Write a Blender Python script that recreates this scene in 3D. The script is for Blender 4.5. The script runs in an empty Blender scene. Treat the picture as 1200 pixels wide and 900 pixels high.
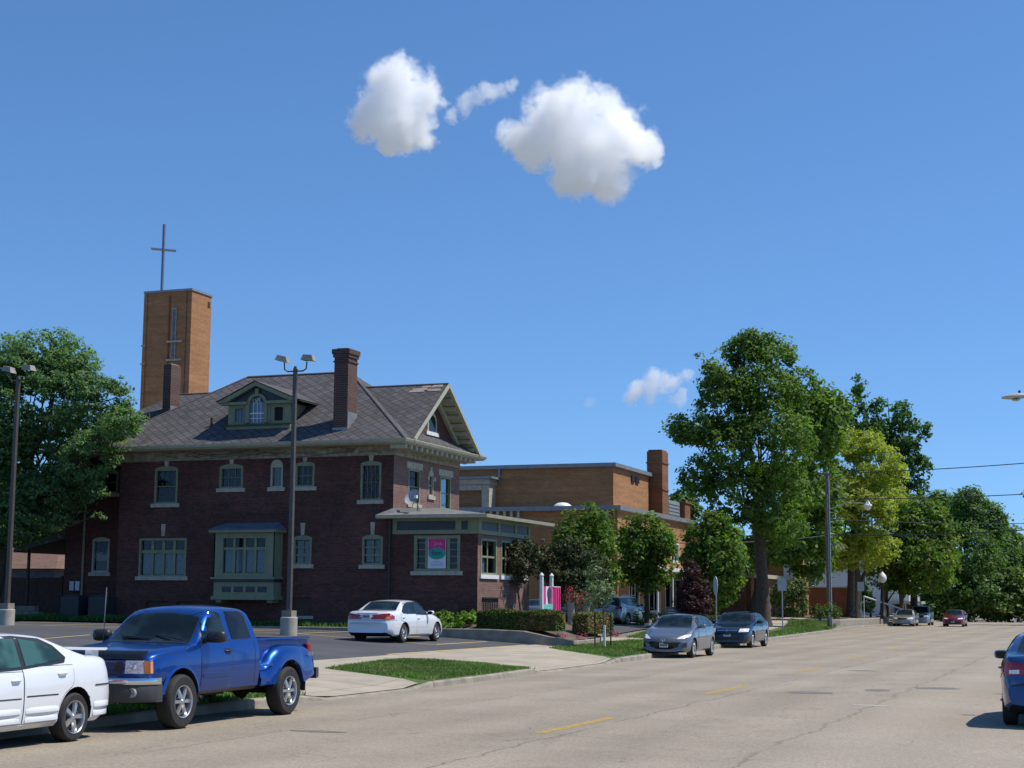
import bpy, math, random
import numpy as np
from mathutils import Vector, Matrix
from mathutils.bvhtree import BVHTree
from mathutils.geometry import delaunay_2d_cdt

SC = bpy.context.scene
COL = SC.collection
RAD = math.radians
rng = random.Random(7)

# ------------------------------------------------------------------ helpers
def tag(o, label=None, cat=None, group=None, kind=None):
    if label: o['label'] = label
    if cat: o['category'] = cat
    if group: o['group'] = group
    if kind: o['kind'] = kind
    return o

ORG = {}
def empty(name, loc=(0, 0, 0), rz=0.0, parent=None):
    o = bpy.data.objects.new(name, None)
    COL.objects.link(o)
    o.empty_display_size = 0.2
    o.location = loc
    o.rotation_euler = (0, 0, rz)
    return o

def thing(name, label, cat, loc=(0, 0, 0), rz=0.0, group=None):
    return tag(empty(name, loc, rz), label, cat, group)

def origin_of(parent):
    v = Vector((0, 0, 0))
    while parent is not None:
        v += Vector(parent.location)
        parent = parent.parent
    return v

class MB:
    """collects faces; build() makes ONE mesh object"""
    def __init__(self):
        self.v = []; self.f = []; self.m = []
    def add(self, vs, fs, mi=0):
        n = len(self.v)
        self.v.extend([tuple(p) for p in vs])
        for f in fs:
            self.f.append(tuple(i + n for i in f)); self.m.append(mi)
        return self
    def quad(self, a, b, c, d, mi=0):
        return self.add([a, b, c, d], [(0, 1, 2, 3)], mi)
    def box(self, x0, x1, y0, y1, z0, z1, mi=0):
        if x0 > x1: x0, x1 = x1, x0
        if y0 > y1: y0, y1 = y1, y0
        if z0 > z1: z0, z1 = z1, z0
        vs = [(x0, y0, z0), (x1, y0, z0), (x1, y1, z0), (x0, y1, z0), (x0, y0, z1), (x1, y0, z1), (x1, y1, z1), (x0, y1, z1)]
        return self.add(vs, [(0, 3, 2, 1), (4, 5, 6, 7), (0, 1, 5, 4), (1, 2, 6, 5), (2, 3, 7, 6), (3, 0, 4, 7)], mi)
    def bbox(self, x0, x1, y0, y1, z0, z1, b=0.02, mi=0):
        """box with chamfered vertical and top edges"""
        if x0 > x1: x0, x1 = x1, x0
        if y0 > y1: y0, y1 = y1, y0
        def ring(i, z):
            return [(x0 + i + b, y0 + i, z), (x1 - i - b, y0 + i, z), (x1 - i, y0 + i + b, z), (x1 - i, y1 - i - b, z),
                    (x1 - i - b, y1 - i, z), (x0 + i + b, y1 - i, z), (x0 + i, y1 - i - b, z), (x0 + i, y0 + i + b, z)]
        return self.rings([ring(0, z0), ring(0, z1 - b), ring(b, z1)], mi)
    def rings(self, R, mi=0, closed=True, caps=True):
        n = len(R[0]); base = []
        vs = [p for r in R for p in r]
        fs = []
        for k in range(len(R) - 1):
            for i in range(n if closed else n - 1):
                j = (i + 1) % n
                fs.append((k * n + i, k * n + j, (k + 1) * n + j, (k + 1) * n + i))
        if caps and closed:
            fs.append(tuple(range(n - 1, -1, -1)))
            fs.append(tuple((len(R) - 1) * n + i for i in range(n)))
        return self.add(vs, fs, mi)
    def tube(self, pts, r, n=8, mi=0, caps=True):
        pts = [Vector(p) for p in pts]
        rs = r if isinstance(r, (list, tuple)) else [r] * len(pts)
        R = []
        d0 = (pts[1] - pts[0]).normalized()
        a = d0.orthogonal().normalized()
        for i, p in enumerate(pts):
            if i == 0: d = pts[1] - pts[0]
            elif i == len(pts) - 1: d = pts[-1] - pts[-2]
            else: d = (pts[i + 1] - pts[i]).normalized() + (pts[i] - pts[i - 1]).normalized()
            d.normalize()
            a = (a - d * a.dot(d))
            if a.length < 1e-6: a = d.orthogonal()
            a.normalize()
            b = d.cross(a)
            R.append([tuple(p + (a * math.cos(t) + b * math.sin(t)) * rs[i]) for t in [2 * math.pi * k / n for k in range(n)]])
        return self.rings(R, mi, True, caps)
    def prism(self, poly, axis, a0, a1, mi=0):
        """extrude a 2D polygon; axis 0: (y,z) along x; 1: (x,z) along y; 2: (x,y) along z"""
        def P(p, t):
            if axis == 0: return (t, p[0], p[1])
            if axis == 1: return (p[0], t, p[1])
            return (p[0], p[1], t)
        return self.rings([[P(p, a0) for p in poly], [P(p, a1) for p in poly]], mi)
    def lathe(self, prof, center=(0, 0, 0), axis=2, n=24, mi=0, sy=1.0):
        R = []
        for (r, h) in prof:
            ring = []
            for k in range(n):
                t = 2 * math.pi * k / n
                c, s = r * math.cos(t), r * math.sin(t)
                if axis == 2: p = (center[0] + c, center[1] + s * sy, center[2] + h)
                elif axis == 0: p = (center[0] + h, center[1] + c, center[2] + s)
                else: p = (center[0] + c, center[1] + h, center[2] + s)
                ring.append(p)
            R.append(ring)
        return self.rings(R, mi, True, False)
    def build(self, name, mats, parent=None, smooth=False, angle=None, fix=True):
        org = origin_of(parent) if parent is not None else Vector((0, 0, 0))
        me = bpy.data.meshes.new(name)
        v = [(p[0] - org.x, p[1] - org.y, p[2] - org.z) for p in self.v]
        me.from_pydata(v, [], self.f)
        if not isinstance(mats, (list, tuple)): mats = [mats]
        for m in mats: me.materials.append(m)
        me.polygons.foreach_set('material_index', self.m)
        if fix: fix_normals(me)
        if smooth:
            me.polygons.foreach_set('use_smooth', [True] * len(me.polygons))
            me.set_sharp_from_angle(angle=RAD(angle if angle else 40))
        me.update()
        o = bpy.data.objects.new(name, me)
        COL.objects.link(o)
        if parent is not None: o.parent = parent
        return o
    def top(self, name, mats, label, cat, loc, group=None, smooth=False, kind=None):
        """a thing that is one mesh: vertices in world space, origin moved to loc"""
        o = self.build(name, mats, None, smooth)
        o.data.transform(Matrix.Translation(-Vector(loc)))
        o.location = loc
        return tag(o, label, cat, group, kind)

def fix_normals(me):
    import bmesh
    bm = bmesh.new(); bm.from_mesh(me)
    bmesh.ops.recalc_face_normals(bm, faces=bm.faces)
    bm.to_mesh(me); bm.free()

def structure(name, o_mb, mat, smooth=False):
    o = o_mb.build(name, mat, None, smooth, fix=False)
    o['kind'] = 'structure'
    return o

def lerp(a, b, t): return a + (b - a) * t
def interp(tab, x):
    if x <= tab[0][0]: return tab[0][1]
    for (a, va), (b, vb) in zip(tab, tab[1:]):
        if x <= b:
            return va if b == a else va + (vb - va) * (x - a) / (b - a)
    return tab[-1][1]
def sinterp(tab, x):
    """smooth (monotone cubic) interpolation"""
    n = len(tab)
    if x <= tab[0][0]: return tab[0][1]
    if x >= tab[-1][0]: return tab[-1][1]
    k = 0
    while x > tab[k + 1][0]: k += 1
    def sl(i): return (tab[i + 1][1] - tab[i][1]) / max(1e-6, tab[i + 1][0] - tab[i][0])
    def tan(i):
        if i == 0: return sl(0)
        if i == n - 1: return sl(n - 2)
        a, b = sl(i - 1), sl(i)
        if a * b <= 0: return 0
        return 2 * a * b / (a + b)
    h = tab[k + 1][0] - tab[k][0]; t = (x - tab[k][0]) / h
    m0, m1 = tan(k) * h, tan(k + 1) * h
    return (2*t**3 - 3*t**2 + 1) * tab[k][1] + (t**3 - 2*t*t + t) * m0 + (-2*t**3 + 3*t*t) * tab[k+1][1] + (t**3 - t*t) * m1

# ---------------------------------------------------------------- materials
MATS = {}
class NT:
    def __init__(self, name):
        self.m = bpy.data.materials.new(name); self.m.use_nodes = True
        self.t = self.m.node_tree; self.n = self.t.nodes; self.l = self.t.links
        self.b = self.n['Principled BSDF']
        self.tc = None
    def node(self, typ, **kw):
        x = self.n.new(typ)
        for k, v in kw.items(): setattr(x, k, v)
        return x
    def link(self, a, b): self.l.new(a, b)
    def coord(self, kind='Object'):
        if self.tc is None: self.tc = self.node('ShaderNodeTexCoord')
        return self.tc.outputs[kind]
    def noise(self, scale, detail=4, rough=0.55, vec=None, dist=0.0):
        x = self.node('ShaderNodeTexNoise')
        x.inputs['Scale'].default_value = scale; x.inputs['Detail'].default_value = detail
        x.inputs['Roughness'].default_value = rough; x.inputs['Distortion'].default_value = dist
        self.link(vec if vec is not None else self.coord(), x.inputs['Vector'])
        return x.outputs['Fac']
    def ramp(self, fac, stops):
        x = self.node('ShaderNodeValToRGB')
        cr = x.color_ramp
        while len(cr.elements) < len(stops): cr.elements.new(0.5)
        for e, (p, c) in zip(cr.elements, stops):
            e.position = p
            e.color = (c, c, c, 1) if isinstance(c, (int, float)) else (*c, 1)
        self.link(fac, x.inputs[0]); return x.outputs[0]
    def mix(self, fac, a, b, mode='MIX'):
        x = self.node('ShaderNodeMix', data_type='RGBA', blend_type=mode)
        for s, v in ((x.inputs[0], fac), (x.inputs[6], a), (x.inputs[7], b)):
            if hasattr(v, 'is_linked') or hasattr(v, 'node'): self.link(v, s)
            elif isinstance(v, (int, float)): s.default_value = v if s == x.inputs[0] else (v, v, v, 1)
            else: s.default_value = (*v, 1)
        return x.outputs[2]
    def math(self, op, a, b=None, c=None):
        x = self.node('ShaderNodeMath', operation=op)
        for s, v in zip(x.inputs, (a, b, c)):
            if v is None: continue
            if isinstance(v, (int, float)): s.default_value = v
            else: self.link(v, s)
        return x.outputs[0]
    def bump(self, h, strength=0.3, dist=0.01):
        x = self.node('ShaderNodeBump')
        x.inputs['Strength'].default_value = strength; x.inputs['Distance'].default_value = dist
        self.link(h, x.inputs['Height']); self.link(x.outputs[0], self.b.inputs['Normal'])
    def base(self, c):
        if isinstance(c, tuple): self.b.inputs['Base Color'].default_value = (*c, 1)
        else: self.link(c, self.b.inputs['Base Color'])
    def set(self, **kw):
        for k, v in kw.items():
            s = self.b.inputs[k.replace('_', ' ')]
            if isinstance(v, (int, float, tuple)): s.default_value = v
            else: self.link(v, s)
    def xz(self, sx=1.0, sz=1.0):
        """(x + y, z) in object space: for upright axis-aligned walls"""
        sep = self.node('ShaderNodeSeparateXYZ'); self.link(self.coord(), sep.inputs[0])
        u = self.math('ADD', sep.outputs[0], sep.outputs[1])
        cmb = self.node('ShaderNodeCombineXYZ')
        self.link(self.math('MULTIPLY', u, sx), cmb.inputs[0]); self.link(self.math('MULTIPLY', sep.outputs[2], sz), cmb.inputs[1])
        return cmb.outputs[0]

def simple(name, col, rough=0.6, var=0.12, scale=6.0, metal=0.0, bump=0.0, spec=None, coat=0.0):
    if name in MATS: return MATS[name]
    n = NT(name)
    f = n.noise(scale, 5)
    c = n.mix(n.ramp(f, [(0.3, 0.0), (0.7, 1.0)]), tuple(x * (1 - var) for x in col), tuple(min(1, x * (1 + var)) for x in col))
    n.base(c); n.set(Roughness=rough, Metallic=metal)
    if coat: n.set(Coat_Weight=coat, Coat_Roughness=0.03)
    if spec is not None: n.b.inputs['Specular IOR Level'].default_value = spec
    if bump: n.bump(n.noise(scale * 6, 4), bump, 0.01)
    MATS[name] = n.m
    return n.m

def paint(name, col, metal=0.0, rough=0.28, dirt=0.1, spec=0.5, coat=1.0):
    if name in MATS: return MATS[name]
    n = NT(name)
    f = n.noise(1.6, 5)
    sep = n.node('ShaderNodeSeparateXYZ'); n.link(n.coord(), sep.inputs[0])
    low = n.ramp(n.math('ADD', sep.outputs[2], n.math('MULTIPLY', f, 0.25)), [(0.25, 1.0), (0.62, 0.0)])
    c = n.mix(n.math('MULTIPLY', low, dirt), col, (0.22, 0.19, 0.15))
    n.base(c)
    n.set(Metallic=metal, Roughness=rough, Coat_Weight=coat, Coat_Roughness=0.04)
    n.b.inputs['Specular IOR Level'].default_value = spec
    if metal:
        n.set(Roughness=n.ramp(n.noise(900, 1), [(0.2, rough * 0.8), (0.8, rough * 1.2)]))
    MATS[name] = n.m
    return n.m

def brick(name, c1, c2, mortar, bw=0.215, bh=0.075, patch=0.35, mort=0.011, streak=(0.6, 0.6, 0.6), spots=None):
    n = NT(name)
    vec = n.xz()
    bt = n.node('ShaderNodeTexBrick')
    bt.inputs['Scale'].default_value = 1.0
    bt.inputs['Brick Width'].default_value = bw; bt.inputs['Row Height'].default_value = bh
    bt.inputs['Mortar Size'].default_value = mort; bt.inputs['Mortar Smooth'].default_value = 0.3
    bt.inputs['Bias'].default_value = 0.0
    bt.inputs['Color1'].default_value = (*c1, 1); bt.inputs['Color2'].default_value = (*c2, 1); bt.inputs['Mortar'].default_value = (*mortar, 1)
    n.link(vec, bt.inputs['Vector'])
    big = n.ramp(n.noise(0.35, 6, 0.65), [(0.3, 1 - patch), (0.7, 1 + patch * 0.4)])
    c = n.mix(1.0, bt.outputs['Color'], big, 'MULTIPLY')
    # horizontal bands where the courses weathered differently
    mp = n.node('ShaderNodeMapping'); mp.inputs['Scale'].default_value = (0.25, 0.25, 3.0); n.link(n.coord(), mp.inputs[0])
    band = n.ramp(n.noise(1.0, 5, 0.6, mp.outputs[0]), [(0.35, 0.82), (0.65, 1.1)])
    c = n.mix(1.0, c, band, 'MULTIPLY')
    mp2 = n.node('ShaderNodeMapping'); mp2.inputs['Scale'].default_value = (2.2, 2.2, 0.16); n.link(n.coord(), mp2.inputs[0])
    st = n.ramp(n.noise(1.0, 4, 0.6, mp2.outputs[0]), [(0.56, 0.0), (0.8, 0.5)])
    c = n.mix(st, c, streak)
    fine = n.ramp(n.noise(14, 3), [(0.3, 0.85), (0.7, 1.12)])
    c = n.mix(1.0, c, fine, 'MULTIPLY')
    if spots: c = n.mix(n.ramp(n.noise(9, 5, 0.7), [(0.58, 0.0), (0.66, 0.7)]), c, spots)
    n.base(c); n.set(Roughness=0.9)
    n.bump(bt.outputs['Fac'], -0.35, 0.01)
    MATS[name] = n.m
    return n.m

def M_(k): return MATS[k]

brick('house_brick', (0.06, 0.019, 0.016), (0.145, 0.044, 0.034), (0.12, 0.075, 0.06), 0.21, 0.07, 0.48, 0.009, (0.04, 0.03, 0.028), (0.15, 0.06, 0.045))
brick('sunlit_brick', (0.16, 0.07, 0.055), (0.24, 0.12, 0.095), (0.26, 0.18, 0.15), 0.21, 0.075, 0.3, 0.014, (0.1, 0.06, 0.05), (0.3, 0.2, 0.17))  # house brick lightened on the east walls: the sunlight is put into its colour
brick('chimney_brick', (0.075, 0.026, 0.02), (0.115, 0.042, 0.032), (0.17, 0.12, 0.1), 0.21, 0.075, 0.3, 0.016, (0.04, 0.028, 0.026))
brick('orange_brick', (0.36, 0.158, 0.058), (0.45, 0.21, 0.082), (0.34, 0.21, 0.12), 0.3, 0.1, 0.16, 0.01, (0.3, 0.15, 0.07))
brick('dark_orange_brick', (0.2, 0.075, 0.03), (0.27, 0.1, 0.04), (0.2, 0.11, 0.06), 0.3, 0.1, 0.2, 0.012, (0.15, 0.08, 0.045))
simple('stone_trim', (0.42, 0.38, 0.30), 0.85, 0.2, 5, bump=0.3)
simple('green_trim', (0.215, 0.235, 0.14), 0.6, 0.12, 4)
simple('cream_trim', (0.40, 0.39, 0.29), 0.6, 0.14, 5)
simple('dark_panel', (0.035, 0.045, 0.06), 0.5, 0.2, 3)
simple('white_paint', (0.72, 0.72, 0.7), 0.5, 0.06, 5)
simple('black_plastic', (0.018, 0.018, 0.02), 0.45, 0.15, 20)
simple('rubber', (0.022, 0.021, 0.02), 0.8, 0.25, 12, bump=0.2)
simple('chrome', (0.75, 0.76, 0.78), 0.14, 0.03, 8, metal=1.0)
simple('alloy', (0.55, 0.56, 0.58), 0.3, 0.06, 8, metal=0.85)
simple('dark_metal', (0.10, 0.085, 0.07), 0.5, 0.15, 9, metal=0.3)
simple('galvanised', (0.42, 0.44, 0.46), 0.45, 0.12, 8, metal=0.5)
simple('grey_flashing', (0.25, 0.27, 0.29), 0.5, 0.15, 3, metal=0.3)
simple('concrete', (0.40, 0.36, 0.30), 0.9, 0.16, 3.5, bump=0.3)
simple('old_concrete', (0.27, 0.24, 0.19), 0.92, 0.28, 2.2, bump=0.4)
simple('bark', (0.075, 0.058, 0.042), 0.95, 0.4, 7, bump=0.8)
simple('grey_bark', (0.11, 0.095, 0.078), 0.95, 0.35, 7, bump=0.8)
simple('pole_wood', (0.17, 0.14, 0.115), 0.9, 0.3, 5, bump=0.6)
simple('fence_wood', (0.085, 0.042, 0.032), 0.85, 0.3, 5, bump=0.4)
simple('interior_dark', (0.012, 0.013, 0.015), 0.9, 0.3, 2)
simple('curtain', (0.72, 0.75, 0.8), 0.9, 0.2, 9)
simple('pink_print', (0.62, 0.035, 0.19), 0.6, 0.25, 7)
simple('teal_print', (0.02, 0.32, 0.27), 0.6, 0.1, 7)
simple('print_white', (0.66, 0.7, 0.76), 0.6, 0.05, 7)
simple('ink', (0.03, 0.04, 0.07), 0.6, 0.1, 7)
simple('plate_white', (0.55, 0.58, 0.62), 0.5, 0.1, 30)
simple('bed_wood', (0.14, 0.10, 0.07), 0.9, 0.4, 2.5, bump=0.5)

def glass_mats():
    n = NT('window_glass')          # see-through house pane with sky reflections
    n.t.nodes.remove(n.b)
    out = n.n['Material Output']
    tr = n.node('ShaderNodeBsdfTransparent'); tr.inputs[0].default_value = (0.42, 0.5, 0.52, 1)
    gl = n.node('ShaderNodeBsdfGlossy'); gl.inputs['Roughness'].default_value = 0.03
    gl.inputs[0].default_value = (0.9, 0.95, 1, 1)
    bp = n.node('ShaderNodeBump'); bp.inputs['Strength'].default_value = 0.03; bp.inputs['Distance'].default_value = 0.03
    n.link(n.noise(1.3, 2), bp.inputs['Height']); n.link(bp.outputs[0], gl.inputs['Normal'])
    fr = n.node('ShaderNodeFresnel'); fr.inputs[0].default_value = 1.5
    f = n.math('ADD', n.math('MULTIPLY', fr.outputs[0], 0.3), 0.02)
    mx = n.node('ShaderNodeMixShader'); n.link(f, mx.inputs[0]); n.link(tr.outputs[0], mx.inputs[1]); n.link(gl.outputs[0], mx.inputs[2])
    n.link(mx.outputs[0], out.inputs[0]); MATS['window_glass'] = n.m
    for nm, c in (('car_glass', (0.006, 0.011, 0.012)), ('tinted_glass', (0.004, 0.005, 0.007)), ('pale_car_glass', (0.018, 0.045, 0.042))):
        n = NT(nm)
        v = n.noise(2.2, 2, 0.5)
        n.base(n.mix(n.ramp(v, [(0.45, 0.0), (0.6, 1.0)]), c, tuple(x * 2.6 for x in c)))
        n.set(Roughness=0.04, IOR=1.4)
        MATS[nm] = n.m
    for nm, c, r in (('lamp_clear', (0.85, 0.86, 0.88), 0.1), ('lamp_red', (0.35, 0.008, 0.01), 0.08), ('lamp_amber', (0.8, 0.22, 0.01), 0.1), ('flood_glass', (0.32, 0.33, 0.33), 0.1)):
        n = NT(nm)
        vor = n.node('ShaderNodeTexVoronoi'); vor.inputs['Scale'].default_value = 22; n.link(n.coord(), vor.inputs['Vector'])
        n.base(n.mix(n.ramp(vor.outputs['Distance'], [(0.1, 0.0), (0.6, 1.0)]), tuple(x * 0.6 for x in c), c))
        n.set(Roughness=r, Coat_Weight=1.0, Coat_Roughness=0.02, Metallic=0.0)
        MATS[nm] = n.m
glass_mats()

def roof_mat(name, c1, c2, dia=True):
    n = NT(name)
    sep = n.node('ShaderNodeSeparateXYZ'); n.link(n.coord(), sep.inputs[0])
    # diamond shingles: rotate (x+y, z*k) by 45 degrees and use a square brick pattern
    u = n.math('ADD', sep.outputs[0], sep.outputs[1] if not dia else n.math('MULTIPLY', sep.outputs[1], 1.0))
    w = n.math('MULTIPLY', sep.outputs[2], 1.95)
    nx = n.math('SUBTRACT', sep.outputs[0], 0.0)
    geo = n.node('ShaderNodeNewGeometry')
    sn = n.node('ShaderNodeSeparateXYZ'); n.link(geo.outputs['True Normal'], sn.inputs[0])
    ax = n.math('GREATER_THAN', n.math('ABSOLUTE', sn.outputs[0]), n.math('ABSOLUTE', sn.outputs[1]))
    uu = n.node('ShaderNodeMix', data_type='FLOAT'); n.link(ax, uu.inputs[0]); n.link(sep.outputs[0], uu.inputs[2]); n.link(sep.outputs[1], uu.inputs[3])
    # the diamonds are wider than high
    a = n.math('ADD', n.math('MULTIPLY', uu.outputs[0], .96), w); b = n.math('SUBTRACT', n.math('MULTIPLY', uu.outputs[0], .96), w)
    cmb = n.node('ShaderNodeCombineXYZ'); n.link(a, cmb.inputs[0]); n.link(b, cmb.inputs[1])
    bt = n.node('ShaderNodeTexBrick'); bt.offset = 0.0
    bt.inputs['Scale'].default_value = 1.0; bt.inputs['Brick Width'].default_value = 0.44; bt.inputs['Row Height'].default_value = 0.44
    bt.inputs['Mortar Size'].default_value = 0.026; bt.inputs['Mortar Smooth'].default_value = 0.3
    bt.inputs['Color1'].default_value = (*c1, 1); bt.inputs['Color2'].default_value = (*c2, 1); bt.inputs['Mortar'].default_value = (0.02, 0.018, 0.02, 1)
    n.link(cmb.outputs[0], bt.inputs['Vector'])
    big = n.ramp(n.noise(0.5, 6, 0.7), [(0.3, 0.72), (0.7, 1.15)])
    c = n.mix(1.0, bt.outputs['Color'], big, 'MULTIPLY')
    c = n.mix(n.ramp(n.noise(2.2, 5, 0.7), [(0.55, 0.0), (0.75, 0.5)]), c, (0.15, 0.135, 0.13))
    n.base(c); n.set(Roughness=0.92); n.bump(bt.outputs['Fac'], -0.5, 0.02)
    MATS[name] = n.m
roof_mat('shingles', (0.07, 0.064, 0.067), (0.11, 0.102, 0.104))
# ---------------------------------------------------------------- terrain
KL = [(-60, -13.7), (24, -13.7), (34, -13.6), (50, -14.2), (83, -15.9), (110, -17.2), (125, -18.2), (143, -17.7), (170, -17.2), (200, -17)]
KR = 0.75
def kx(y): return interp(KL, y)
LOT = [(-300, 2.0), (-60, 1.0), (-38.5, 0.84), (-27, 0.66), (-23, 0.44), (-19.6, 0.24), (-17.5, 0.19), (-13.0, 0.15)]
def sstep(a, b, t):
    t = max(0, min(1, (t - a) / (b - a))); return t * t * (3 - 2 * t)
def h(x, y):
    k = kx(y)
    if x > k: return 0.0 if x < KR else 0.15
    z = interp(LOT, x if y < 60 else lerp(x, x - (k + 14.2), sstep(60, 90, y)))
    if 24 < y < 50:      # the two aprons ramp down to the gutter
        ap = max(sstep(25.6, 27.2, y) * (1 - sstep(30.4, 31.8, y)), sstep(38.4, 40, y) * (1 - sstep(45.6, 47.4, y)))
        z -= 0.125 * ap * (1 - sstep(0.0, 2.2, k - x))
    z += 0.5 * sstep(96, 124, y) * max(0, min(1, (k - 0.25 - x) / 2.2)) * (1 - sstep(160, 172, y))
    return z

def drape(poly, off, res):
    """polygon draped over the terrain, as vertices and faces"""
    P = [Vector(p) for p in poly]
    pts = []; n = len(P)
    for i in range(n):
        a, b = P[i], P[(i + 1) % n]
        k = max(1, int((b - a).length / res))
        for j in range(k): pts.append(a.lerp(b, j / k))
    ne = len(pts)
    edges = [(i, (i + 1) % ne) for i in range(ne)]
    x0, x1 = min(p.x for p in P), max(p.x for p in P); y0, y1 = min(p.y for p in P), max(p.y for p in P)
    def inside(x, y):
        c = False
        for i in range(n):
            a, b = P[i], P[(i + 1) % n]
            if (a.y > y) != (b.y > y) and x < (b.x - a.x) * (y - a.y) / (b.y - a.y) + a.x: c = not c
        return c
    ix = int((x1 - x0) / res) + 1; iy = int((y1 - y0) / res) + 1
    for i in range(ix + 1):
        for j in range(iy + 1):
            x, y = x0 + (i + .37) * res, y0 + (j + .41) * res
            if inside(x, y): pts.append(Vector((x, y)))
    vs, _, fs, _, _, _ = delaunay_2d_cdt(pts, edges, [], 1, 1e-4)
    return [(v.x, v.y, h(v.x, v.y) + off) for v in vs], [tuple(f) for f in fs], inside

def sheet(name, poly, off, mat, res=1.5, kind='structure'):
    vs, fs, _ = drape(poly, off, res)
    mb = MB(); mb.add(vs, fs)
    o = mb.build(name, mat, None, True, 60, fix=True)
    # all faces upward
    me = o.data
    if me.polygons and sum(p.normal.z for p in me.polygons) < 0:
        me.flip_normals()
    o['kind'] = kind
    return o

def road_mat():
    n = NT('road_surface')
    v = n.coord()
    agg = n.mix(0.7, n.ramp(n.noise(26, 4, 0.8), [(0.3, 0.6), (0.5, 1.0), (0.72, 1.45)]), n.ramp(n.noise(9, 5, 0.85), [(0.3, 0.7), (0.5, 1.0), (0.72, 1.35)]), 'MULTIPLY')
    agg2 = n.ramp(n.noise(120, 2, 0.7), [(0.3, 0.6), (0.7, 1.35)])
    base = n.mix(n.ramp(n.noise(0.22, 6, 0.65), [(0.35, 0), (0.65, 1)]), (0.255, 0.214, 0.158), (0.325, 0.275, 0.205))
    c = n.mix(1.0, base, agg, 'MULTIPLY'); c = n.mix(0.6, c, agg2, 'MULTIPLY')
    # wheel paths and lane seams run along the road
    sep = n.node('ShaderNodeSeparateXYZ'); n.link(v, sep.inputs[0])
    wob = n.math('MULTIPLY', n.math('SUBTRACT', n.noise(0.12, 3), 0.5), 1.2)
    x = n.math('ADD', sep.outputs[0], wob)
    wv = n.math('SINE', n.math('MULTIPLY', x, 3.45))
    c = n.mix(1.0, c, n.ramp(n.math('ADD', n.math('MULTIPLY', wv, 0.5), 0.5), [(0.0, 0.93), (1.0, 1.05)]), 'MULTIPLY')
    def seam(x0, w, wobs, amp, thr=0.5):
        nz = n.math('MULTIPLY', n.math('SUBTRACT', n.noise(wobs, 5, 0.7), 0.5), amp)
        d = n.math('ABSOLUTE', n.math('SUBTRACT', n.math('ADD', sep.outputs[0], nz), x0))
        line = n.ramp(n.math('DIVIDE', d, w), [(0.0, 1.0), (1.0, 0.0)])
        br = n.ramp(n.noise(0.35, 3), [(thr - 0.08, 0.0), (thr + 0.08, 1.0)])
        return n.math('MULTIPLY', line, br)
    dark = (0.075, 0.066, 0.058)
    c = n.mix(n.math('MULTIPLY', seam(-7.2, 0.04, 0.6, 0.6, 0.4), 0.6), c, dark)
    c = n.mix(n.math('MULTIPLY', seam(-4.1, 0.05, 0.9, 0.7, 0.35), 0.75), c, dark)
    c = n.mix(n.math('MULTIPLY', seam(-11.0, 0.03, 0.8, 0.5, 0.45), 0.7), c, dark)
    # hairline cracks
    mp = n.node('ShaderNodeMapping'); mp.inputs['Scale'].default_value = (0.8, 0.42, 1); n.link(v, mp.inputs[0])
    dz = n.node('ShaderNodeMix', data_type='RGBA'); dz.inputs[0].default_value = 0.32
    nn = n.node('ShaderNodeTexNoise'); nn.inputs['Scale'].default_value = 1.8; nn.inputs['Detail'].default_value = 6; n.link(v, nn.inputs['Vector'])
    n.link(mp.outputs[0], dz.inputs[6]); n.link(nn.outputs['Color'], dz.inputs[7])
    vo = n.node('ShaderNodeTexVoronoi', feature='DISTANCE_TO_EDGE'); vo.inputs['Scale'].default_value = 1.1; n.link(dz.outputs[2], vo.inputs['Vector'])
    cr = n.ramp(vo.outputs['Distance'], [(0.0, 1.0), (0.008, 0.0)])
    msk = n.ramp(n.noise(0.3, 4, 0.6), [(0.46, 0.0), (0.58, 1.0)])
    c = n.mix(n.math('MULTIPLY', n.math('MULTIPLY', cr, msk), 0.62), c, dark)
    # band of alligator cracking in the near lanes
    vo2 = n.node('ShaderNodeTexVoronoi', feature='DISTANCE_TO_EDGE'); vo2.inputs['Scale'].default_value = 3.6; n.link(dz.outputs[2], vo2.inputs['Vector'])
    cr2 = n.ramp(vo2.outputs['Distance'], [(0.0, 1.0), (0.03, 0.0)])
    bx = n.math('ABSOLUTE', n.math('ADD', sep.outputs[0], n.math('ADD', n.math('MULTIPLY', n.noise(0.25, 3), 1.6), 4.4)))
    bm_ = n.math('MULTIPLY', n.ramp(n.math('DIVIDE', bx, 1.7), [(0.25, 1.0), (1.0, 0.0)]), n.ramp(n.noise(0.8, 4, 0.7), [(0.44, 0.0), (0.58, 1.0)]))
    c = n.mix(n.math('MULTIPLY', n.math('MULTIPLY', cr2, bm_), 0.6), c, dark)
    # oil drips and old patches
    c = n.mix(n.ramp(n.noise(0.9, 5, 0.75), [(0.6, 0.0), (0.72, 0.45)]), c, (0.14, 0.122, 0.102))
    # light worn area near the right side
    c = n.mix(n.math('MULTIPLY', n.ramp(sep.outputs[0], [(0.0, 0.0), (1.0, 1.0)]), 0.0), c, c)
    xs = n.math('DIVIDE', n.math('ADD', n.math('ADD', sep.outputs[0], n.math('MULTIPLY', n.noise(0.5, 5), 2.0)), 4.6), 2.2)
    c = n.mix(n.math('MULTIPLY', n.ramp(xs, [(0.0, 0.0), (1.0, 1.0)]), 0.4), c, n.mix(1.0, agg, (0.35, 0.3, 0.235), 'MULTIPLY'))
    n.base(c); n.set(Roughness=0.93)
    n.bump(n.noise(30, 4, 0.7), 0.5, 0.012)
    return n.m

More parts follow.
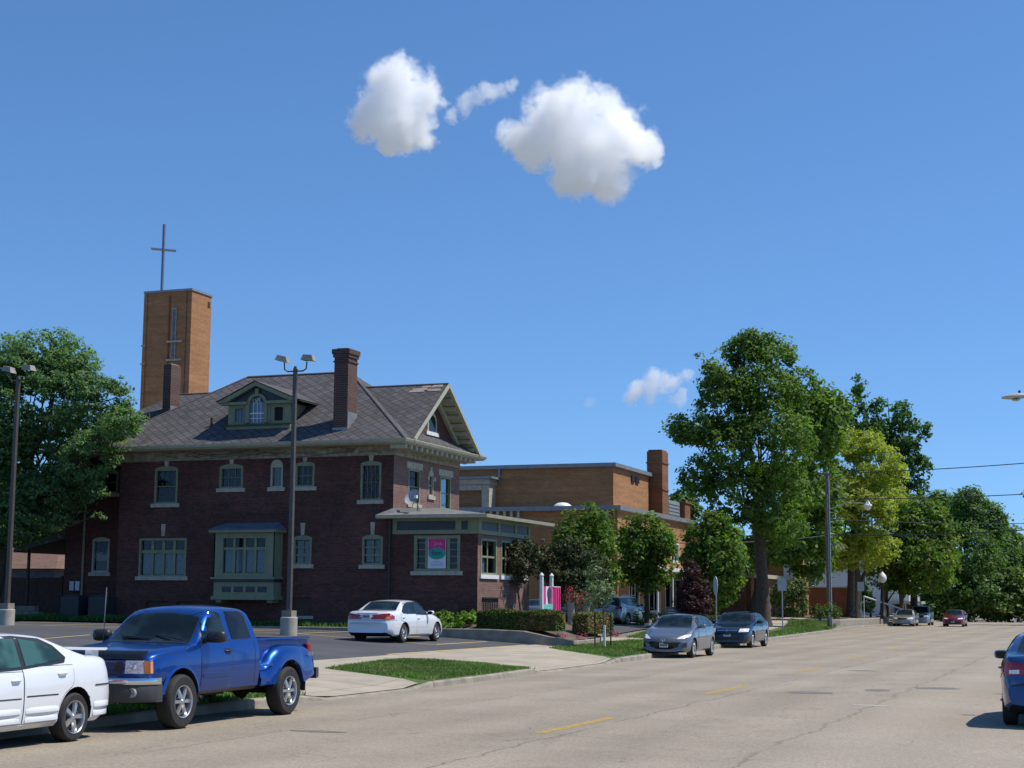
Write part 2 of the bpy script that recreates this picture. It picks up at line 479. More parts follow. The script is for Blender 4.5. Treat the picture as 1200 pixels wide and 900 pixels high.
def asphalt_mat():
    n = NT('lot_asphalt')
    agg = n.ramp(n.noise(55, 4, 0.8), [(0.3, 0.65), (0.7, 1.35)])
    c = n.mix(n.ramp(n.noise(0.4, 6, 0.6), [(0.35, 0), (0.65, 1)]), (0.055, 0.055, 0.06), (0.08, 0.079, 0.083))
    c = n.mix(1.0, c, agg, 'MULTIPLY')
    c = n.mix(n.ramp(n.noise(0.7, 5, 0.7), [(0.58, 0.0), (0.72, 0.4)]), c, (0.04, 0.04, 0.042))
    n.base(c); n.set(Roughness=0.88); n.bump(n.noise(60, 3), 0.4, 0.008)
    return n.m

def slab_mat(name, c1, c2, j=1.6, rot=0.0):
    n = NT(name)
    bt = n.node('ShaderNodeTexBrick'); bt.offset = 0
    bt.inputs['Scale'].default_value = 1.0; bt.inputs['Brick Width'].default_value = j; bt.inputs['Row Height'].default_value = j
    bt.inputs['Mortar Size'].default_value = 0.012; bt.inputs['Mortar Smooth'].default_value = 0.2
    bt.inputs['Color1'].default_value = (*c1, 1); bt.inputs['Color2'].default_value = (*c2, 1); bt.inputs['Mortar'].default_value = (0.12, 0.1, 0.08, 1)
    n.link(n.coord(), bt.inputs['Vector'])
    c = n.mix(1.0, bt.outputs['Color'], n.ramp(n.noise(1.1, 6, 0.7), [(0.3, 0.78), (0.7, 1.12)]), 'MULTIPLY')
    c = n.mix(1.0, c, n.ramp(n.noise(45, 3), [(0.3, 0.85), (0.7, 1.12)]), 'MULTIPLY')
    c = n.mix(n.ramp(n.noise(1.9, 5, 0.8), [(0.6, 0), (0.74, 0.4)]), c, (0.19, 0.16, 0.12))
    n.base(c); n.set(Roughness=0.92); n.bump(n.noise(40, 3), 0.3, 0.006)
    MATS[name] = n.m
    return n.m

def turf_mat(name, c1, c2, c3):
    n = NT(name)
    c = n.mix(n.ramp(n.noise(0.6, 6, 0.7), [(0.35, 0), (0.65, 1)]), c1, c2)
    c = n.mix(n.ramp(n.noise(3.2, 6, 0.8), [(0.55, 0), (0.7, 0.6)]), c, c3)
    c = n.mix(1.0, c, n.ramp(n.noise(30, 5, 0.8), [(0.3, 0.45), (0.7, 1.5)]), 'MULTIPLY')
    n.base(c); n.set(Roughness=0.95); n.bump(n.noise(35, 5, 0.8), 0.9, 0.03)
    MATS[name] = n.m
    return n.m
town = turf_mat('town_ground', (0.19, 0.16, 0.115), (0.25, 0.21, 0.155), (0.1, 0.12, 0.05))
turf = turf_mat('turf', (0.06, 0.115, 0.02), (0.095, 0.165, 0.03), (0.16, 0.15, 0.06))

def yellow_mat():
    n = NT('road_yellow')
    out = n.n['Material Output']
    c = n.mix(n.noise(20, 4), (0.52, 0.33, 0.06), (0.62, 0.42, 0.1)); n.base(c); n.set(Roughness=0.85)
    tr = n.node('ShaderNodeBsdfTransparent')
    mx = n.node('ShaderNodeMixShader')
    wear = n.ramp(n.math('ADD', n.math('MULTIPLY', n.noise(9, 6, 0.85), 0.6), n.math('MULTIPLY', n.noise(60, 3, 0.8), 0.4)), [(0.44, 0.1), (0.6, 0.9)])
    n.link(wear, mx.inputs[0]); n.link(n.b.outputs[0], mx.inputs[1]); n.link(tr.outputs[0], mx.inputs[2]); n.link(mx.outputs[0], out.inputs[0])
    n2 = NT('lot_yellow')
    n2.base(n2.mix(n2.noise(12, 4), (0.5, 0.36, 0.12), (0.62, 0.48, 0.2))); n2.set(Roughness=0.85)
    MATS['road_yellow'] = n.m; MATS['lot_yellow'] = n2.m
yellow_mat()

# one ground sheet to the horizon
def ground():
    ys = [-400, -120, -60, -20] + list(range(0, 200, 4)) + [220, 260, 340, 480, 700, 1100, 1800, 3000]
    offs = [0.0, -0.25, -0.8, -1.6, -2.4, -3.5, -4.3, -5.6, -7.5, -9.5, -13, -18, -25, -35, -50, -90, -200, -500, -1200, -3000]
    rs = [0.0, 0.25, 1.2, 3, 6, 12, 30, 80, 300, 1000, 3000]
    mb = MB(); vs = []; W = None
    for y in ys:
        k = kx(y)
        row = []
        for o in reversed(offs):
            x = k - 0.14 + o
            row.append((x, y, h(x, y) - (0.17 if y < 58 and o > -95 else 0.05)))
        row.append((k - 0.13, y, -0.08)); row.append((KR + 0.13, y, -0.08))
        for o in rs:
            row.append((KR + 0.14 + o, y, 0.125))
        W = len(row); vs += row
    fs = []
    for j in range(len(ys) - 1):
        for i in range(W - 1):
            fs.append((j * W + i, j * W + i + 1, (j + 1) * W + i + 1, (j + 1) * W + i))
    mb.add(vs, fs)
    structure('ground', mb, town, True)
ground()

# road with its kerbs
def road():
    mb = MB(); ys = [-60, -20, 0] + list(range(5, 176, 3)) + [178]
    vs = []; nx = 8
    for y in ys:
        for i in range(nx + 1):
            x = lerp(kx(y) - 0.1, KR + 0.05, i / nx)
            vs.append((x, y, 0.0))
    fs = [(j * (nx + 1) + i, j * (nx + 1) + i + 1, (j + 1) * (nx + 1) + i + 1, (j + 1) * (nx + 1) + i) for j in range(len(ys) - 1) for i in range(nx)]
    mb.add(vs, fs)
    structure('road', mb, road_mat())
road()

def kerb(name, f, side, segs, mat, hgt=0.15):
    """kerb along x = f(y); side -1: the pavement lies towards -x"""
    mb = MB()
    for (y0, y1, h0, h1) in segs:
        n = max(2, int((y1 - y0) / 1.5))
        R = []
        for i in range(n + 1):
            y = lerp(y0, y1, i / n); x = f(y); t = i / n
            z = lerp(h0, h1, t) + rng.uniform(-.006, .006)
            x += rng.uniform(-.012, .012)
            s = side
            R.append([(x, y, -0.05), (x + s * 0.02, y, z - 0.03), (x + s * 0.05, y, z), (x + s * 0.16, y, z + 0.008), (x + s * 0.16, y, -0.05)])
        mb.rings(R, 0, True, True)
    o = mb.build(name, mat, None, False, fix=True); o['kind'] = 'structure'
    return o
kerb('kerb', kx, -1, [(-60, 25.6, .15, .15), (25.6, 27.0, .15, .03), (27.0, 30.6, .03, .03), (30.6, 31.8, .03, .13), (31.8, 38.6, .13, .14), (38.6, 40.0, .14, .03), (40.0, 45.8, .03, .03), (45.8, 47.6, .03, .14), (47.6, 84, .15, .15), (84, 176, .15, .15)], M_('old_concrete'))
kerb('right_kerb', lambda y: KR, 1, [(-60, 176, .15, .15)], M_('old_concrete'))

GA = [(-17.75, 34.95), (-18.55, 41.0), (-14.2, 39.4), (-13.85, 38), (-13.8, 31.9)]
GB = [(-18.7, 54.2), (-19.15, 61), (-18.9, 69), (-15.4, 72), (-14.9, 60), (-14.36, 50), (-14.3, 47.6)]
GT = [(-17.6, -40), (-17.6, 27.0), (-13.85, 26.3), (-13.85, -40)]
GC = [(-20.3, 69.5), (-23.2, 84), (-20.0, 84), (-18.8, 68.6)]
GD = [(-18.9, 69), (-17.4, 88), (-18.4, 92), (-19.1, 92), (-24, 124), (-18.5, 118), (-17.4, 108), (-16.2, 84), (-15.4, 72)]
sheet('lawn', [(-19.9, -40), (-19.9, 92), (-17, 92), (-16.0, 83), (-14.5, 54), (-13.72, 34), (-13.8, 24), (-13.8, -40)], -0.016, turf, 0.7)
for g in (GC, GD): sheet('lawn', g, -0.006, turf, 1.2)
slab = slab_mat('pavement_slabs', (0.38, 0.325, 0.245), (0.43, 0.37, 0.28))
lot = asphalt_mat()
# pavement along the street and the two concrete driveway aprons
sheet('pavement', [(-17.7, -40), (-17.7, 27.3), (-13.79, 26.6), (-13.75, 31.2), (-17.9, 34.9), (-18.7, 41.2), (-13.94, 39.4), (-14.2, 46.8), (-18.6, 53.6), (-19.3, 61), (-19.0, 70), (-17.4, 88), (-18.4, 92), (-20.2, 92), (-19.6, 84), (-20.1, 69), (-20.9, 67), (-20.3, 61), (-19.85, 55.0), (-19.8, 46), (-19.75, 35), (-19.7, -40)], 0.01, slab, 0.7)
sheet('right_lawn', [(.92, -40), (40, -40), (40, 170), (.92, 170)], -0.005, turf, 8)
sheet('right_pavement', [(3.4, -40), (5.0, -40), (5.0, 170), (3.4, 170)], 0.008, slab, 6)
sheet('far_pavement', [(-19.1, 92), (-20.6, 92), (-23.6, 124), (-26, 170), (-24, 170), (-21.8, 124)], 0.006, slab, 2.5)
sheet('crosswalk_strip', [(-18.2, 104), (-17.5, 104), (-18.5, 117), (-19.2, 117)], 0.02, slab, 2.5)
sheet('parking_lot', [(-19.7, -40), (-19.75, 35), (-19.8, 46), (-19.85, 55.9), (-90, 55.9), (-90, -40)], 0.004, lot, 3.0)
sheet('side_driveway', [(-19.95, 60.5), (-20.9, 67), (-23.8, 84.5), (-24.2, 99.5), (-32.5, 99.5), (-32, 72), (-22.8, 66.6)], 0.008, lot, 2.5)

# painted markings
def strip(name, a, b, w, mat, off=0.009, label=None):
    a = Vector(a); b = Vector(b); d = (b - a).normalized(); p = Vector((-d.y, d.x)) * w / 2
    return sheet(name, [a - p, b - p, b + p, a + p], off, mat, 1.0)
for (x, y0, y1) in [(-7.55, 21.5, 24.8), (-7.7, 32.0, 35.5), (-7.9, 43.2, 46.6), (-8.15, 54.6, 58.2), (-8.4, 66.5, 70.5), (-8.6, 78, 82), (-8.8, 90, 94), (-9.0, 102, 106), (-7.5, 10, 13.3)]:
    strip('road_marking', (x - 0.03, y0), (x + 0.03, y1), 0.17, M_('road_yellow'), 0.004)
for y0, x0 in ((50.3, -21.6), (50.3, -24.3), (50.3, -27.0), (50.3, -29.7), (50.3, -32.4), (50.3, -35.1), (50.3, -37.8), (50.3, -40.5), (50.3, -43.2)):
    strip('bay_marking', (x0, y0 + .2), (x0, 55.3), 0.11, M_('lot_yellow'))
strip('bay_marking', (-21.6, 50.3), (-45.0, 50.3), 0.11, M_('lot_yellow'))
for x0 in (-24.3, -28.2, -32.1, -36, -40):
    strip('bay_marking', (x0, 37.0), (x0 - 1.8, 42.5), 0.11, M_('lot_yellow'))
strip('bay_marking', (-19.95, 43.0), (-19.95, 55.0), 0.16, M_('lot_yellow'))
strip('bay_marking', (-19.95, 28.0), (-19.95, 37.0), 0.16, M_('lot_yellow'))

# manhole cover and pale patch on the road
def tar_patch(name, cx, cy, rx, ry, mat, off=0.004, n=18):
    r2 = random.Random(int(cx * 100 + cy))
    poly = [(cx + math.cos(2 * math.pi * k / n) * rx * r2.uniform(.8, 1.1), cy + math.sin(2 * math.pi * k / n) * ry * r2.uniform(.8, 1.1)) for k in range(n)]
    mb = MB(); mb.add([(x, y, off) for x, y in poly], [tuple(range(n))])
    o = mb.build(name, mat, None, fix=False); o['kind'] = 'structure'
simple('tar', (0.165, 0.147, 0.125), 0.8, 0.25, 8, bump=0.3); simple('patch_pale', (0.42, 0.40, 0.36), 0.85, 0.15, 5)
tar_patch('road_patch', -4.15, 29.9, 0.38, 0.14, M_('patch_pale'))
tar_patch('road_patch', -5.9, 33.6, 0.5, 0.5, M_('tar')); tar_patch('road_patch', -3.6, 36.6, 0.55, 0.45, M_('tar'))
tar_patch('road_patch', -4.7, 35.2, 0.3, 0.45, M_('tar')); tar_patch('road_patch', -10.5, 20.4, 0.45, 0.16, M_('tar'))
tar_patch('road_patch', -2.2, 158, 3.5, 10, M_('patch_pale'), 0.005)

# grass blades as stuff
def blades(name, label, poly, count, hgt, mat, seed=1, lean=0.5, off=0.0, cat='grass'):
    r = np.random.default_rng(seed)
    P = np.array(poly); lo, hi = P.min(0), P.max(0)
    pts = []
    def inside(x, y):
        c = False; n = len(poly)
        for i in range(n):
            a, b = poly[i], poly[(i + 1) % n]
            if (a[1] > y) != (b[1] > y) and x < (b[0] - a[0]) * (y - a[1]) / (b[1] - a[1]) + a[0]: c = not c
        return c
    vs = []; fs = []
    k = 0
    while k < count:
        x = r.uniform(lo[0], hi[0]); y = r.uniform(lo[1], hi[1])
        if not inside(x, y): continue
        x += r.normal(0, .07); y += r.normal(0, .07)
        z = h(x, y) + off
        a = r.uniform(0, 6.283); w = hgt * r.uniform(.12, .3); q = hgt * r.uniform(.5, 1.25) * (0.7 + 0.6 * (math.sin(x * 2.1) * math.cos(y * 1.7) * .5 + .5))
        dx, dy = math.cos(a) * w, math.sin(a) * w
        lx, ly = r.normal(0, lean * q, 2)
        vs += [(x - dx, y - dy, z), (x + dx, y + dy, z), (x + lx, y + ly, z + q)]
        fs.append((3 * k, 3 * k + 1, 3 * k + 2)); k += 1
    me = bpy.data.meshes.new(name); me.from_pydata(vs, [], fs); me.materials.append(mat); me.update()
    o = bpy.data.objects.new(name, me); COL.objects.link(o)
    return tag(o, label, cat, None, 'stuff')

def leafmat(name, c1, c2, c3=None, trans=0.35, rough=0.55):
    n = NT(name)
    out = n.n['Material Output']
    geo = n.node('ShaderNodeNewGeometry')
    f = n.ramp(geo.outputs['Random Per Island'], [(0.0, 0.0), (1.0, 1.0)])
    c = n.mix(f, c1, c2)
    big = n.ramp(n.noise(0.45, 3, 0.6), [(0.35, 0.72), (0.65, 1.25)])
    c = n.mix(1.0, c, big, 'MULTIPLY')
    if c3: c = n.mix(n.ramp(n.noise(0.8, 4, 0.7), [(0.52, 0.0), (0.66, 0.75)]), c, c3)
    n.base(c); n.set(Roughness=rough); n.b.inputs['Specular IOR Level'].default_value = 0.35
    tl = n.node('ShaderNodeBsdfTranslucent')
    n.link(n.mix(1.0, c, (1.25, 1.5, 0.5), 'MULTIPLY'), tl.inputs[0])
    mx = n.node('ShaderNodeMixShader'); mx.inputs[0].default_value = trans
    n.link(n.b.outputs[0], mx.inputs[1]); n.link(tl.outputs[0], mx.inputs[2]); n.link(mx.outputs[0], out.inputs[0])
    MATS[name] = n.m
    return n.m
gm = leafmat('grass_blade', (0.085, 0.15, 0.03), (0.165, 0.25, 0.06), (0.24, 0.23, 0.1), 0.32)
GT = [(-17.6, 15), (-17.6, 27.0), (-13.9, 26.3), (-13.9, 15)]
for i, (g, cnt, hg, lb) in enumerate([(GA, 42000, .075, 'bright mown grass island between the two driveway aprons'), (GB, 26000, .085, 'mown grass verge around the staked sapling'), (GT, 26000, .09, 'grass verge beside the kerb behind the blue pickup'),
                             (GC, 9000, .09, 'small grass patch between pavement and side driveway'), ([(-18.6, 74), (-17.6, 88), (-19, 100), (-22, 118), (-18.5, 117), (-17.5, 108), (-16.3, 84), (-15.7, 74)], 16000, .13, 'mown lawn strip along the kerb beyond the dark blue sedan')]):
    blades('grass', lb, g, cnt, hg, gm, 11 + i)
# --------------------------------------------------------------- buildings
def wall_holes(mb, axis, pos, a0, a1, z0, z1, holes, depth, out, mi=0, arch=None):
    """wall sheet at y=pos (axis 1) or x=pos (axis 0) with rectangular holes and reveals of the given depth (inwards = -out)"""
    A = sorted(set([a0, a1] + [v for hh in holes for v in hh[:2]])); Z = sorted(set([z0, z1] + [v for hh in holes for v in hh[2:4]]))
    def P(a, z, d=0.0): return (a, pos - out * d, z) if axis == 1 else (pos - out * d, a, z)
    for i in range(len(A) - 1):
        for j in range(len(Z) - 1):
            ca, cz = (A[i] + A[i+1]) / 2, (Z[j] + Z[j+1]) / 2
            if any(hh[0] < ca < hh[1] and hh[2] < cz < hh[3] for hh in holes): continue
            mb.quad(P(A[i], Z[j]), P(A[i+1], Z[j]), P(A[i+1], Z[j+1]), P(A[i], Z[j+1]), mi)
    for hh in holes:
        x0, x1, y0, y1 = hh[:4]
        for (p, q) in (((x0, y0), (x1, y0)), ((x1, y0), (x1, y1)), ((x1, y1), (x0, y1)), ((x0, y1), (x0, y0))):
            mb.quad(P(*p), P(*q), P(*q, depth), P(*p, depth), mi)

def obox(mb, axis, pos, out, a0, a1, z0, z1, d0, d1, mi=0):
    """box on a wall plane: a along the wall, d0..d1 outwards from the plane"""
    p0, p1 = pos + out * d0, pos + out * d1
    if axis == 1: mb.box(a0, a1, p0, p1, z0, z1, mi)
    else: mb.box(p0, p1, a0, a1, z0, z1, mi)

def window(par, axis, pos, out, a0, a1, z0, z1, cols=(1,), rows=(1,), frame='green_trim', sill=True, blind=None, arch=True, fw=0.09, glz='window_glass', key=True, sillm='stone_trim', name='window', bars=0.035, label=None, sillext=0.12):
    """sash window set 8 cm into its hole; cols/rows are relative widths of the panes"""
    mb = MB()
    d0, d1 = -0.14, -0.05
    obox(mb, axis, pos, out, a0, a0 + fw, z0, z1, d0, 0.015); obox(mb, axis, pos, out, a1 - fw, a1, z0, z1, d0, 0.015)
    obox(mb, axis, pos, out, a0 + fw, a1 - fw, z0, z0 + fw * .8, d0, 0.01); obox(mb, axis, pos, out, a0 + fw, a1 - fw, z1 - fw, z1, d0, 0.01)
    if arch:
        n = 8; w = a1 - a0; rise = w * 0.1
        pts = [(a0 + w * k / n, z1 + 0.002 + rise * math.sin(math.pi * k / n) ** .8) for k in range(n + 1)]
        poly = [(a0, z1 - 0.03)] + pts + [(a1, z1 - 0.03)]
        if axis == 1: mb.prism(poly, 1, pos + out * 0.018, pos - out * 0.05)
        else: mb.prism(poly, 0, pos + out * 0.018, pos - out * 0.05)
    A0, A1, Z0, Z1 = a0 + fw, a1 - fw, z0 + fw * .8, z1 - fw
    s = sum(cols); x = A0
    for c in cols[:-1]:
        x += (A1 - A0) * c / s
        obox(mb, axis, pos, out, x - bars / 2, x + bars / 2, Z0, Z1, -0.12, -0.055)
    s = sum(rows); z = Z0
    for c in rows[:-1]:
        z += (Z1 - Z0) * c / s
        obox(mb, axis, pos, out, A0, A1, z - bars / 2, z + bars / 2, -0.12, -0.052)
    w = mb.build(name, M_(frame), par)
    if label: w['label'] = label
    g = MB()
    def P(a, z, d): return (a, pos + out * d, z) if axis == 1 else (pos + out * d, a, z)
    g.quad(P(A0, Z0, -0.09), P(A1, Z0, -0.09), P(A1, Z1, -0.09), P(A0, Z1, -0.09))
    g.build('pane', M_(glz), w)
    if blind:
        b = MB(); mat, cover, spans = blind
        for (u0, u1) in spans:
            aa, ab = lerp(A0, A1, u0), lerp(A0, A1, u1); zz0, zz1 = lerp(Z0, Z1, cover[0]), lerp(Z0, Z1, cover[1])
            n = 14; vs = []; 
            for k in range(n + 1):
                dd = -0.16 - 0.015 * (k % 2)
                vs += [P(lerp(aa, ab, k / n), zz0, dd), P(lerp(aa, ab, k / n), zz1, dd)]
            b.add(vs, [(2*k, 2*k+2, 2*k+3, 2*k+1) for k in range(n)])
        b.build('curtain', M_(mat), w)
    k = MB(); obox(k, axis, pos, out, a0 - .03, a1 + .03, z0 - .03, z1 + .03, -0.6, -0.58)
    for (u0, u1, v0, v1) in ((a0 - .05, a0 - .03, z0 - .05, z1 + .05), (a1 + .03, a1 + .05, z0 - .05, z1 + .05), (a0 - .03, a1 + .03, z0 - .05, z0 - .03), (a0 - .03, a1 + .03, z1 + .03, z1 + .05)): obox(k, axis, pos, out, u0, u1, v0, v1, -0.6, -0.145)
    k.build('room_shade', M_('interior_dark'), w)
    if sill:
        q = MB(); obox(q, axis, pos, out, a0 - sillext, a1 + sillext, z0 - 0.16, z0, -0.1, 0.07)
        q.build('sill', M_(sillm), w)
    if key:
        q = MB(); c = (a0 + a1) / 2; zt = z1 + 0.1
        hh = 0.5 if key == 'tall' else 0.22
        poly = [(c - .07, zt), (c + .07, zt), (c + .11, zt + hh), (c - .11, zt + hh)]
        if axis == 1: q.prism(poly, 1, pos + out * 0.03, pos - out * 0.02)
        else: q.prism(poly, 0, pos + out * 0.03, pos - out * 0.02)
        q.build('keystone', M_('stone_trim'), w)
    return w

def build_house():
    H = thing('brick_house', 'two-storey dark red brick house with grey diamond shingle roof, dormer and sun porch', 'house', (-33.5, 62, 0.9))
    S, E_ = 58.3, -26.9
    N_ = 65.3
    gz = 0.75; et = 7.72
    W_ = -39.95
    # ---- windows: (a0,a1,z0,z1)
    SW = [(-38.2, -37.05, 5.9, 7.4), (-35.0, -33.87, 6.5, 7.42), (-32.55, -31.98, 6.5, 7.4), (-31.4, -30.5, 6.5, 7.45), (-28.38, -27.45, 5.9, 7.4),
          (-38.85, -36.5, 2.8, 4.42), (-31.4, -30.55, 3.3, 4.4), (-28.25, -27.33, 3.28, 4.4)]
    base = [(-38.4, -37.3, 1.05, 1.75), (-36.9, -35.9, 1.05, 1.75), (-31.4, -30.5, 1.2, 1.95)]
    EW = [(59.75, 60.95, 5.85, 7.3), (61.85, 62.35, 6.3, 7.2), (63.1, 64.3, 5.8, 7.25)]
    mb = MB()
    wall_holes(mb, 1, S, W_, E_, gz, et, SW + base, 0.3, -1)
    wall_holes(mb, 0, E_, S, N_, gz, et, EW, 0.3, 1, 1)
    mb.quad((W_, S, gz), (W_, N_, gz), (W_, N_, et), (W_, S, et)); mb.quad((W_, N_, gz), (E_, N_, gz), (E_, N_, et), (W_, N_, et))
    # wing set back on the left
    WW = [(-41.75, -40.95, 6.5, 7.45), (-42.15, -41.25, 3.0, 4.45)]
    wall_holes(mb, 1, 59.6, -43.6, W_, gz, 8.1, WW, 0.3, -1)
    mb.quad((-43.6, 59.6, gz), (-43.6, 66, gz), (-43.6, 66, 8.1), (-43.6, 59.6, 8.1))
    mb.build('wall', [M_('house_brick'), M_('sunlit_brick')], H, fix=False)
    # ---- windows
    BL = 'curtain'
    window(H, 1, S, -1, *SW[0], rows=(1, 1)); window(H, 1, S, -1, *SW[1], rows=(1, 1), cols=(1, 1, 1), bars=0.02)
    window(H, 1, S, -1, *SW[3], rows=(1, 1), cols=(1, 1, 1), bars=0.02); window(H, 1, S, -1, *SW[4], rows=(1, 1), cols=(1, 1, 1, 1), bars=0.015)
    # small arched attic-stair window with white boarding
    w = window(H, 1, S, -1, *SW[2], arch=False, frame='cream_trim', fw=0.07, blind=('white_paint', (0, 1), [(0, 1)]), key=False, label='small white boarded window with round arched head')
    q = MB(); x0, x1, z1 = SW[2][0], SW[2][1], SW[2][3]; c = (x0 + x1) / 2; r = (x1 - x0) / 2
    q.prism([(c + r * math.cos(t), z1 - 0.02 + r * math.sin(t)) for t in [math.pi * k / 12 for k in range(13)]], 1, S - 0.02, S + 0.02); q.build('arch', M_('cream_trim'), w)
    # four-light window with leaded top lights
    window(H, 1, S, -1, *SW[5], cols=(1, 1, 1, 1), rows=(2.1, 1), frame='green_trim', arch=False, key='tall', bars=0.13, blind=(BL, (0.02, .66), [(0.02, .22), (.28, .48), (.53, .73), (.78, .98)]), label='four-light green window with leaded top lights')
    window(H, 1, S, -1, *SW[6], rows=(1, 1, 1), cols=(1, 1), key='tall', bars=0.05, blind=('curtain', (0, .95), [(0.04, .42), (.55, .96)]))
    window(H, 1, S, -1, *SW[7], rows=(1, 1, 1), cols=(1, 1), key='tall', bars=0.05, blind=('curtain', (0.05, .95), [(0.04, .42), (.58, .96)]))
    window(H, 1, 59.6, -1, *WW[0], rows=(1, 1), key=False); window(H, 1, 59.6, -1, *WW[1], rows=(1, 1), key=False, frame='cream_trim', blind=('print_white', (0.35, 1), [(0, 1)]))
    for b in base:
        q = MB(); q.box(b[0], b[1], S + 0.1, S + 0.14, b[2], b[3]); f = q.build('basement_window', M_('fence_wood'), H)
        q = MB(); q.box(b[0] - .1, b[1] + .1, S - 0.06, S + 0.1, b[2] - .12, b[2]); q.build('sill', M_('stone_trim'), f)
    for i, e in enumerate(EW):
        if i == 1:
            w = window(H, 0, E_, 1, *e, arch=False, frame='cream_trim', fw=0.06, key=True, rows=(1, 1), label='small round headed window in the gable wall')
            q = MB(); c = (e[0] + e[1]) / 2; r = (e[1] - e[0]) / 2
            q.prism([(c + r * math.cos(t), e[3] - 0.02 + r * math.sin(t)) for t in [math.pi * k / 12 for k in range(13)]], 0, E_ + 0.02, E_ - 0.02); q.build('arch', M_('cream_trim'), w)
            for yy in (e[0] - .17, e[1]):
                q2 = MB(); q2.box(E_ - .02, E_ + .06, yy, yy + .17, 6.95, 7.12); q2.build('stone_block', M_('stone_trim'), w)
        else:
            w = window(H, 0, E_, 1, *e, rows=(1, 1), arch=False, key=False)
            q = MB(); q.box(E_ - .03, E_ + .04, e[0] - .2, e[1] + .2, e[3] + .002, e[3] + .28); q.build('lintel', M_('stone_trim'), w)
    # ---- cornice: frieze board, soffit and gutter
    OV = 0.82; ez = 8.18
    mb = MB()
    mb.box(W_ - .05, E_ + .06, S - .06, S + .2, et, et + .13); mb.box(E_ - .2, E_ + .06, S + .2, N_, et, et + .13)
    mb.box(W_ - .02, E_ + .03, S - .03, S + .2, et + .13, ez - .02); mb.box(E_ - .2, E_ + .03, S + .2, N_, et + .13, ez - .02)
    mb.build('frieze', M_('frieze_wood'), H)
    mb = MB()
    mb.box(W_ - 1.1, E_ + OV, S - OV, S - .06, ez - .06, ez - .02); mb.box(E_ + .06, E_ + OV, S - .06, N_ + OV, ez - .06, ez - .02)
    mb.build('soffit', M_('cream_trim'), H)
    mb = MB()
    prof = [(0, 0), (.02, -.02), (.1, .03), (.14, .12), (.14, .15), (0, .15)]
    yS, xE = S - OV, E_ + OV
    mb.rings([[(W_ - 1.2, yS - a, ez - .02 + b) for a, b in prof], [(xE + a, yS - a, ez - .02 + b) for a, b in prof], [(xE + a, N_ + OV + a, ez - .02 + b) for a, b in prof]])
    mb.box(-44.3, W_ - 1.2, 58.72, 58.86, ez - .02, ez + .13)
    mb.box(-44.3, W_ - 1.1, 58.86, 59.6, ez - .06, ez - .02)
    mb.build('gutter', M_('cream_trim'), H)
    for k in range(15):
        y = S - .55 + k * .53
        mb = MB(); mb.box(E_ + .06, E_ + OV - .06, y, y + .17, ez - .24, ez - .062); mb.build('bracket', M_('cream_trim'), H)
    # ---- roof: hip, ridge at z 11.87
    rz = 11.87; ry = 62.45; e0 = ez + .12
    x0, x1, y0, y1 = W_ - 1.25, E_ + OV + .05, S - OV - .05, N_ + OV + .05
    run = ry - y0
    A = (x0, y0, e0); B = (x1, y0, e0); C_ = (x1, y1, e0); D = (x0, y1, e0); R0 = (x0 + run, ry, rz); R1 = (x1 - run + .05, ry, rz)
    R = MB()
    R.quad(A, B, R1, R0); R.add([B, C_, R1], [(0, 1, 2)]); R.quad(C_, D, R0, R1); R.add([D, A, R0], [(0, 1, 2)])
    # wing roof, lower ridge
    wy0 = 58.7; wz = 11.3; wr = 63.0
    a = (-44.4, wy0, e0); b = (-38.0, wy0, e0); r0 = (-42.4, wr, wz - .25); r0 = (-40.4, wr, wz); r1 = (-37.5, wr, wz)
    R.quad(a, b, r1, r0); R.add([a, r0, (-44.4, 67.4, e0)], [(0, 1, 2)]); R.quad((-44.4, 67.4, e0), r0, r1, (-38, 67.4, e0))
    # cross gable over the east front
    gx = E_ + OV + .1; gy0, gy1 = S - .1, N_ + .1; gc = 61.72; gzz = 11.05; gb = ez + .2
    xin = -33.0
    R.quad((gx, gy0, gb), (gx, gc, gzz), (xin, gc, gzz), (xin, gy0, gb)); R.quad((gx, gc, gzz), (gx, gy1, gb), (xin, gy1, gb), (xin, gc, gzz))
    roof = R.build('roof', M_('shingles'), H, fix=False)
    # ridge caps
    mb = MB(); mb.tube([R0, R1], .06, 6); mb.tube([A, R0], .05, 6); mb.tube([B, R1], .05, 6); mb.tube([(xin, gc, gzz), (gx, gc, gzz)], .05, 6); mb.tube([r0, r1], .05, 6)
    mb.build('ridge_cap', M_('shingle_cap'), roof)
    # bare patch of lost shingles near the gable end
    mb = MB()
    sl = (gzz - gb) / (gc - gy0); r3 = random.Random(4)
    for k in range(9):
        yy = gc - .12 - r3.uniform(0, .42); xx = gx - .35 - r3.uniform(0, 1.1); ww = r3.uniform(.15, .4)
        zz = gzz - (gc - yy) * sl + .012 + .002 * k
        mb.quad((xx - ww, yy, zz), (xx + ww, yy, zz), (xx + ww * .8, yy + .13, zz + .13 * sl), (xx - ww, yy + .12, zz + .12 * sl))
    mb.build('bare_patch', M_('bare_board'), roof)
    # vent pipes
    for (vx, vy) in ((-35.75, 58.75), (-39.3, 59.3)):
        zb = e0 + (vy - y0) * (rz - e0) / run
        mb = MB(); mb.tube([(vx, vy, zb - .1), (vx, vy, zb + .35)], .06, 8); mb.build('vent_pipe', M_('rust_pipe'), roof)
    # ---- pediment
    mb = MB(); d = 0.35
    px = E_ + .12
    mb.add([(px, gy0 + d, gb), (px, gy1 - d, gb), (px, gc, gzz - .3)], [(0, 1, 2)])
    ped = mb.build('pediment', M_('house_brick'), H, fix=False)
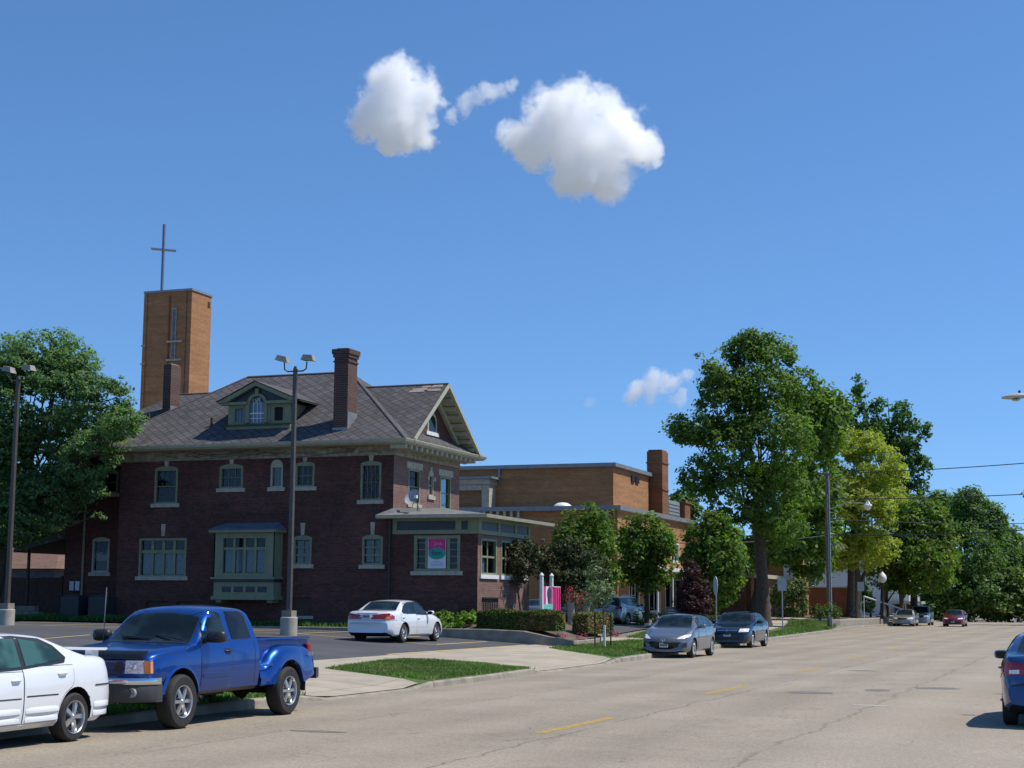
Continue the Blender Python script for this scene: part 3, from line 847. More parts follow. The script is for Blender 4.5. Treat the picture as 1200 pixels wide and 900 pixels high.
    for s, ya in ((1, gy0), (-1, gy1)):
        dy, dz = gc - ya, gzz - gb
        L = math.hypot(dy, dz); ny, nz = -dz / L * s, abs(dy) / L
        ty, tz = dy / L, dz / L
        def bar(w0, w1, xo0, xo1, name, mat, par=ped):
            q = MB()
            p0 = (ya, gb); p1 = (gc, gzz)
            pts = [(p0[0], p0[1] - w0), (p1[0], p1[1] - w0), (p1[0], p1[1] - w1), (p0[0] , p0[1] - w1)]
            q.prism([(a_, b_) for a_, b_ in pts], 0, xo0, xo1); return q.build(name, M_(mat), par)
        bar(.012, .16, gx - .08, gx + .07, 'verge_board', 'cream_trim')
        bar(.03, .10, E_ + .13, gx - .08, 'verge_soffit', 'cream_trim')
        bar(.2, .46, E_ + .14, E_ + .3, 'rake_frieze', 'cream_trim')
        for k in range(1, 8):
            t = k / 8.4; yy = lerp(ya, gc, t); zz = lerp(gb, gzz, t) - .1
            q = MB(); q.box(E_ + .3, gx - .1, yy - .08, yy + .08, zz - .17, zz - .01); q.build('bracket', M_('cream_trim'), ped)
    q = MB(); q.quad((E_ + .1, gy0, gb - .02), (E_ + OV + .1, gy0 , ez + .14), (E_ + OV + .1, gy1, ez + .14), (E_ + .1, gy1, gb - .02 + .12)); q.build('pent_roof', M_('grey_flashing'), ped)
    # arched attic window
    w = thing_part = None
    q = MB(); c = gc; r = .42; zb = 9.0
    arc = lambda rr: [(c - rr, zb)] + [(c + rr * math.cos(t), zb + .35 + rr * math.sin(t)) for t in [math.pi - math.pi * k / 14 for k in range(15)]] + [(c + rr, zb)]
    q.prism(arc(.5), 0, px + .002, px + .08); w = q.build('window', M_('cream_trim'), ped)
    q = MB(); q.prism(arc(.36), 0, px + .05, px + .09); q.build('pane', M_('tinted_glass'), w)
    q = MB(); q.box(px, px + .12, c - .65, c + .65, zb - .16, zb); q.build('sill', M_('white_paint'), w)
    # ---- chimneys
    def chimney(x0, x1, y0, y1, z0, z1, cap=True):
        q = MB()
        q.box(x0, x1, y0, y1, z0, z1 - .55 if cap else z1)
        if cap:
            q.box(x0 - .04, x1 + .04, y0 - .04, y1 + .04, z1 - .548, z1 - .48); q.box(x0, x1, y0, y1, z1 - .478, z1 - .34)
            q.box(x0 - .05, x1 + .05, y0 - .05, y1 + .05, z1 - .338, z1 - .2); q.box(x0 - .09, x1 + .09, y0 - .09, y1 + .09, z1 - .198, z1)
        o = q.build('chimney', M_('chimney_brick'), roof)
        q = MB(); q.box(x0 + .06, x1 - .06, y0 + .06, y1 - .06, z1 + .001, z1 + .05); q.build('cap', M_('old_concrete'), o)
        q = MB(); q.box(x0 - .02, x1 + .02, y0 - .02, y1 + .02, z0 + .12, z0 + .3); q.box(x1 + .001, x1 + .03, y0, y1, z0, z0 + .95); q.build('flashing', M_('grey_flashing'), o)
        return o
    chimney(-29.62, -28.98, 58.15, 59.0, 8.6, 12.18)
    chimney(-39.85, -39.45, 61.2, 62.0, 9.6, 12.45, False)
    # ---- dormer
    D0, D1 = -34.8, -31.8; dy = 58.5; dz0, dz1 = 9.02, 10.08
    mb = MB()
    DW = [(-34.52, -34.04, 9.3, 9.95), (-32.62, -32.12, 9.3, 9.95), (-33.74, -33.0, 9.27, 9.95)]
    wall_holes(mb, 1, dy, D0, D1, 9.15, dz1, DW, .2, -1)
    mb.quad((D0, dy, 9.0), (D0, dy + 3, 9.0), (D0, dy + 3, dz1), (D0, dy, dz1)); mb.quad((D1, dy, 9.0), (D1, dy + 3, 9.0), (D1, dy + 3, dz1), (D1, dy, dz1))
    mb.box(D0 - .02, D1 + .02, dy - .08, dy - .003, 8.94, 9.14)
    for xx in (-33.95, -32.9): mb.box(xx, xx + .13, dy - .05, dy - .002, 9.24, dz1)
    dm = mb.build('dormer', M_('green_trim'), H)
    q = MB(); q.box(D0 - .12, D1 + .12, dy - .18, dy - .085, 9.14, 9.2); q.build('sill_board', M_('dark_green'), dm)
    q = MB()
    ap = 11.0; cx = -33.37
    for xa, xb in ((D0 - .3, -33.82), (-32.92, D1 + .3)): q.box(xa, xb, dy - .2, dy - .003, dz1 - .03, dz1 + .09)
    for s in (-1, 1):
        xe = D0 - .42 if s < 0 else D1 + .5
        q.prism([(xe, dz1 + .07), (cx, ap), (cx, ap - .17), (xe - s * .45, dz1 + .07)], 1, dy - .3, dy - .12)
        q.prism([(xe, dz1 + .09), (cx, ap + .02), (cx, ap - .03), (xe, dz1 + .04)], 1, dy - .12, dy + 2.6)
    q.build('pediment_trim', M_('green_trim'), dm)
    q = MB(); q.add([(D0 - .1, dy - .02, dz1 + .07), (D1 + .1, dy - .02, dz1 + .07), (cx, dy - .02, ap - .1)], [(0, 1, 2)]); q.build('pediment_panel', M_('dark_panel'), dm, fix=False)
    q = MB()
    for s in (-1, 1):
        xe = D0 - .45 if s < 0 else D1 + .53
        q.add([(xe, dy - .34, dz1 + .1), (cx, dy - .34, ap + .04), (cx, dy + 4, ap + .04), (xe, dy + 4, dz1 + .1)], [(0, 1, 2, 3)])
    q.build('dormer_roof', M_('shingles'), dm, fix=False)
    q = MB(); c = cx; zc = 10.02
    ring = [(c + .5 * math.cos(math.pi * k / 14), zc + .5 * math.sin(math.pi * k / 14)) for k in range(15)] + [(c + .36 * math.cos(math.pi - math.pi * k / 14), zc + .38 * math.sin(math.pi - math.pi * k / 14)) for k in range(15)]
    q.add([(a, dy - .12, b) for a, b in ring] + [(a, dy - .02, b) for a, b in ring], [(k, k + 1, 28 - k, 29 - k) for k in range(14)] + [(k, k + 1, k + 31, k + 30) for k in range(29)])
    q.box(c - .5, c - .36, dy - .12, dy - .01, 9.26, zc); q.box(c + .36, c + .5, dy - .12, dy - .01, 9.26, zc)
    q.prism([(c - .06, zc + .36), (c + .06, zc + .36), (c + .09, zc + .7), (c - .09, zc + .7)], 1, dy - .16, dy - .05)
    q.build('arch_trim', M_('green_trim'), dm)
    w = MB(); w.box(c - .36, c + .36, dy - .055, dy - .02, 9.64, 9.69)
    for t in (-.18, 0, .18): w.box(c + t - .012, c + t + .012, dy - .05, dy - .02, 9.27, 10.02); w.tube([(c + t, dy - .035, 10.02), (c + t * .5, dy - .035, 10.2), (c + t * .2 + .1, dy - .035, 10.34)], .012, 4); w.tube([(c + t, dy - .035, 10.02), (c + t * .9 - .06, dy - .035, 10.2), (c + t * .5 - .12, dy - .035, 10.3)], .012, 4)
    w.box(c - .36, c + .36, dy - .045, dy - .02, 9.44, 9.465)
    cw = w.build('window', M_('print_white'), dm)
    w = MB(); w.prism([(c - .37, 9.26)] + [(c + .37 * math.cos(math.pi - math.pi * k / 12), zc + .37 * math.sin(math.pi - math.pi * k / 12)) for k in range(13)] + [(c + .37, 9.26)], 1, dy - .015, dy - .012)
    w.build('pane', M_('sky_glass'), cw)
    window(dm, 1, dy, -1, *DW[0], frame='green_trim', arch=False, key=False, sill=False, cols=(1, 1, 1), bars=.015, fw=.04, glz='sky_glass')
    wo = window(dm, 1, dy, -1, *DW[1], frame='green_trim', arch=False, key=False, sill=False, cols=(1,), fw=.04, glz='interior_dark', label='open dormer window with a dark gap')
    # ---- bay window on the south front
    b0, b1, by = -34.75, -31.9, 57.62
    bay = MB()
    wall_holes(bay, 1, by, b0, b1, 2.7, 4.6, [(b0 + .38, b1 - .38, 2.9, 4.42)], .1, -1)
    bay.box(b0, b0 + .05, by, S, 2.7, 4.6); bay.box(b1 - .05, b1, by, S, 2.7, 4.6)
    bay.box(b0 - .08, b1 + .08, by - .1, S, 2.68, 2.76)
    bay.box(b0 + .02, b1 - .02, by + .03, S, 1.98, 2.55); bay.box(b0 - .06, b1 + .06, by - .05, S, 1.84, 1.98)
    bay.box(b0 + .1, b0 + .35, by + .1, S, 1.72, 1.84); bay.box(b1 - .35, b1 - .1, by + .1, S, 1.72, 1.84)
    bo = bay.build('bay', M_('green_trim'), H)
    q = MB(); q.box(b0 + .01, b1 - .01, by + .01, S, 2.55, 2.68); q.build('dark_band', M_('dark_panel'), bo)
    q = MB()
    for k in range(4):
        xx = b0 + .42 + k * .56; q.box(xx, xx + .42, by + .015, by + .04, 2.15, 2.38)
    q.build('panel_row', M_('dark_panel'), bo)
    window(bo, 1, by, -1, b0 + .38, b1 - .38, 2.9, 4.42, cols=(1, 1, 1, 1), rows=(2.3, 1), arch=False, key=False, sill=False, bars=.11, fw=.05, blind=(BL, (.02, .68), [(0.02, .22), (.28, .48), (.53, .73), (.78, .98)]))
    q = MB(); q.box(b0 - .16, b1 + .16, by - .22, S, 4.6, 4.72); q.build('eaves', M_('green_trim'), bo)
    q = MB()
    q.rings([[(b0 - .2, by - .26, 4.72), (b1 + .2, by - .26, 4.72), (b1 + .2, S, 4.72), (b0 - .2, S, 4.72)], [(b0 + .25, S - .2, 5.02), (b1 - .15, S - .2, 5.02), (b1 - .15, S, 5.04), (b0 + .25, S, 5.04)]])
    q.build('bay_roof', M_('slate_blue'), bo)
    # ---- sun porch to the east
    P0, P1, py0, py1 = E_, -23.2, 58.32, 64.3
    pz = 4.5
    pw = MB()
    PW = [(-25.95, -23.95, 3.02, 4.44)]
    wall_holes(pw, 1, py0, P0 + .01, P1, .7, pz, PW, .3, -1)
    PE = [(58.65, 60.4, 2.9, 4.35), (60.9, 62.3, 2.9, 4.35), (62.7, 63.9, 2.9, 4.35)]
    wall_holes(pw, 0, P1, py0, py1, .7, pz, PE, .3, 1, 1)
    pw.quad((P0, py1, .7), (P1, py1, .7), (P1, py1, pz), (P0, py1, pz))
    po = pw.build('porch', [M_('house_brick'), M_('sunlit_brick')], H, fix=False)
    window(po, 1, py0, -1, *PW[0], cols=(1, 2.3, 1), arch=False, key=False, bars=.14, fw=.12, label='wide porch window with a poster in the middle light')
    # small panes in the side lights
    q = MB()
    for (a, b) in ((-25.83, -25.47), (-24.45, -24.07)):
        for k in range(1, 5): q.box(a, b, py0 + .06, py0 + .1, 3.06 + k * .27, 3.085 + k * .27)
    q.build('glazing_bars', M_('green_trim'), po)
    for k, e in enumerate(PE):
        window(po, 0, P1, 1, *e, cols=(1, 1), rows=(1, 1), arch=False, key=False, bars=.08, fw=.1, sillm='white_paint', blind=('print_white', (0, .45), [(.0, .5)]) if k == 0 else (('pink_print', (.5, .95), [(.1, .9)]) if k == 2 else None))
    q = MB(); q.box(P0, P1 + .06, py0 - .06, py0 + .2, pz, pz + .16); q.box(P1 - .1, P1 + .06, py0 + .2, py1, pz, pz + .16)
    q.box(P0, P1 + .05, py0 - .05, py0 + .2, pz + .52, pz + .62); q.box(P1 - .1, P1 + .05, py0 + .2, py1, pz + .52, pz + .62)
    for (xa, xb) in ((P0, P0 + .18), (-24.15, -23.9), (-23.62, P1 + .05)): q.box(xa, xb, py0 - .04, py0 + .1, pz + .16, pz + .52)
    for yy in (py0 + .1, 60.5, 62.45, py1 - .2): q.box(P1 - .05, P1 + .04, yy, yy + .2, pz + .16, pz + .52)
    q.build('entablature', M_('green_trim'), po)
    q = MB(); q.box(P0 + .18, P1 - .02, py0 - .01, py0 + .1, pz + .16, pz + .52); q.box(P1 - .1, P1 + .01, py0 + .1, py1, pz + .16, pz + .52); q.build('frieze_panel', M_('dark_panel'), po)
    q = MB(); zt = pz + .62; o_ = .6
    q.rings([[(P0 - .5, py0 - o_, zt), (P1 + o_ , py0 - o_, zt), (P1 + o_, py1 + 1.6, zt), (P0 - .5, py1 + 1.6, zt)], [(P0 - .5, py0 - o_ - .03, zt + .13), (P1 + o_ + .03, py0 - o_ - .03, zt + .13), (P1 + o_ + .03, py1 + 1.63, zt + .13), (P0 - .5, py1 + 1.63, zt + .13)]])
    pr = q.build('porch_roof', M_('cream_trim'), po)
    q = MB(); q.rings([[(P0 - .5, py0 - o_ - .03, zt + .133), (P1 + o_ + .03, py0 - o_ - .03, zt + .133), (P1 + o_ + .03, py1 + 1.63, zt + .133), (P0 - .5, py1 + 1.63, zt + .133)], [(P0, py0, zt + .45), (P0 + 1.4, py0 + 1.2, zt + .5), (P0 + 1.4, py1, zt + .5), (P0, py1 + .5, zt + .5)]])
    q.build('roof_felt', M_('felt'), pr)
    # basement opening boards of the porch and railing
    q = MB(); q.box(-25.6, -24.0, py0 - .02, py0 + .02, .95, 1.75); q.build('basement_board', M_('fence_wood'), po)
    q = MB(); q.box(P1 + .02, P1 + .08, 58.8, 60.6, 1.95, 2.0)
    for k in range(9): q.box(P1 + .03, P1 + .06, 58.85 + k * .2, 58.88 + k * .2, 1.2, 1.95)
    q.build('railing', M_('black_plastic'), po)
    # ---- downspouts
    q = MB(); q.tube([(-42.55, 59.5, 8.1), (-42.55, 59.5, 1.7), (-42.55, 59.4, 1.3)], .055, 8); q.build('downspout', M_('green_trim'), H)
    q = MB(); q.tube([(-26.98, 58.2, 5.1), (-26.98, 58.2, 1.0)], .05, 8); q.build('downspout', M_('black_plastic'), H)
    q = MB()
    for k, (xx) in enumerate((-43.05, -42.75)): q.box(xx - .11, xx + .11, 59.42, 59.6, 2.2, 2.6)
    q.build('electric_meter', M_('galvanised'), H)
    # bare vines clinging to the wall
    r4 = random.Random(12); q = MB()
    for k in range(46):
        x = r4.uniform(-31, -27.0) if k % 3 else r4.uniform(-38, -31); z = r4.uniform(5.6, 7.6); pts = []
        a = r4.uniform(-2.6, -.5)
        for s in range(14):
            pts.append((max(-40, min(-27, x)), S - .014, min(8.05, z))); a += r4.uniform(-.6, .6); x += math.cos(a) * .14; z += math.sin(a) * .16
        q.tube(pts, .008, 3, caps=False)
    for k in range(40):
        x = r4.uniform(-39.5, -27.2); z = r4.uniform(7.75, 8.1); pts = []; a = r4.choice((0, math.pi)) + r4.uniform(-.3, .3)
        for s in range(10):
            pts.append((max(-40, min(-27, x)), S - .07, max(7.75, min(8.12, z)))); a += r4.uniform(-.45, .45); x += math.cos(a) * .14; z += math.sin(a) * .06
        q.tube(pts, .012, 3, caps=False)
    q.build('bare_vine', M_('vine'), H, fix=False)
    return H

simple('frieze_wood', (0.3, 0.26, 0.185), 0.85, 0.4, 4.5, bump=0.5)
simple('shingle_cap', (0.10, 0.085, 0.088), 0.9, 0.2, 3)
simple('bare_board', (0.3, 0.25, 0.22), 0.9, 0.3, 4)
simple('rust_pipe', (0.1, 0.035, 0.02), 0.8, 0.3, 8)
simple('dark_green', (0.03, 0.055, 0.035), 0.6, 0.2, 5)
simple('slate_blue', (0.12, 0.14, 0.18), 0.6, 0.35, 5, bump=0.4)
simple('felt', (0.17, 0.165, 0.16), 0.9, 0.25, 2)
simple('vine', (0.14, 0.1, 0.08), 0.95, 0.3, 9)
simple('sky_glass', (0.13, 0.18, 0.26), 0.12, 0.3, 3)
build_house()
def build_church():
    C = thing('church', 'long flat-roofed orange brick church building with grey roof edging behind the street trees', 'church', (-40, 110, 0.6))
    ob = M_('orange_brick')
    # lower block: X -56..-30.3, Y 101..120.5, top 8.1
    mb = MB()
    sw = [(-39.2, -36.6, 2.0, 3.4)]
    wall_holes(mb, 1, 101.3, -58, -30.3, .3, 7.95, [], .3, -1)
    EH = [(107.2, 109.4, 4.9, 6.3), (111.2, 113.4, 4.9, 6.3), (115.2, 117.6, 4.9, 6.3), (104.0, 106.6, 1.2, 3.6), (108, 112, 1.2, 3.6), (113.5, 118.5, 1.2, 3.6)]
    wall_holes(mb, 0, -30.3, 101.3, 122, .3, 7.95, EH, .35, 1)
    mb.quad((-58, 122, .3), (-30.3, 122, .3), (-30.3, 122, 7.95), (-58, 122, 7.95)); mb.quad((-58, 101.3, .3), (-58, 122, .3), (-58, 122, 7.95), (-58, 101.3, 7.95))
    lb = mb.build('wall', ob, C, fix=False)
    for i, e in enumerate(EH):
        window(lb, 0, -30.3, 1, *e, cols=(1, 1, 1) if i > 2 else (1, 1), rows=(1,), frame='white_paint', arch=False, key=False, sill=True, fw=.1, bars=.07, blind=('print_white', (0, 1), [(0, .3)]) if i < 3 else None)
    q = MB(); q.box(-58.2, -30.0, 101.0, 122.3, 7.95, 8.25); q.build('roof_edge', M_('grey_flashing'), C)
    q = MB()
    for k in range(14): q.box(-43.85 + k * .5, -43.67 + k * .5, 101.02, 101.24, 6.9, 7.94)
    q.box(-44.2, -37.1, 101.0, 101.28, 6.7, 6.89)
    q.build('fin_row', M_('cream_trim'), C)
    q = MB(); q.tube([(-30.95, 101.15, 7.95), (-30.95, 101.15, .7)], .09, 8); q.build('downspout', M_('galvanised'), C)
    # upper block
    mb = MB(); mb.box(-58, -31.4, 104.0, 113.0, 8.2, 11.1)
    ub = mb.build('upper_wall', ob, C)
    q = MB(); q.box(-58.2, -31.15, 103.75, 113.25, 11.1, 11.36); q.build('roof_edge', M_('grey_flashing'), ub)
    q = MB(); q.box(-39.82, -39.68, 103.8, 103.99, 10.2, 11.1); q.build('flashing_strip', M_('grey_flashing'), ub)
    q = MB(); q.box(-31.39, -31.3, 108.3, 109.1, 10.35, 10.8); q.box(-31.39, -31.3, 109.4, 110.2, 10.35, 10.8); q.build('louvre', M_('black_plastic'), ub)
    # raised entrance frame on the left of the upper block
    q = MB(); q.box(-48, -39.95, 102.5, 103.98, 9.95, 10.32); q.box(-40.6, -40.05, 102.7, 103.98, 8.25, 9.94); q.box(-48, -40.6, 102.62, 103.9, 9.55, 9.94)
    q.build('portal_frame', M_('stone_trim'), ub)
    q = MB(); q.box(-48, -39.7, 102.3, 103.97, 10.33, 10.48); q.build('portal_roof', M_('grey_flashing'), ub)
    q = MB(); q.box(-48, -40.62, 103.0, 103.9, 8.25, 9.54); q.build('infill_wall', ob, ub)
    q = MB(); q.box(-43.6, -42.6, 102.94, 102.99, 8.25, 9.5); q.build('pane', M_('sky_glass'), ub)
    # skylight dome
    q = MB(); q.lathe([(.66, 0), (.64, .1), (.54, .22), (.34, .33), (.02, .38)], (-34.6, 102.6, 8.22), n=20)
    q.build('skylight_dome', M_('white_paint'), C, smooth=True, angle=60)
    # chimney of the church with a plinth course, plant room and stub stack
    q = MB(); q.box(-31.6, -30.42, 113.3, 115.0, 8.0, 13.0); q.box(-31.66, -30.36, 113.24, 115.06, 12.1, 12.2); q.box(-31.66, -30.36, 113.24, 115.06, 10.1, 10.2); q.box(-31.52, -30.5, 113.4, 114.9, 13.0, 13.12)
    q.build('chimney', M_('dark_orange_brick'), C)
    q = MB(); q.box(-33, -30.5, 115.2, 118.6, 8.25, 9.5)
    for k in range(4): q.box(-30.499, -30.45, 115.3, 118.5, 8.45 + k * .26, 8.57 + k * .26)
    q.build('plant_room', M_('galvanised'), C)
    # north part: lower wing
    mb = MB(); wall_holes(mb, 0, -28.9, 120.2, 133, .3, 7.7, [(125.5, 131, 4.8, 6.3), (122, 131, 1.2, 3.2)], .35, 1)
    mb.quad((-50, 120.2, .3), (-28.9, 120.2, .3), (-28.9, 120.2, 7.7), (-50, 120.2, 7.7)); mb.quad((-50, 133, .3), (-28.9, 133, .3), (-28.9, 133, 7.7), (-50, 133, 7.7))
    nw = mb.build('north_wing', ob, C, fix=False)
    window(nw, 0, -28.9, 1, 125.5, 131, 4.8, 6.3, cols=(1, 1, 1, 1), arch=False, key=False, frame='cream_trim', fw=.1, bars=.12)
    window(nw, 0, -28.9, 1, 122, 131, 1.2, 3.2, cols=(1,) * 5, arch=False, key=False, frame='cream_trim', fw=.1, bars=.1)
    q = MB(); q.box(-50, -28.6, 119.9, 133.3, 7.7, 7.95); q.build('roof_edge', M_('grey_flashing'), nw)
    q = MB(); q.box(-31.2, -30.25, 119.3, 121, 8.26, 9.5); q.box(-31.3, -30.15, 119.2, 121.1, 9.5, 9.62); q.build('stub_chimney', M_('dark_orange_brick'), nw)
    # canopy along the entrance
    q = MB(); q.box(-30.2, -27.6, 101.8, 118.5, 3.95, 4.2)
    for k in range(5): q.tube([(-27.8, 102.2 + k * 3.9, .4), (-27.8, 102.2 + k * 3.9, 3.95)], .07, 8)
    q.build('canopy', M_('white_paint'), C)
    # entrance hall nearer the street
    mb = MB(); mb.box(-29.5, -25.4, 118.2, 133, .3, 3.75); mb.box(-25.42, -25.0, 118.6, 119.6, .3, 3.76); mb.box(-25.42, -25.0, 121.2, 122.4, .3, 3.76); mb.box(-25.42, -25, 124, 128.6, .3, 3.76)
    hall = mb.build('entrance_hall', M_('hall_brick'), C)
    q = MB(); q.box(-30, -24.6, 117.8, 133.4, 3.76, 4.05); q.build('roof_edge', M_('cream_trim'), hall)
    q = MB(); q.box(-25.38, -25.34, 119.7, 121.1, .6, 3.5); q.build('pane', M_('sky_glass'), hall)
    # tall end pavilion by the driveway
    mb = MB(); mb.box(-27, -24.6, 134, 141, .3, 9.2); en = mb.build('end_wall', ob, C)
    q = MB(); q.box(-25.4, -24.55, 133.7, 133.98, 4.0, 8.6); q.build('white_panel', M_('white_paint'), en)
    q = MB(); q.box(-27.2, -24.4, 133.8, 141.2, 9.2, 9.42); q.build('roof_edge', M_('grey_flashing'), en)

    T = thing('church_tower', 'tall square orange brick bell tower with a slim metal cross on top', 'tower', (-73, 114, 0.6))
    x0, x1, y0, y1, zt = -75.0, -70.45, 112.0, 115.1, 27.4
    mb = MB(); mb.box(x0, x1, y0, y1, .3, zt)
    mb.box(x0 - .05, x0 + .25, y0 - .1, y0 - .003, .3, zt - .02)
    tw = mb.build('wall', ob, T)
    q = MB(); q.box(-72.62, -72.5, y0 - .06, y0 - .002, 21, zt - .3); q.box(-70.95, -70.87, y0 - .03, y0 - .002, 15, zt); q.build('joint', M_('dark_orange_brick'), T)
    q = MB(); q.box(x0 - .1, x1 + .08, y0 - .12, y1 + .08, zt, zt + .18); q.build('coping', M_('grey_flashing'), T)
    q = MB(); q.box(-72.25, -71.85, y0 - .1, y0 - .01, 21.6, 26.0); w = q.build('window', M_('cream_trim'), T)
    q = MB(); q.box(-72.18, -71.92, y0 - .13, y0 - .101, 21.7, 25.9); q.build('pane', M_('slate_blue'), w)
    for z in (21.5, 23.05):
        q = MB(); q.box(-72.6, -71.15, y0 - .25, y0 - .131, z, z + .16); q.build('stone_bar', M_('stone_trim'), T)
        q = MB(); q.box(x0 - .1, x0 + .3, y0 - .22, y0 - .11, z - .2, z - .06); q.build('stone_bar', M_('stone_trim'), T)
    q = MB(); q.box(-70.8, -70.43, 114.5, 114.85, 26.4, 26.9); q.build('vent', M_('black_plastic'), T)
    q = MB(); q.box(-74.21, -74.03, 113, 113.18, zt + .18, 33.6)
    c = q.build('cross', M_('cross_metal'), T)
    q = MB(); q.box(-73.61, -73.47, 112.1, 114.15, 31.28, 31.46)
    q.v = [(-74.12 + (y - 113.12) * .75 + (x + 73.54) * .7, 113.12 + (x + 73.54) * -.75 + (y - 113.12) * .7, z) for x, y, z in q.v]
    q.build('arm', M_('cross_metal'), c)

    # other buildings
    B = thing('brick_shed', 'low orange brick outbuilding between the utility pole and the yellow-green tree', 'building', (-24, 146, .6))
    mb = MB(); mb.box(-25.5, -21.6, 143.5, 149, .2, 3.25); mb.build('wall', M_('hall_brick'), B)
    q = MB(); q.box(-25.6, -21.5, 143.4, 149.1, 3.25, 3.36); q.build('coping', M_('stone_trim'), B)
    q = MB(); q.box(-24.1, -22.9, 143.44, 143.5, .6, 2.8); q.build('door', M_('hall_brick'), B)
    W = thing('white_house', 'white clapboard house with porch deck glimpsed behind far street trees', 'house', (-22, 172, .6))
    mb = MB(); mb.box(-29, -19.2, 170, 180, .1, 6.0)
    mb.build('wall', M_('clapboard'), W)
    q = MB(); q.rings([[(-29.5, 169.6, 6), (-18.7, 169.6, 6), (-18.7, 180.4, 6), (-29.5, 180.4, 6)], [(-29.5, 175, 8.6), (-18.7, 175, 8.6), (-18.7, 175.02, 8.6), (-29.5, 175.02, 8.6)]]); q.build('roof', M_('shingle_cap'), W)
    q = MB(); q.box(-21, -17.6, 166.6, 170, 1.9, 2.15)
    for k in range(3): q.box(-20.9 + k * 1.6, -20.75 + k * 1.6, 166.7, 166.85, .3, 1.9)
    q.box(-21, -17.6, 166.6, 166.68, 2.9, 3.0)
    for k in range(12): q.box(-20.95 + k * .28, -20.91 + k * .28, 166.62, 166.66, 2.15, 2.9)
    q.build('porch_deck', M_('cream_trim'), W)
    q = MB(); q.box(-20.6, -17.7, 169, 169.9, .3, 1.85); q.build('deck_shadow_board', M_('fence_wood'), W)
    for (a, b) in ((-25, -23.6), (-21.4, -20.0)):
        q = MB(); q.box(a, b, 169.94, 169.99, 3.3, 5.0); w = q.build('window', M_('white_paint'), W)
        q = MB(); q.box(a + .1, b - .1, 169.9, 169.935, 3.4, 4.9); q.build('pane', M_('sky_glass'), w)
    S = thing('garden_shed', 'small grey shed with brown roof beyond the wooden fence', 'shed', (-52, 68, .8))
    mb = MB(); mb.box(-56, -48.9, 66, 72, .7, 3.3); mb.build('wall', M_('shed_grey'), S)
    q = MB(); q.rings([[(-56.5, 65.5, 3.3), (-48.4, 65.5, 3.3), (-48.4, 72.5, 3.3), (-56.5, 72.5, 3.3)], [(-54.5, 69, 4.5), (-50.8, 69, 4.5), (-50.8, 69.02, 4.5), (-54.5, 69.02, 4.5)]]); q.build('roof', M_('shed_roof'), S)
    q = MB(); q.box(-50.6, -49.4, 65.93, 66, 1.9, 2.9); q.build('window', M_('tinted_glass'), S)
    # side entrance lean-to on the left of the house
    L = thing('back_porch', 'dark timber lean-to porch at the left end of the brick house', 'porch', (-44.8, 62, .9))
    q = MB(); q.box(-46.0, -45.9, 60.1, 60.2, .7, 4.0); q.box(-46, -43.65, 60.2, 64, .7, 1.5); q.box(-43.9, -43.64, 60.1, 60.25, .7, 4.0); q.box(-46, -43.64, 63.9, 64, 1.5, 4.0); q.build('frame', M_('fence_wood'), L)
    q = MB(); q.rings([[(-46.4, 59.6, 3.9), (-43.62, 59.6, 4.5), (-43.62, 64.3, 4.5), (-46.4, 64.3, 3.9)], [(-46.4, 59.6, 4.05), (-43.62, 59.6, 4.95), (-43.62, 64.3, 4.95), (-46.4, 64.3, 4.05)]]); q.build('roof', M_('shingle_cap'), L)

simple('cross_metal', (0.17, 0.19, 0.24), 0.45, 0.1, 3, metal=0.4)
simple('hall_brick', (0.2, 0.08, 0.035), 0.85, 0.2, 1.5)  # colour lowered to stand in for the shade of the trees
simple('shed_grey', (0.12, 0.13, 0.16), 0.8, 0.2, 2)
simple('shed_roof', (0.15, 0.085, 0.058), 0.85, 0.3, 4)
def clap():
    n = NT('clapboard'); sep = n.node('ShaderNodeSeparateXYZ'); n.link(n.coord(), sep.inputs[0])
    fr = n.math('FRACT', n.math('MULTIPLY', sep.outputs[2], 6.0))
    n.base(n.mix(n.ramp(fr, [(0.0, 0.0), (0.12, 1.0)]), (0.25, 0.26, 0.28), (0.62, 0.63, 0.65))); n.set(Roughness=.6); MATS['clapboard'] = n.m
clap()
build_church()

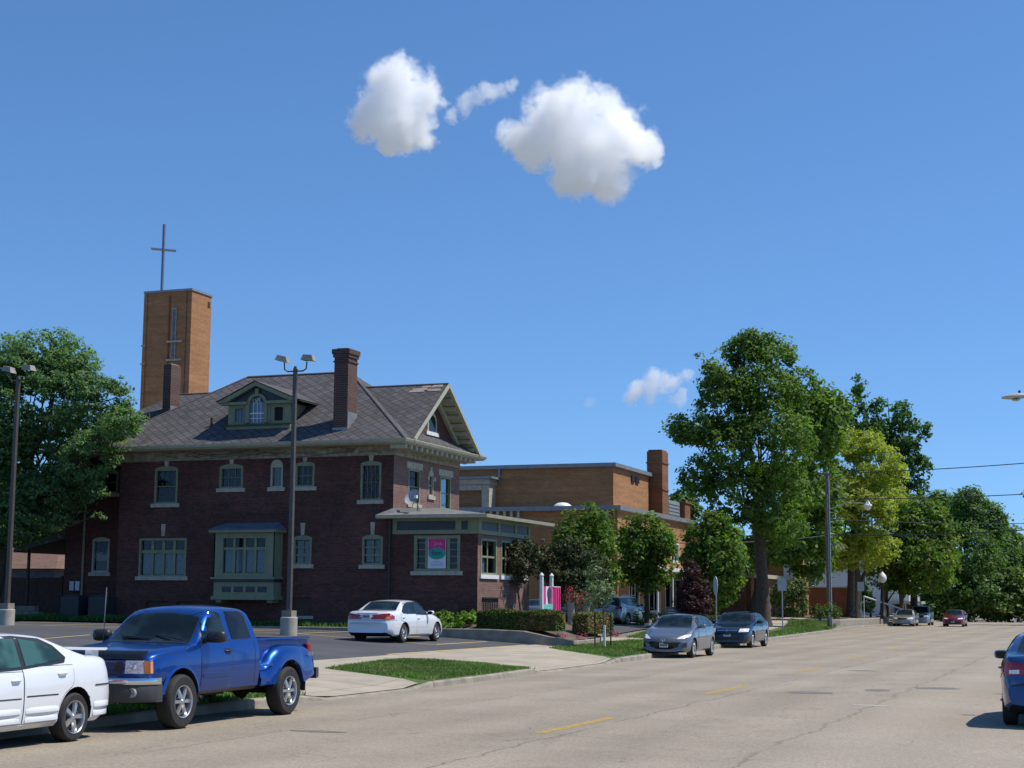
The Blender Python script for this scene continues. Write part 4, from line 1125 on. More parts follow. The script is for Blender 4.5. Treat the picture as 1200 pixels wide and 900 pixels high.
# ------------------------------------------------------ street furniture
def flood_lamp(loc, label, ang):
    x, y, z = loc
    t = thing('parking_lamp', label, 'street lamp', loc, 0, 'twin floodlight poles in the parking lot')
    q = MB(); q.lathe([(0.3, 0), (0.3, .62), (.28, .65), (0.01, .65)], (x, y, z - .05), n=20); q.build('concrete_base', M_('concrete'), t, True, 30)
    q = MB(); q.box(x - .19, x + .19, y - .19, y + .19, z + .6, z + .82); q.build('base_cover', M_('old_concrete'), t)
    q = MB()
    q.rings([[(x - r, y - r, zz), (x + r, y - r, zz), (x + r, y + r, zz), (x - r, y + r, zz)] for r, zz in ((.075, z + .8), (.06, z + 9.3), (.05, z + 9.32), (.03, z + 9.4))]); q.build('pole', M_('dark_metal'), t)
    q = MB(); ca, sa = math.cos(ang), math.sin(ang)
    pts = []
    for s in (-1, 1):
        q.tube([(x, y, z + 9.22), (x + s * ca * .3, y + s * sa * .3, z + 9.22), (x + s * ca * .42, y + s * sa * .42, z + 9.3), (x + s * ca * .44, y + s * sa * .44, z + 9.55)], .028, 6)
    q.build('bracket', M_('dark_metal'), t)
    for s in (-1, 1):
        cx, cy, cz = x + s * ca * .5, y + s * sa * .5, z + 9.68
        q = MB(); b = [(-.22, -.16, -.1), (.22, -.16, -.1), (.22, .16, -.1), (-.22, .16, -.1), (-.15, -.12, .1), (.15, -.12, .1), (.15, .12, .1), (-.15, .12, .1)]
        def tr(p, sx=1.0):
            px, py, pz = p[0] * 1.1, p[1], p[2]
            pz += -s * px * -.25 if s < 0 else px * -.1
            return (cx + px * ca - py * sa, cy + px * sa + py * ca, cz + pz)
        q.add([tr(p) for p in b], [(0, 3, 2, 1), (4, 5, 6, 7), (0, 1, 5, 4), (1, 2, 6, 5), (2, 3, 7, 6), (3, 0, 4, 7)])
        hd = q.build('floodlight', M_('lamp_housing'), t)
        q = MB(); q.add([tr((px * .9, py * .9, -.104)) for px, py in ((-.22, -.16), (.22, -.16), (.22, .16), (-.22, .16))], [(0, 1, 2, 3)]); q.build('lens', M_('flood_glass'), hd)
simple('lamp_housing', (0.3, 0.27, 0.23), 0.5, 0.15, 6)
flood_lamp((-26.6, 49.2, .66), 'tall dark pole with two floodlights standing before the dormer of the brick house', 0.05)
flood_lamp((-38.47, 49.2, .83), 'tall dark pole with two floodlights in front of the left broadleaf tree', -0.1)

def utility_pole():
    x, y = -17.9, 110.8
    t = thing('utility_pole', 'tall weathered wooden utility pole on the lawn by the kerb', 'utility pole', (x, y, .39))
    q = MB(); q.tube([(x, y, .1), (x - .02, y, 5), (x, y, 10.9)], [.19, .17, .14], 12); q.build('pole', M_('pole_wood'), t, True, 50)
    q = MB(); q.tube([(x + .16, y - .14, .4), (x + .14, y - .13, 10.4)], .04, 6); q.tube([(x + .05, y - .2, .4), (x + .03, y - .17, 9.4)], .025, 6); q.build('conduit', M_('galvanised'), t)
    q = MB(); q.box(x - .75, x + .3, y - .25, y - .15, 10.72, 10.83)
    q.v = [(a, b + (a - x) * -.5, c - (a - x) * .22) for a, b, c in q.v]
    q.build('crossarm', M_('pole_wood'), t)
    q = MB()
    for k in (-.65, -.3, .15): q.lathe([(.03, 0), (.05, .05), (.03, .1), (.045, .14), (.01, .17)], (x + k, y - .2 - k * .5, 10.85 - k * .22), n=8)
    q.build('insulator', M_('galvanised'), t)
    s = thing('street_light', 'grey dome street light on a long thin arm from the utility pole', 'street light', (x, y, 8.2))
    q = MB(); q.tube([(x, y - .1, 8.3), (x + 1.3, y - .4, 8.75), (x + 2.75, y - .7, 8.7)], .03, 6); q.build('arm', M_('galvanised'), s)
    q = MB(); q.lathe([(.05, .28), (.12, .2), (.16, .05), (.28, -.02), (.3, -.1), (.25, -.14), (.22, -.3), (.1, -.4), (.01, -.42)], (x + 2.85, y - .72, 8.62), n=16); q.build('lamp_head', M_('white_paint'), s, True, 50)
utility_pole()

def globe_lamp():
    x, y = -17.9, 139.0
    t = thing('globe_lamp', 'black post lamp with a white globe beside the retaining wall', 'street lamp', (x, y, .75))
    q = MB(); q.lathe([(.28, 0), (.28, .25), (.2, .32), (.15, .9), (.08, 1.0), (.065, 2.9), (.1, 2.95), (.14, 3.05), (.01, 3.06)], (x, y, .6), n=12); q.build('post', M_('black_plastic'), t, True, 50)
    q = MB(); q.lathe([(.1, 0), (.3, .18), (.36, .42), (.3, .66), (.14, .84), (.05, .95), (.01, 1.0)], (x, y, 3.63), n=16); q.build('globe', M_('white_paint'), t, True, 60)
globe_lamp()

def overhead_light():
    t = thing('cobra_street_light', 'cobra-head street light on a metal arm reaching over the road from the right', 'street light', (2.6, 47.5, 0.14))
    x, y = 2.38, 47.5
    q = MB(); q.tube([(x, y, .14), (x, y, 8.4)], [.11, .07], 10); q.build('pole', M_('galvanised'), t)
    q = MB(); q.tube([(x, y, 7.9), (x - 1.2, y - .2, 8.05), (x - 3.0, y - .5, 7.78), (x - 4.2, y - .65, 7.74)], .035, 6); q.build('arm', M_('galvanised'), t)
    q = MB(); R = []
    for s, w, zt, zb in ((0, .05, .03, -.03), (.12, .12, .07, -.06), (.4, .17, .1, -.08), (.62, .15, .07, -.09), (.78, .08, .02, -.07), (.84, .02, -.03, -.06)):
        R.append([(x - 4.1 - s, y - .65 + w * math.cos(a), 7.74 + (zt if math.sin(a) > 0 else -zb) * math.sin(a)) for a in [2 * math.pi * k / 12 for k in range(12)]])
    q.rings(R); hd = q.build('lamp_head', M_('cobra_grey'), t, True, 50)
    q = MB(); q.lathe([(.035, 0), (.035, .07), (.01, .08)], (x - 4.45, y - .65, 7.83), n=8); q.build('photocell', M_('black_plastic'), hd)
    q = MB(); q.lathe([(.02, -.05), (.1, -.03), (.13, 0)], (x - 4.55, y - .65, 7.645), n=12); q.build('lens', M_('flood_glass'), hd)
simple('cobra_grey', (0.45, 0.46, 0.46), 0.5, 0.05, 6)
overhead_light()

def post_sign(loc, label, w, hgt, zb, rot, kind='rect', face='sign_grey', cat='sign'):
    x, y, z = loc
    t = thing('street_sign', label, cat, loc)
    q = MB(); q.box(x - .03, x + .03, y - .02, y + .02, z - .1, z + zb + hgt * .95); q.build('post', M_('galvanised'), t)
    q = MB(); ca, sa = math.cos(rot), math.sin(rot)
    if kind == 'rect': poly = [(-w/2, 0), (w/2, 0), (w/2, hgt), (-w/2, hgt)]
    else: poly = [(w/2 * math.cos(a), hgt/2 + hgt/2 * math.sin(a)) for a in [2 * math.pi * k / 16 for k in range(16)]]
    q.prism(poly, 1, -.012, .012)
    q.v = [(x + a * ca - (b - .035) * sa, y + a * sa + (b - .035) * ca, z + zb + c) for a, b, c in q.v]
    q.build('sign_panel', M_(face), t)
simple('sign_grey', (0.33, 0.35, 0.36), 0.4, 0.1, 6, metal=.4); simple('sign_white', (0.6, 0.62, 0.62), 0.5, 0.05, 5)
post_sign((-19.45, 83.3, .3), 'round-topped sign turned edge-on left of the dark blue sedan', .62, 1.0, 1.95, -0.95, 'round', 'sign_white')
post_sign((-17.2, 90.0, .2), 'rectangular sign back on a thin post right behind the dark blue sedan', .5, .7, 2.35, 0.25)
post_sign((-18.9, 133.0, .4), 'pale rectangular sign on a thin post near the retaining wall corner', .55, .75, 2.5, 0.2)

def blue_board():
    t = thing('notice_board', 'low blue and grey notice board on the lawn beside the purple shrub', 'sign', (-22.4, 86.0, .5))
    x, y = -22.4, 86.0
    q = MB(); q.box(x - .5, x + .32, y - .05, y + .05, .78, 1.62); q.build('board', M_('board_grey'), t)
    q = MB(); q.box(x + .322, x + .6, y - .06, y + .06, .7, 1.66); q.build('blue_panel', M_('board_blue'), t)
    q = MB()
    for k, w in enumerate((.6, .5, .62, .4)): q.box(x - .42, x - .42 + w, y - .056, y - .051, 1.42 - k * .15, 1.46 - k * .15)
    q.build('text_lines', M_('print_white'), t)
    q = MB(); q.box(x - .45, x - .38, y - .03, y + .03, .4, .78); q.box(x + .45, x + .52, y - .03, y + .03, .4, .7); q.build('post', M_('board_blue'), t)
simple('board_grey', (0.16, 0.19, 0.23), 0.5, 0.1, 6); simple('board_blue', (0.03, 0.13, 0.4), 0.5, 0.1, 6)
blue_board()

def text_mesh(name, s, size, mat, parent, M, ext=0.002):
    cu = bpy.data.curves.new(name, 'FONT'); cu.body = s; cu.size = size; cu.extrude = ext; cu.align_x = 'CENTER'; cu.align_y = 'CENTER'; cu.resolution_u = 3
    o = bpy.data.objects.new('tmp', cu); COL.objects.link(o)
    dg = bpy.context.evaluated_depsgraph_get(); me = bpy.data.meshes.new_from_object(o.evaluated_get(dg))
    bpy.data.objects.remove(o)
    me.transform(M); me.materials.clear(); me.materials.append(M_(mat))
    ob = bpy.data.objects.new(name, me); COL.objects.link(ob)
    if parent:
        me.transform(Matrix.Translation(-origin_of(parent))); ob.parent = parent
    return ob
def upright(x, y, z, rot):
    return Matrix.Translation((x, y, z)) @ Matrix.Rotation(rot, 4, 'Z') @ Matrix.Rotation(RAD(90), 4, 'X')

def poster():
    S = 58.32; a0, a1, z0, z1 = -25.36, -24.58, 3.13, 4.34
    t = thing('window_poster', 'pink, teal and white shop poster hung in the sun porch window', 'poster', ((a0 + a1) / 2, S + .03, z0))
    y = S + .035
    q = MB(); q.box(a0, a1, y, y + .01, z0, z1); q.build('sheet', M_('print_white'), t)
    q = MB(); q.box(a0 + .02, a1 - .02, y - .004, y - .001, 3.66, z1 - .03); q.build('pink_field', M_('pink_print'), t)
    q = MB(); c = (a0 + a1) / 2; q.prism([(c + .37 * math.cos(k * math.pi / 14), 3.72 + .23 * math.sin(k * math.pi / 14)) for k in range(28)], 1, y - .009, y - .005); q.build('teal_oval', M_('teal_print'), t)
    text_mesh('lettering', 'fitm', .3, 'ink', t, upright(c, y - .012, 3.74, 0))
    text_mesh('lettering', 'pink', .2, 'pale_pink', t, upright(c + .05, y - .007, 4.12, 0))
    q = MB()
    for k, w in enumerate((.3, .5, .56, .5)): q.box(c - w / 2, c + w / 2, y - .003, y - .001, 3.4 - k * .055, 3.415 - k * .055)
    q.build('text_lines', M_('ink_blue'), t)
simple('pale_pink', (0.65, 0.3, 0.42), .6); simple('ink_blue', (0.2, 0.25, 0.4), .6)
poster()

def shop_sign():
    x, y = -20.9, 59.4; x2, y2 = -20.95, 60.75
    t = thing('shop_sign', 'white post shop sign with pink, dark and teal panel behind the hedge', 'sign', (x, y, .85))
    for (a, b) in ((x, y), (x2, y2)):
        q = MB(); q.box(a - .06, a + .06, b - .06, b + .06, .7, 2.85); q.lathe([(.09, 0), (.1, .03), (.07, .08), (.01, .14)], (a, b, 2.85), n=8); q.build('post', M_('white_paint'), t)
    q = MB(); q.box(x - .015, x + .02, y + .06, y2 - .06, 1.62, 2.45); pn = q.build('sign_panel', M_('print_white'), t)
    
    for ya, yb in ((y + .06, y + .45), (y2 - .35, y2 - .06)): q = MB(); q.box(x + .021, x + .03, ya, yb, 1.75, 2.45); q.build('pink_field', M_('pink_print'), pn)
    q = MB(); q.box(x + .021, x + .035, y + .06, y2 - .06, 1.3, 1.74); q.box(x - .015, x + .021, y + .06, y2 - .06, 1.3, 1.62); q.build('teal_field', M_('teal_pale'), pn)
    q = MB(); q.prism([(y + .85 + .22 * math.cos(a) * (1 + .2 * math.sin(3 * a)), 2.1 + .34 * math.sin(a)) for a in [k * math.pi / 10 for k in range(20)]], 0, x + .031, x + .04); q.build('figure_shape', M_('ink'), pn)
    t2 = thing('open_banner', 'hot pink banner hanging at the second white sign post', 'banner', (x2, y2 + .1, 1.4))
    q = MB(); n = 8
    for k in range(n):
        a0, a1 = k / n, (k + 1) / n
        q.box(x2 + .09 + .02 * math.sin(k * 2), x2 + .11 + .02 * math.sin(k * 2), y2 + .05 + a0 * .7, y2 + .05 + a1 * .7 + .004, 1.35 + .05 * math.sin(k), 2.42)
    q.build('cloth', M_('pink_print'), t2)
    q = MB(); q.box(x2 + .07, x2 + .1, y2 - .05, y2 + .85, 2.43, 2.46); q.build('rod', M_('white_paint'), t2)
simple('teal_pale', (0.16, 0.5, 0.42), .6)
shop_sign()

def dish():
    t = thing('satellite_dish', 'small pale grey satellite dish on the sun porch roof', 'satellite dish', (-26.0, 58.6, 5.45))
    q = MB(); q.lathe([(.01, .0), (.15, .02), (.26, .07), (.33, .12)], (0, 0, 0), axis=1, n=20)
    q.v = [(v[0], -v[1], v[2] * 1.1) for v in q.v]
    R = Matrix.Rotation(RAD(-12), 4, 'Z') @ Matrix.Rotation(RAD(-30), 4, 'X')
    q.v = [tuple(Vector((-26.1, 58.5, 5.95)) + R @ Vector(p)) for p in q.v]
    q.v += [(a + .008, b + .008, c + .004) for a, b, c in q.v]; n = len(q.f); k = len(q.v) // 2
    q.f += [tuple(i + k for i in reversed(f)) for f in q.f[:n]]; q.m += [0] * n
    q.build('reflector', M_('dish_grey'), t, True, 60, fix=False)
    q = MB(); q.tube([(-26.0, 58.7, 5.35), (-26.0, 58.7, 5.75), (-26.1, 58.55, 5.92)], .025, 6); q.tube([(-26.1, 58.4, 5.62), (-25.82, 58.1, 5.95)], .015, 5); q.tube([(-25.8, 58.55, 5.4), (-26.0, 58.68, 5.7)], .015, 5); q.build('mount', M_('dark_metal'), t)
    q = MB(); q.box(-25.87, -25.77, 58.05, 58.2, 5.93, 6.05); q.build('receiver', M_('white_paint'), t)
simple('dish_grey', (0.36, 0.37, 0.38), .6, .05)
dish()

def ac_units():
    for i, (x, lb) in enumerate(((-41.75, 'dark grey air conditioner box left of the downspout pipe foot'), (-40.35, 'dark grey air conditioner box right beside the house corner'))):
        t = thing('air_conditioner', lb, 'air conditioner', (x, 57.9, .85), 0, 'air conditioners behind the house')
        q = MB(); q.bbox(x - .45, x + .45, 57.5, 58.3, .85, 1.95, .05); b = q.build('casing', M_('ac_blue'), t)
        q = MB()
        for k in range(12): q.box(x - .4, x + .4, 57.485, 57.499, .95 + k * .075, .975 + k * .075)
        q.build('grille', M_('black_plastic'), t)
        q = MB(); q.lathe([(.35, 0), (.35, .03), (.3, .03), (.3, 0)], (x, 57.9, 1.951), n=20); q.build('fan_guard', M_('black_plastic'), t)
simple('ac_blue', (0.035, 0.038, 0.045), .6, .15)
ac_units()

def fence():
    t = thing('wooden_fence', 'tall dark reddish board fence left of the brick house', 'fence', (-52, 60.5, .8))
    q = MB(); x = -62.0; r = random.Random(2)
    while x < -44.2:
        q.box(x, x + .14, 60.5, 60.53, .95, 2.78 + r.uniform(-.01, .01)); x += .15
    q.box(-62, -44.2, 60.54, 60.58, 1.2, 1.28); q.box(-62, -44.2, 60.54, 60.58, 2.45, 2.53); q.build('boards', M_('fence_wood'), t)
    for k in range(7):
        q = MB(); q.box(-61.8 + k * 2.9, -61.68 + k * 2.9, 60.44, 60.56, .8, 2.85); q.build('post', M_('fence_wood') if k != 5 else M_('pole_wood'), t)
    t = thing('stone_wall', 'low grey block wall at the foot of the wooden fence', 'wall', (-46, 58.6, .8))
    q = MB()
    for j in range(3):
        for k in range(22): q.box(-54 + k * .45 + (j % 2) * .2, -53.57 + k * .45 + (j % 2) * .2, 58.3, 58.6, .8 + j * .24, 1.025 + j * .24)
    q.build('blocks', M_('old_concrete'), t)
fence()
def thin_stakes():
    for x, y, lb in ((-38.6, 55.6, 'thin grey reflector stake at the parking kerb near the house corner'),):
        t = thing('marker_stake', lb, 'stake', (x, y, .6)); q = MB(); q.tube([(x, y, .6), (x + .05, y, 2.3)], .018, 6); q.build('rod', M_('galvanised'), t)
thin_stakes()

# raised bed in front of the house with its kerb
def beds():
    yard = [(-62, 56.05), (-19.2, 56.05), (-18.75, 56.35), (-18.9, 60.2), (-19.8, 63.6), (-22.5, 66.4), (-24, 68), (-62, 68)]
    vs, fs, _ = drape(yard, 0, 1.2)
    def yz(x, y): return lerp(.62, .98, sstep(56, 59, y)) if x < -20.5 else lerp(.45 , .6, sstep(56, 58.5, y))
    def yz(x, y):
        a = lerp(.74, .98, sstep(56, 58.5, y)); return lerp(a, .42, sstep(-21.0, -18.6, x))
    mb = MB(); mb.add([(x, y, yz(x, y)) for x, y, z in vs], fs)
    o = mb.build('planting_bed', M_('bed_soil'), None, True, 60); o['kind'] = 'structure'
    pts = [(-62, 55.95)] + [(-60 + k * 2.0, 55.95) for k in range(20)] + [(-20.4, 55.95), (-19.4, 55.95), (-18.9, 56.05), (-18.6, 56.4), (-18.62, 58), (-18.8, 60.3), (-19.75, 63.7), (-22.4, 66.5)]
    R = []
    for i, (x, y) in enumerate(pts):
        a = Vector(pts[max(0, i - 1)]); b = Vector(pts[min(len(pts) - 1, i + 1)]); d = (b - a).normalized(); nrm = Vector((-d.y, d.x))
        zt = yz(x, y) + .07; 
        if i > len(pts) - 6: zt = lerp(zt, h(x, y) + .16, .7)
        p = Vector((x, y)); q_ = p + nrm * .18
        R.append([(x, y, h(x, y) - .1), (x, y, zt - .02), (x + nrm.x * .02, y + nrm.y * .02, zt), (q_.x, q_.y, zt), (q_.x, q_.y, h(x, y) - .1)])
    mb = MB(); mb.rings(R); o = mb.build('bed_kerb', M_('old_concrete'), None); o['kind'] = 'structure'
    return yz
simple('bed_soil', (0.11, 0.085, 0.055), .95, .4, 2.5, bump=.7)
YZ = beds()
def gmb(x, y): return YZ(x, y) if (56 < y < 68 and -62 < x < -18.8) else h(x, y)

def retaining_wall():
    t = thing('retaining_wall', 'low concrete retaining wall curving along the kerb below the lawn', 'wall', (-18.4, 132, .1))
    pts = [(-20.6, 118.3), (-19.3, 118.6), (-18.6, 119.8), (-18.45, 124), (-18.4, 130), (-18.2, 137), (-18.1, 144), (-18.5, 146), (-19.8, 147)]
    R = []
    for i, (x, y) in enumerate(pts):
        a = Vector(pts[max(0, i - 1)]); b = Vector(pts[min(len(pts) - 1, i + 1)]); d = (b - a).normalized(); nrm = Vector((-d.y, d.x))
        if nrm.x > 0 and abs(nrm.x) > abs(nrm.y): nrm = -nrm
        zt = .62
        R.append([(x, y, 0.0), (x, y, zt), (x + nrm.x * .3, y + nrm.y * .3, zt), (x + nrm.x * .3, y + nrm.y * .3, 0.0)])
    q = MB(); q.rings(R); w = q.build('blocks', M_('old_concrete'), t)
    q = MB(); q.rings([[(p[0][0], p[0][1], .62), (p[0][0], p[0][1], .7), (p[2][0], p[2][1], .7), (p[2][0], p[2][1], .62)] for p in R]); q.build('coping', M_('concrete'), t)
    t = thing('handrail', 'white sloping handrail by the steps near the globe lamp', 'handrail', (-17.8, 144, .5))
    q = MB(); q.tube([(-19.6, 139.6, 2.5), (-17.0, 146, 1.35)], .07, 8)
    for k in (0, 1): q.tube([(lerp(-19.6, -17.0, k), lerp(139.6, 146, k), .1), (lerp(-19.6, -17.0, k), lerp(139.6, 146, k), lerp(2.5, 1.35, k))], .04, 6)
    q.build('rail', M_('white_paint'), t)
    t = thing('stone_step', 'low pale stone step block at the kerb left of the silver sedan', 'step', (-18.3, 152, .1))
    q = MB(); q.bbox(-20, -17.6, 149.8, 154, 0, .5, .06); q.bbox(-20, -18.2, 150, 154, .5, .8, .05); q.build('block', M_('concrete'), t)
retaining_wall()

# overhead wires, each span a thing of its own
def wire(a, b, sag, r, label):
    a = Vector(a); b = Vector(b); t = thing('overhead_wire', label, 'wire', tuple(a))
    q = MB(); q.tube([tuple(a.lerp(b, k / 16) - Vector((0, 0, sag * 4 * (k / 16) * (1 - k / 16)))) for k in range(17)], r, 5); q.build('cable', M_('wire_black'), t)
simple('wire_black', (0.03, 0.032, 0.035), .7)
LOBES = {
 'left': [(-45.3,56.3,9.3,1.79,2.31), (-43.7,56.8,10.4,1.79,2.05), (-41.5,56.4,10.8,1.49,1.68), (-41.0,57.8,10.1,1.27,1.49), (-38.6,56.1,9.1,0.82,0.60), (-43.6,58.2,8.3,2.05,1.86), (-40.3,56.3,7.6,1.12,1.12), (-45.5,58.2,7.2,2.24,1.86), (-40.1,56.5,6.3,0.52,0.52), (-44.1,57.5,12.0,1.86,1.27), (-41.9,57.2,12.2,1.12,0.67), (-44.9,56.1,12.2,1.49,1.04), (-46.1,56.3,7.8,1.86,2.98), (-44.8,59.2,5.7,1.12,0.93), (-39.4,56.4,5.4,0.34,0.30), (-43.8,56.4,5.2,1.68,1.12), (-42.4,56.8,6.1,1.49,1.31), (-41.9,57.9,7.1,1.12,1.12), (-45.9,56.7,5.2,1.49,1.49), (-39.9,57.1,10.3,0.97,0.90), (-38.1,55.8,9.3,0.67,0.52), (-39.7,56.4,8.4,0.97,0.75), (-42.7,56.7,13.0,1.12,0.52)],
 'left_back': [(-62.4,78.3,7.0,2.57,2.57), (-60.0,79.3,6.5,1.80,2.05), (-58.6,79.9,6.0,1.13,2.05), (-61.3,79.0,4.9,3.08,1.54)],
 'big': [(-19.6,96.3,15.3,2.38,2.38), (-21.2,94.8,14.1,2.01,2.22), (-18.8,96.3,17.2,1.38,1.17), (-20.6,95.7,17.2,1.06,0.95), (-22.1,93.1,16.1,0.95,0.90), (-23.1,93.3,12.5,1.48,1.06), (-21.6,94.0,11.2,1.80,1.59), (-23.9,94.0,12.3,0.85,0.64), (-18.6,95.1,11.5,2.54,2.54), (-20.7,95.8,8.4,2.44,1.80), (-18.8,98.6,8.8,1.80,1.91), (-17.6,98.2,15.2,1.38,1.32), (-23.3,95.8,9.5,1.27,1.17), (-18.9,98.9,6.5,1.59,1.17), (-20.0,95.7,18.2,0.85,0.42), (-18.5,95.8,7.1,1.48,1.38)],
 'big_back': [(-18.0,118.3,16.5,0.89,0.64), (-19.8,117.7,15.9,1.91,1.53), (-20.5,118.7,7.4,1.91,1.79), (-20.3,118.3,10.2,2.17,2.30), (-19.6,117.9,15.0,1.79,2.17), (-21.0,117.4,14.9,1.28,1.79), (-22.9,118.0,6.1,2.55,1.28), (-25.3,117.2,5.4,1.66,1.15), (-18.6,118.0,16.9,0.77,0.89), (-20.5,119.0,5.5,1.79,1.59)],
 'yellow': [(-20.4,133.1,12.3,2.85,2.71), (-17.7,131.8,13.2,2.57,2.28), (-22.0,132.3,13.7,1.78,1.86), (-19.3,133.1,15.1,2.43,1.14), (-17.0,133.5,10.8,1.86,1.86), (-18.6,132.2,8.7,2.85,2.14), (-20.5,132.8,6.6,2.43,2.00), (-17.9,134.8,6.6,1.86,1.71), (-22.3,133.9,9.5,1.78,2.43), (-16.4,134.6,12.7,1.14,1.43), (-19.0,130.7,10.0,3.14,2.14)],
 'dark': [(-21.1,150.9,21.6,0.57,1.46), (-21.4,150.6,22.5,0.32,0.81), (-19.5,151.8,19.4,0.81,1.95), (-20.5,151.7,17.7,1.95,1.62), (-17.5,152.5,19.8,0.89,1.30), (-17.4,152.8,17.8,1.62,1.78), (-16.6,153.4,15.4,1.14,1.38), (-15.7,153.9,15.0,0.81,0.97), (-15.4,153.5,18.2,0.57,0.81), (-18.8,152.4,16.9,1.30,2.11), (-17.1,153.7,12.5,1.14,1.62), (-18.6,153.0,13.7,1.62,2.11), (-16.1,154.0,13.0,0.65,0.73), (-19.9,151.5,20.2,0.49,0.81), (-22.9,150.5,19.3,1.62,1.95), (-20.9,151.2,19.7,0.57,0.81)],
 'maple1': [(-15.6,146.0,10.1,2.00,1.84), (-16.6,144.8,8.1,1.84,2.15), (-14.6,146.7,7.8,2.00,2.30), (-15.2,144.7,5.5,2.46,1.69), (-13.6,147.3,6.3,1.07,1.69), (-17.5,145.8,6.3,1.54,1.54), (-14.2,146.6,9.7,0.92,1.07), (-18.3,145.8,4.7,2.00,1.38), (-15.8,146.8,4.0,2.92,1.07)],
 'far1': [(-14.3,189.2,12.4,1.97,2.36), (-14.1,189.1,14.2,1.28,1.18), (-16.0,190.9,11.6,2.16,1.97), (-12.6,190.0,11.5,1.57,2.16), (-11.8,190.1,12.7,0.98,0.79), (-11.3,190.5,11.3,0.98,1.18), (-14.8,186.5,7.5,3.74,3.15), (-11.9,190.9,7.6,2.16,2.75), (-16.9,188.8,8.5,2.75,2.95), (-10.5,191.5,6.6,1.38,2.56), (-14.0,186.3,3.6,4.53,1.97), (-18.2,186.5,6.5,2.36,2.36), (-18.6,186.8,3.6,2.16,2.56)],
 'belt': [(-42.0,194.1,4.1,2.64,2.64), (-38.5,195.3,4.7,2.64,2.64), (-35.1,196.7,4.2,2.95,3.16), (-31.6,197.9,4.7,2.95,3.16), (-28.2,199.3,4.2,2.95,2.95), (-24.7,200.6,4.3,2.95,2.95), (-21.3,201.8,4.3,2.64,2.74), (-11.5,205.7,2.8,2.11,2.11), (-8.0,207.0,2.8,2.53,2.53)],
 'far2': [(-18.9,206.6,14.5,1.51,1.08), (-20.2,206.3,13.5,1.51,1.51), (-17.9,207.1,13.5,1.51,1.51), (-11.5,210.2,9.2,1.73,2.16), (-10.0,210.9,8.2,1.51,1.73)],
 'rightfar': [(-6.6,157.4,13.8,0.49,1.62), (-6.6,158.2,8.6,0.73,1.38), (-6.3,157.9,11.4,0.65,1.30), (-6.7,158.6,5.8,0.65,0.81)],
 'T1': [(-27.1,84.2,4.9,1.52,1.52), (-27.7,83.9,5.6,0.95,0.95), (-26.2,83.8,5.9,0.86,0.86), (-26.8,84.1,6.7,0.43,0.57), (-27.9,84.0,4.5,1.05,0.95), (-26.2,84.7,4.4,0.76,1.05), (-27.2,84.4,3.5,1.33,0.86), (-26.0,84.9,3.1,0.67,0.95)],
 'T2': [(-25.0,89.3,5.1,1.44,1.39), (-25.8,89.0,5.6,0.80,0.90), (-24.1,89.0,5.7,0.80,0.90), (-25.0,89.1,6.5,0.80,0.60), (-25.6,89.2,4.1,1.09,0.99), (-24.3,89.7,4.1,0.99,1.09), (-25.1,89.6,3.2,0.99,0.80)],
 'T3': [(-20.9,88.8,4.3,1.65,1.65), (-21.6,88.4,5.3,0.88,0.97), (-20.1,88.4,5.4,0.88,0.97), (-20.8,88.5,6.4,0.73,0.58), (-21.7,88.6,3.8,0.97,1.17), (-20.0,89.2,3.9,0.88,1.26), (-20.9,89.1,2.4,1.17,0.78), (-21.1,88.4,6.6,0.29,0.34), (-20.2,88.8,6.4,0.34,0.34)],
 'crabA': [(-23.0,62.3,3.6,0.93,0.71), (-23.5,62.0,4.0,0.50,0.43), (-22.5,62.4,4.0,0.64,0.50), (-23.3,62.3,2.9,0.64,0.43), (-22.8,62.2,4.4,0.36,0.25), (-23.9,62.0,3.4,0.29,0.29)],
 'crabB': [(-21.6,65.0,3.2,1.25,0.96), (-22.2,64.7,3.7,0.81,0.66), (-20.8,65.3,3.3,0.81,0.81), (-21.5,65.2,2.4,1.03,0.66), (-20.5,65.6,2.2,0.51,0.66), (-21.6,64.8,4.2,0.66,0.44), (-22.5,64.7,3.2,0.51,0.51), (-22.1,65.0,2.0,0.59,0.44)],
 'sapling': [(-17.6,56.4,2.4,0.47,0.54), (-17.7,56.3,2.9,0.32,0.35), (-17.4,56.5,2.1,0.41,0.38), (-17.8,56.4,1.9,0.38,0.32), (-17.3,56.5,2.6,0.25,0.28), (-17.5,56.3,3.3,0.16,0.19), (-17.9,56.3,2.3,0.22,0.22)],
 'purple': [(-21.1,84.8,2.1,0.79,1.02), (-21.3,84.6,2.6,0.42,0.65), (-20.7,84.8,2.7,0.46,0.65), (-21.1,84.5,3.6,0.42,0.56), (-21.6,84.6,1.8,0.46,0.56), (-20.5,85.0,1.8,0.46,0.56)],
 'shrubbery': [(-13.0,184.7,2.7,1.71,1.71), (-10.8,185.5,3.2,1.71,1.90), (-9.0,186.2,2.7,1.52,1.90), (-14.8,184.1,2.2,1.33,1.90), (-11.7,185.3,1.6,2.47,1.33), (-9.8,185.6,4.6,1.14,1.14), (-15.3,184.0,1.2,1.14,1.14), (-16.8,183.4,1.5,1.33,1.52), (-18.3,183.0,0.9,1.14,1.14), (-8.6,186.5,1.3,1.33,1.14)],
 'chback': [(-37.3,146.3,11.0,1.05,1.14), (-38.0,146.2,10.2,0.73,0.81), (-36.7,146.7,10.4,0.73,0.97)],
 'hallbush': [(-19.7,105.6,2.8,1.02,0.79), (-20.4,105.5,2.2,0.57,0.57), (-19.0,106.0,2.3,0.68,0.68), (-17.9,106.5,1.3,0.57,0.34), (-17.1,106.8,1.4,0.57,0.34)],
 'fartree3': [(-21.4,153.6,2.1,0.65,0.81), (-21.9,153.2,3.3,0.57,0.81)],
}
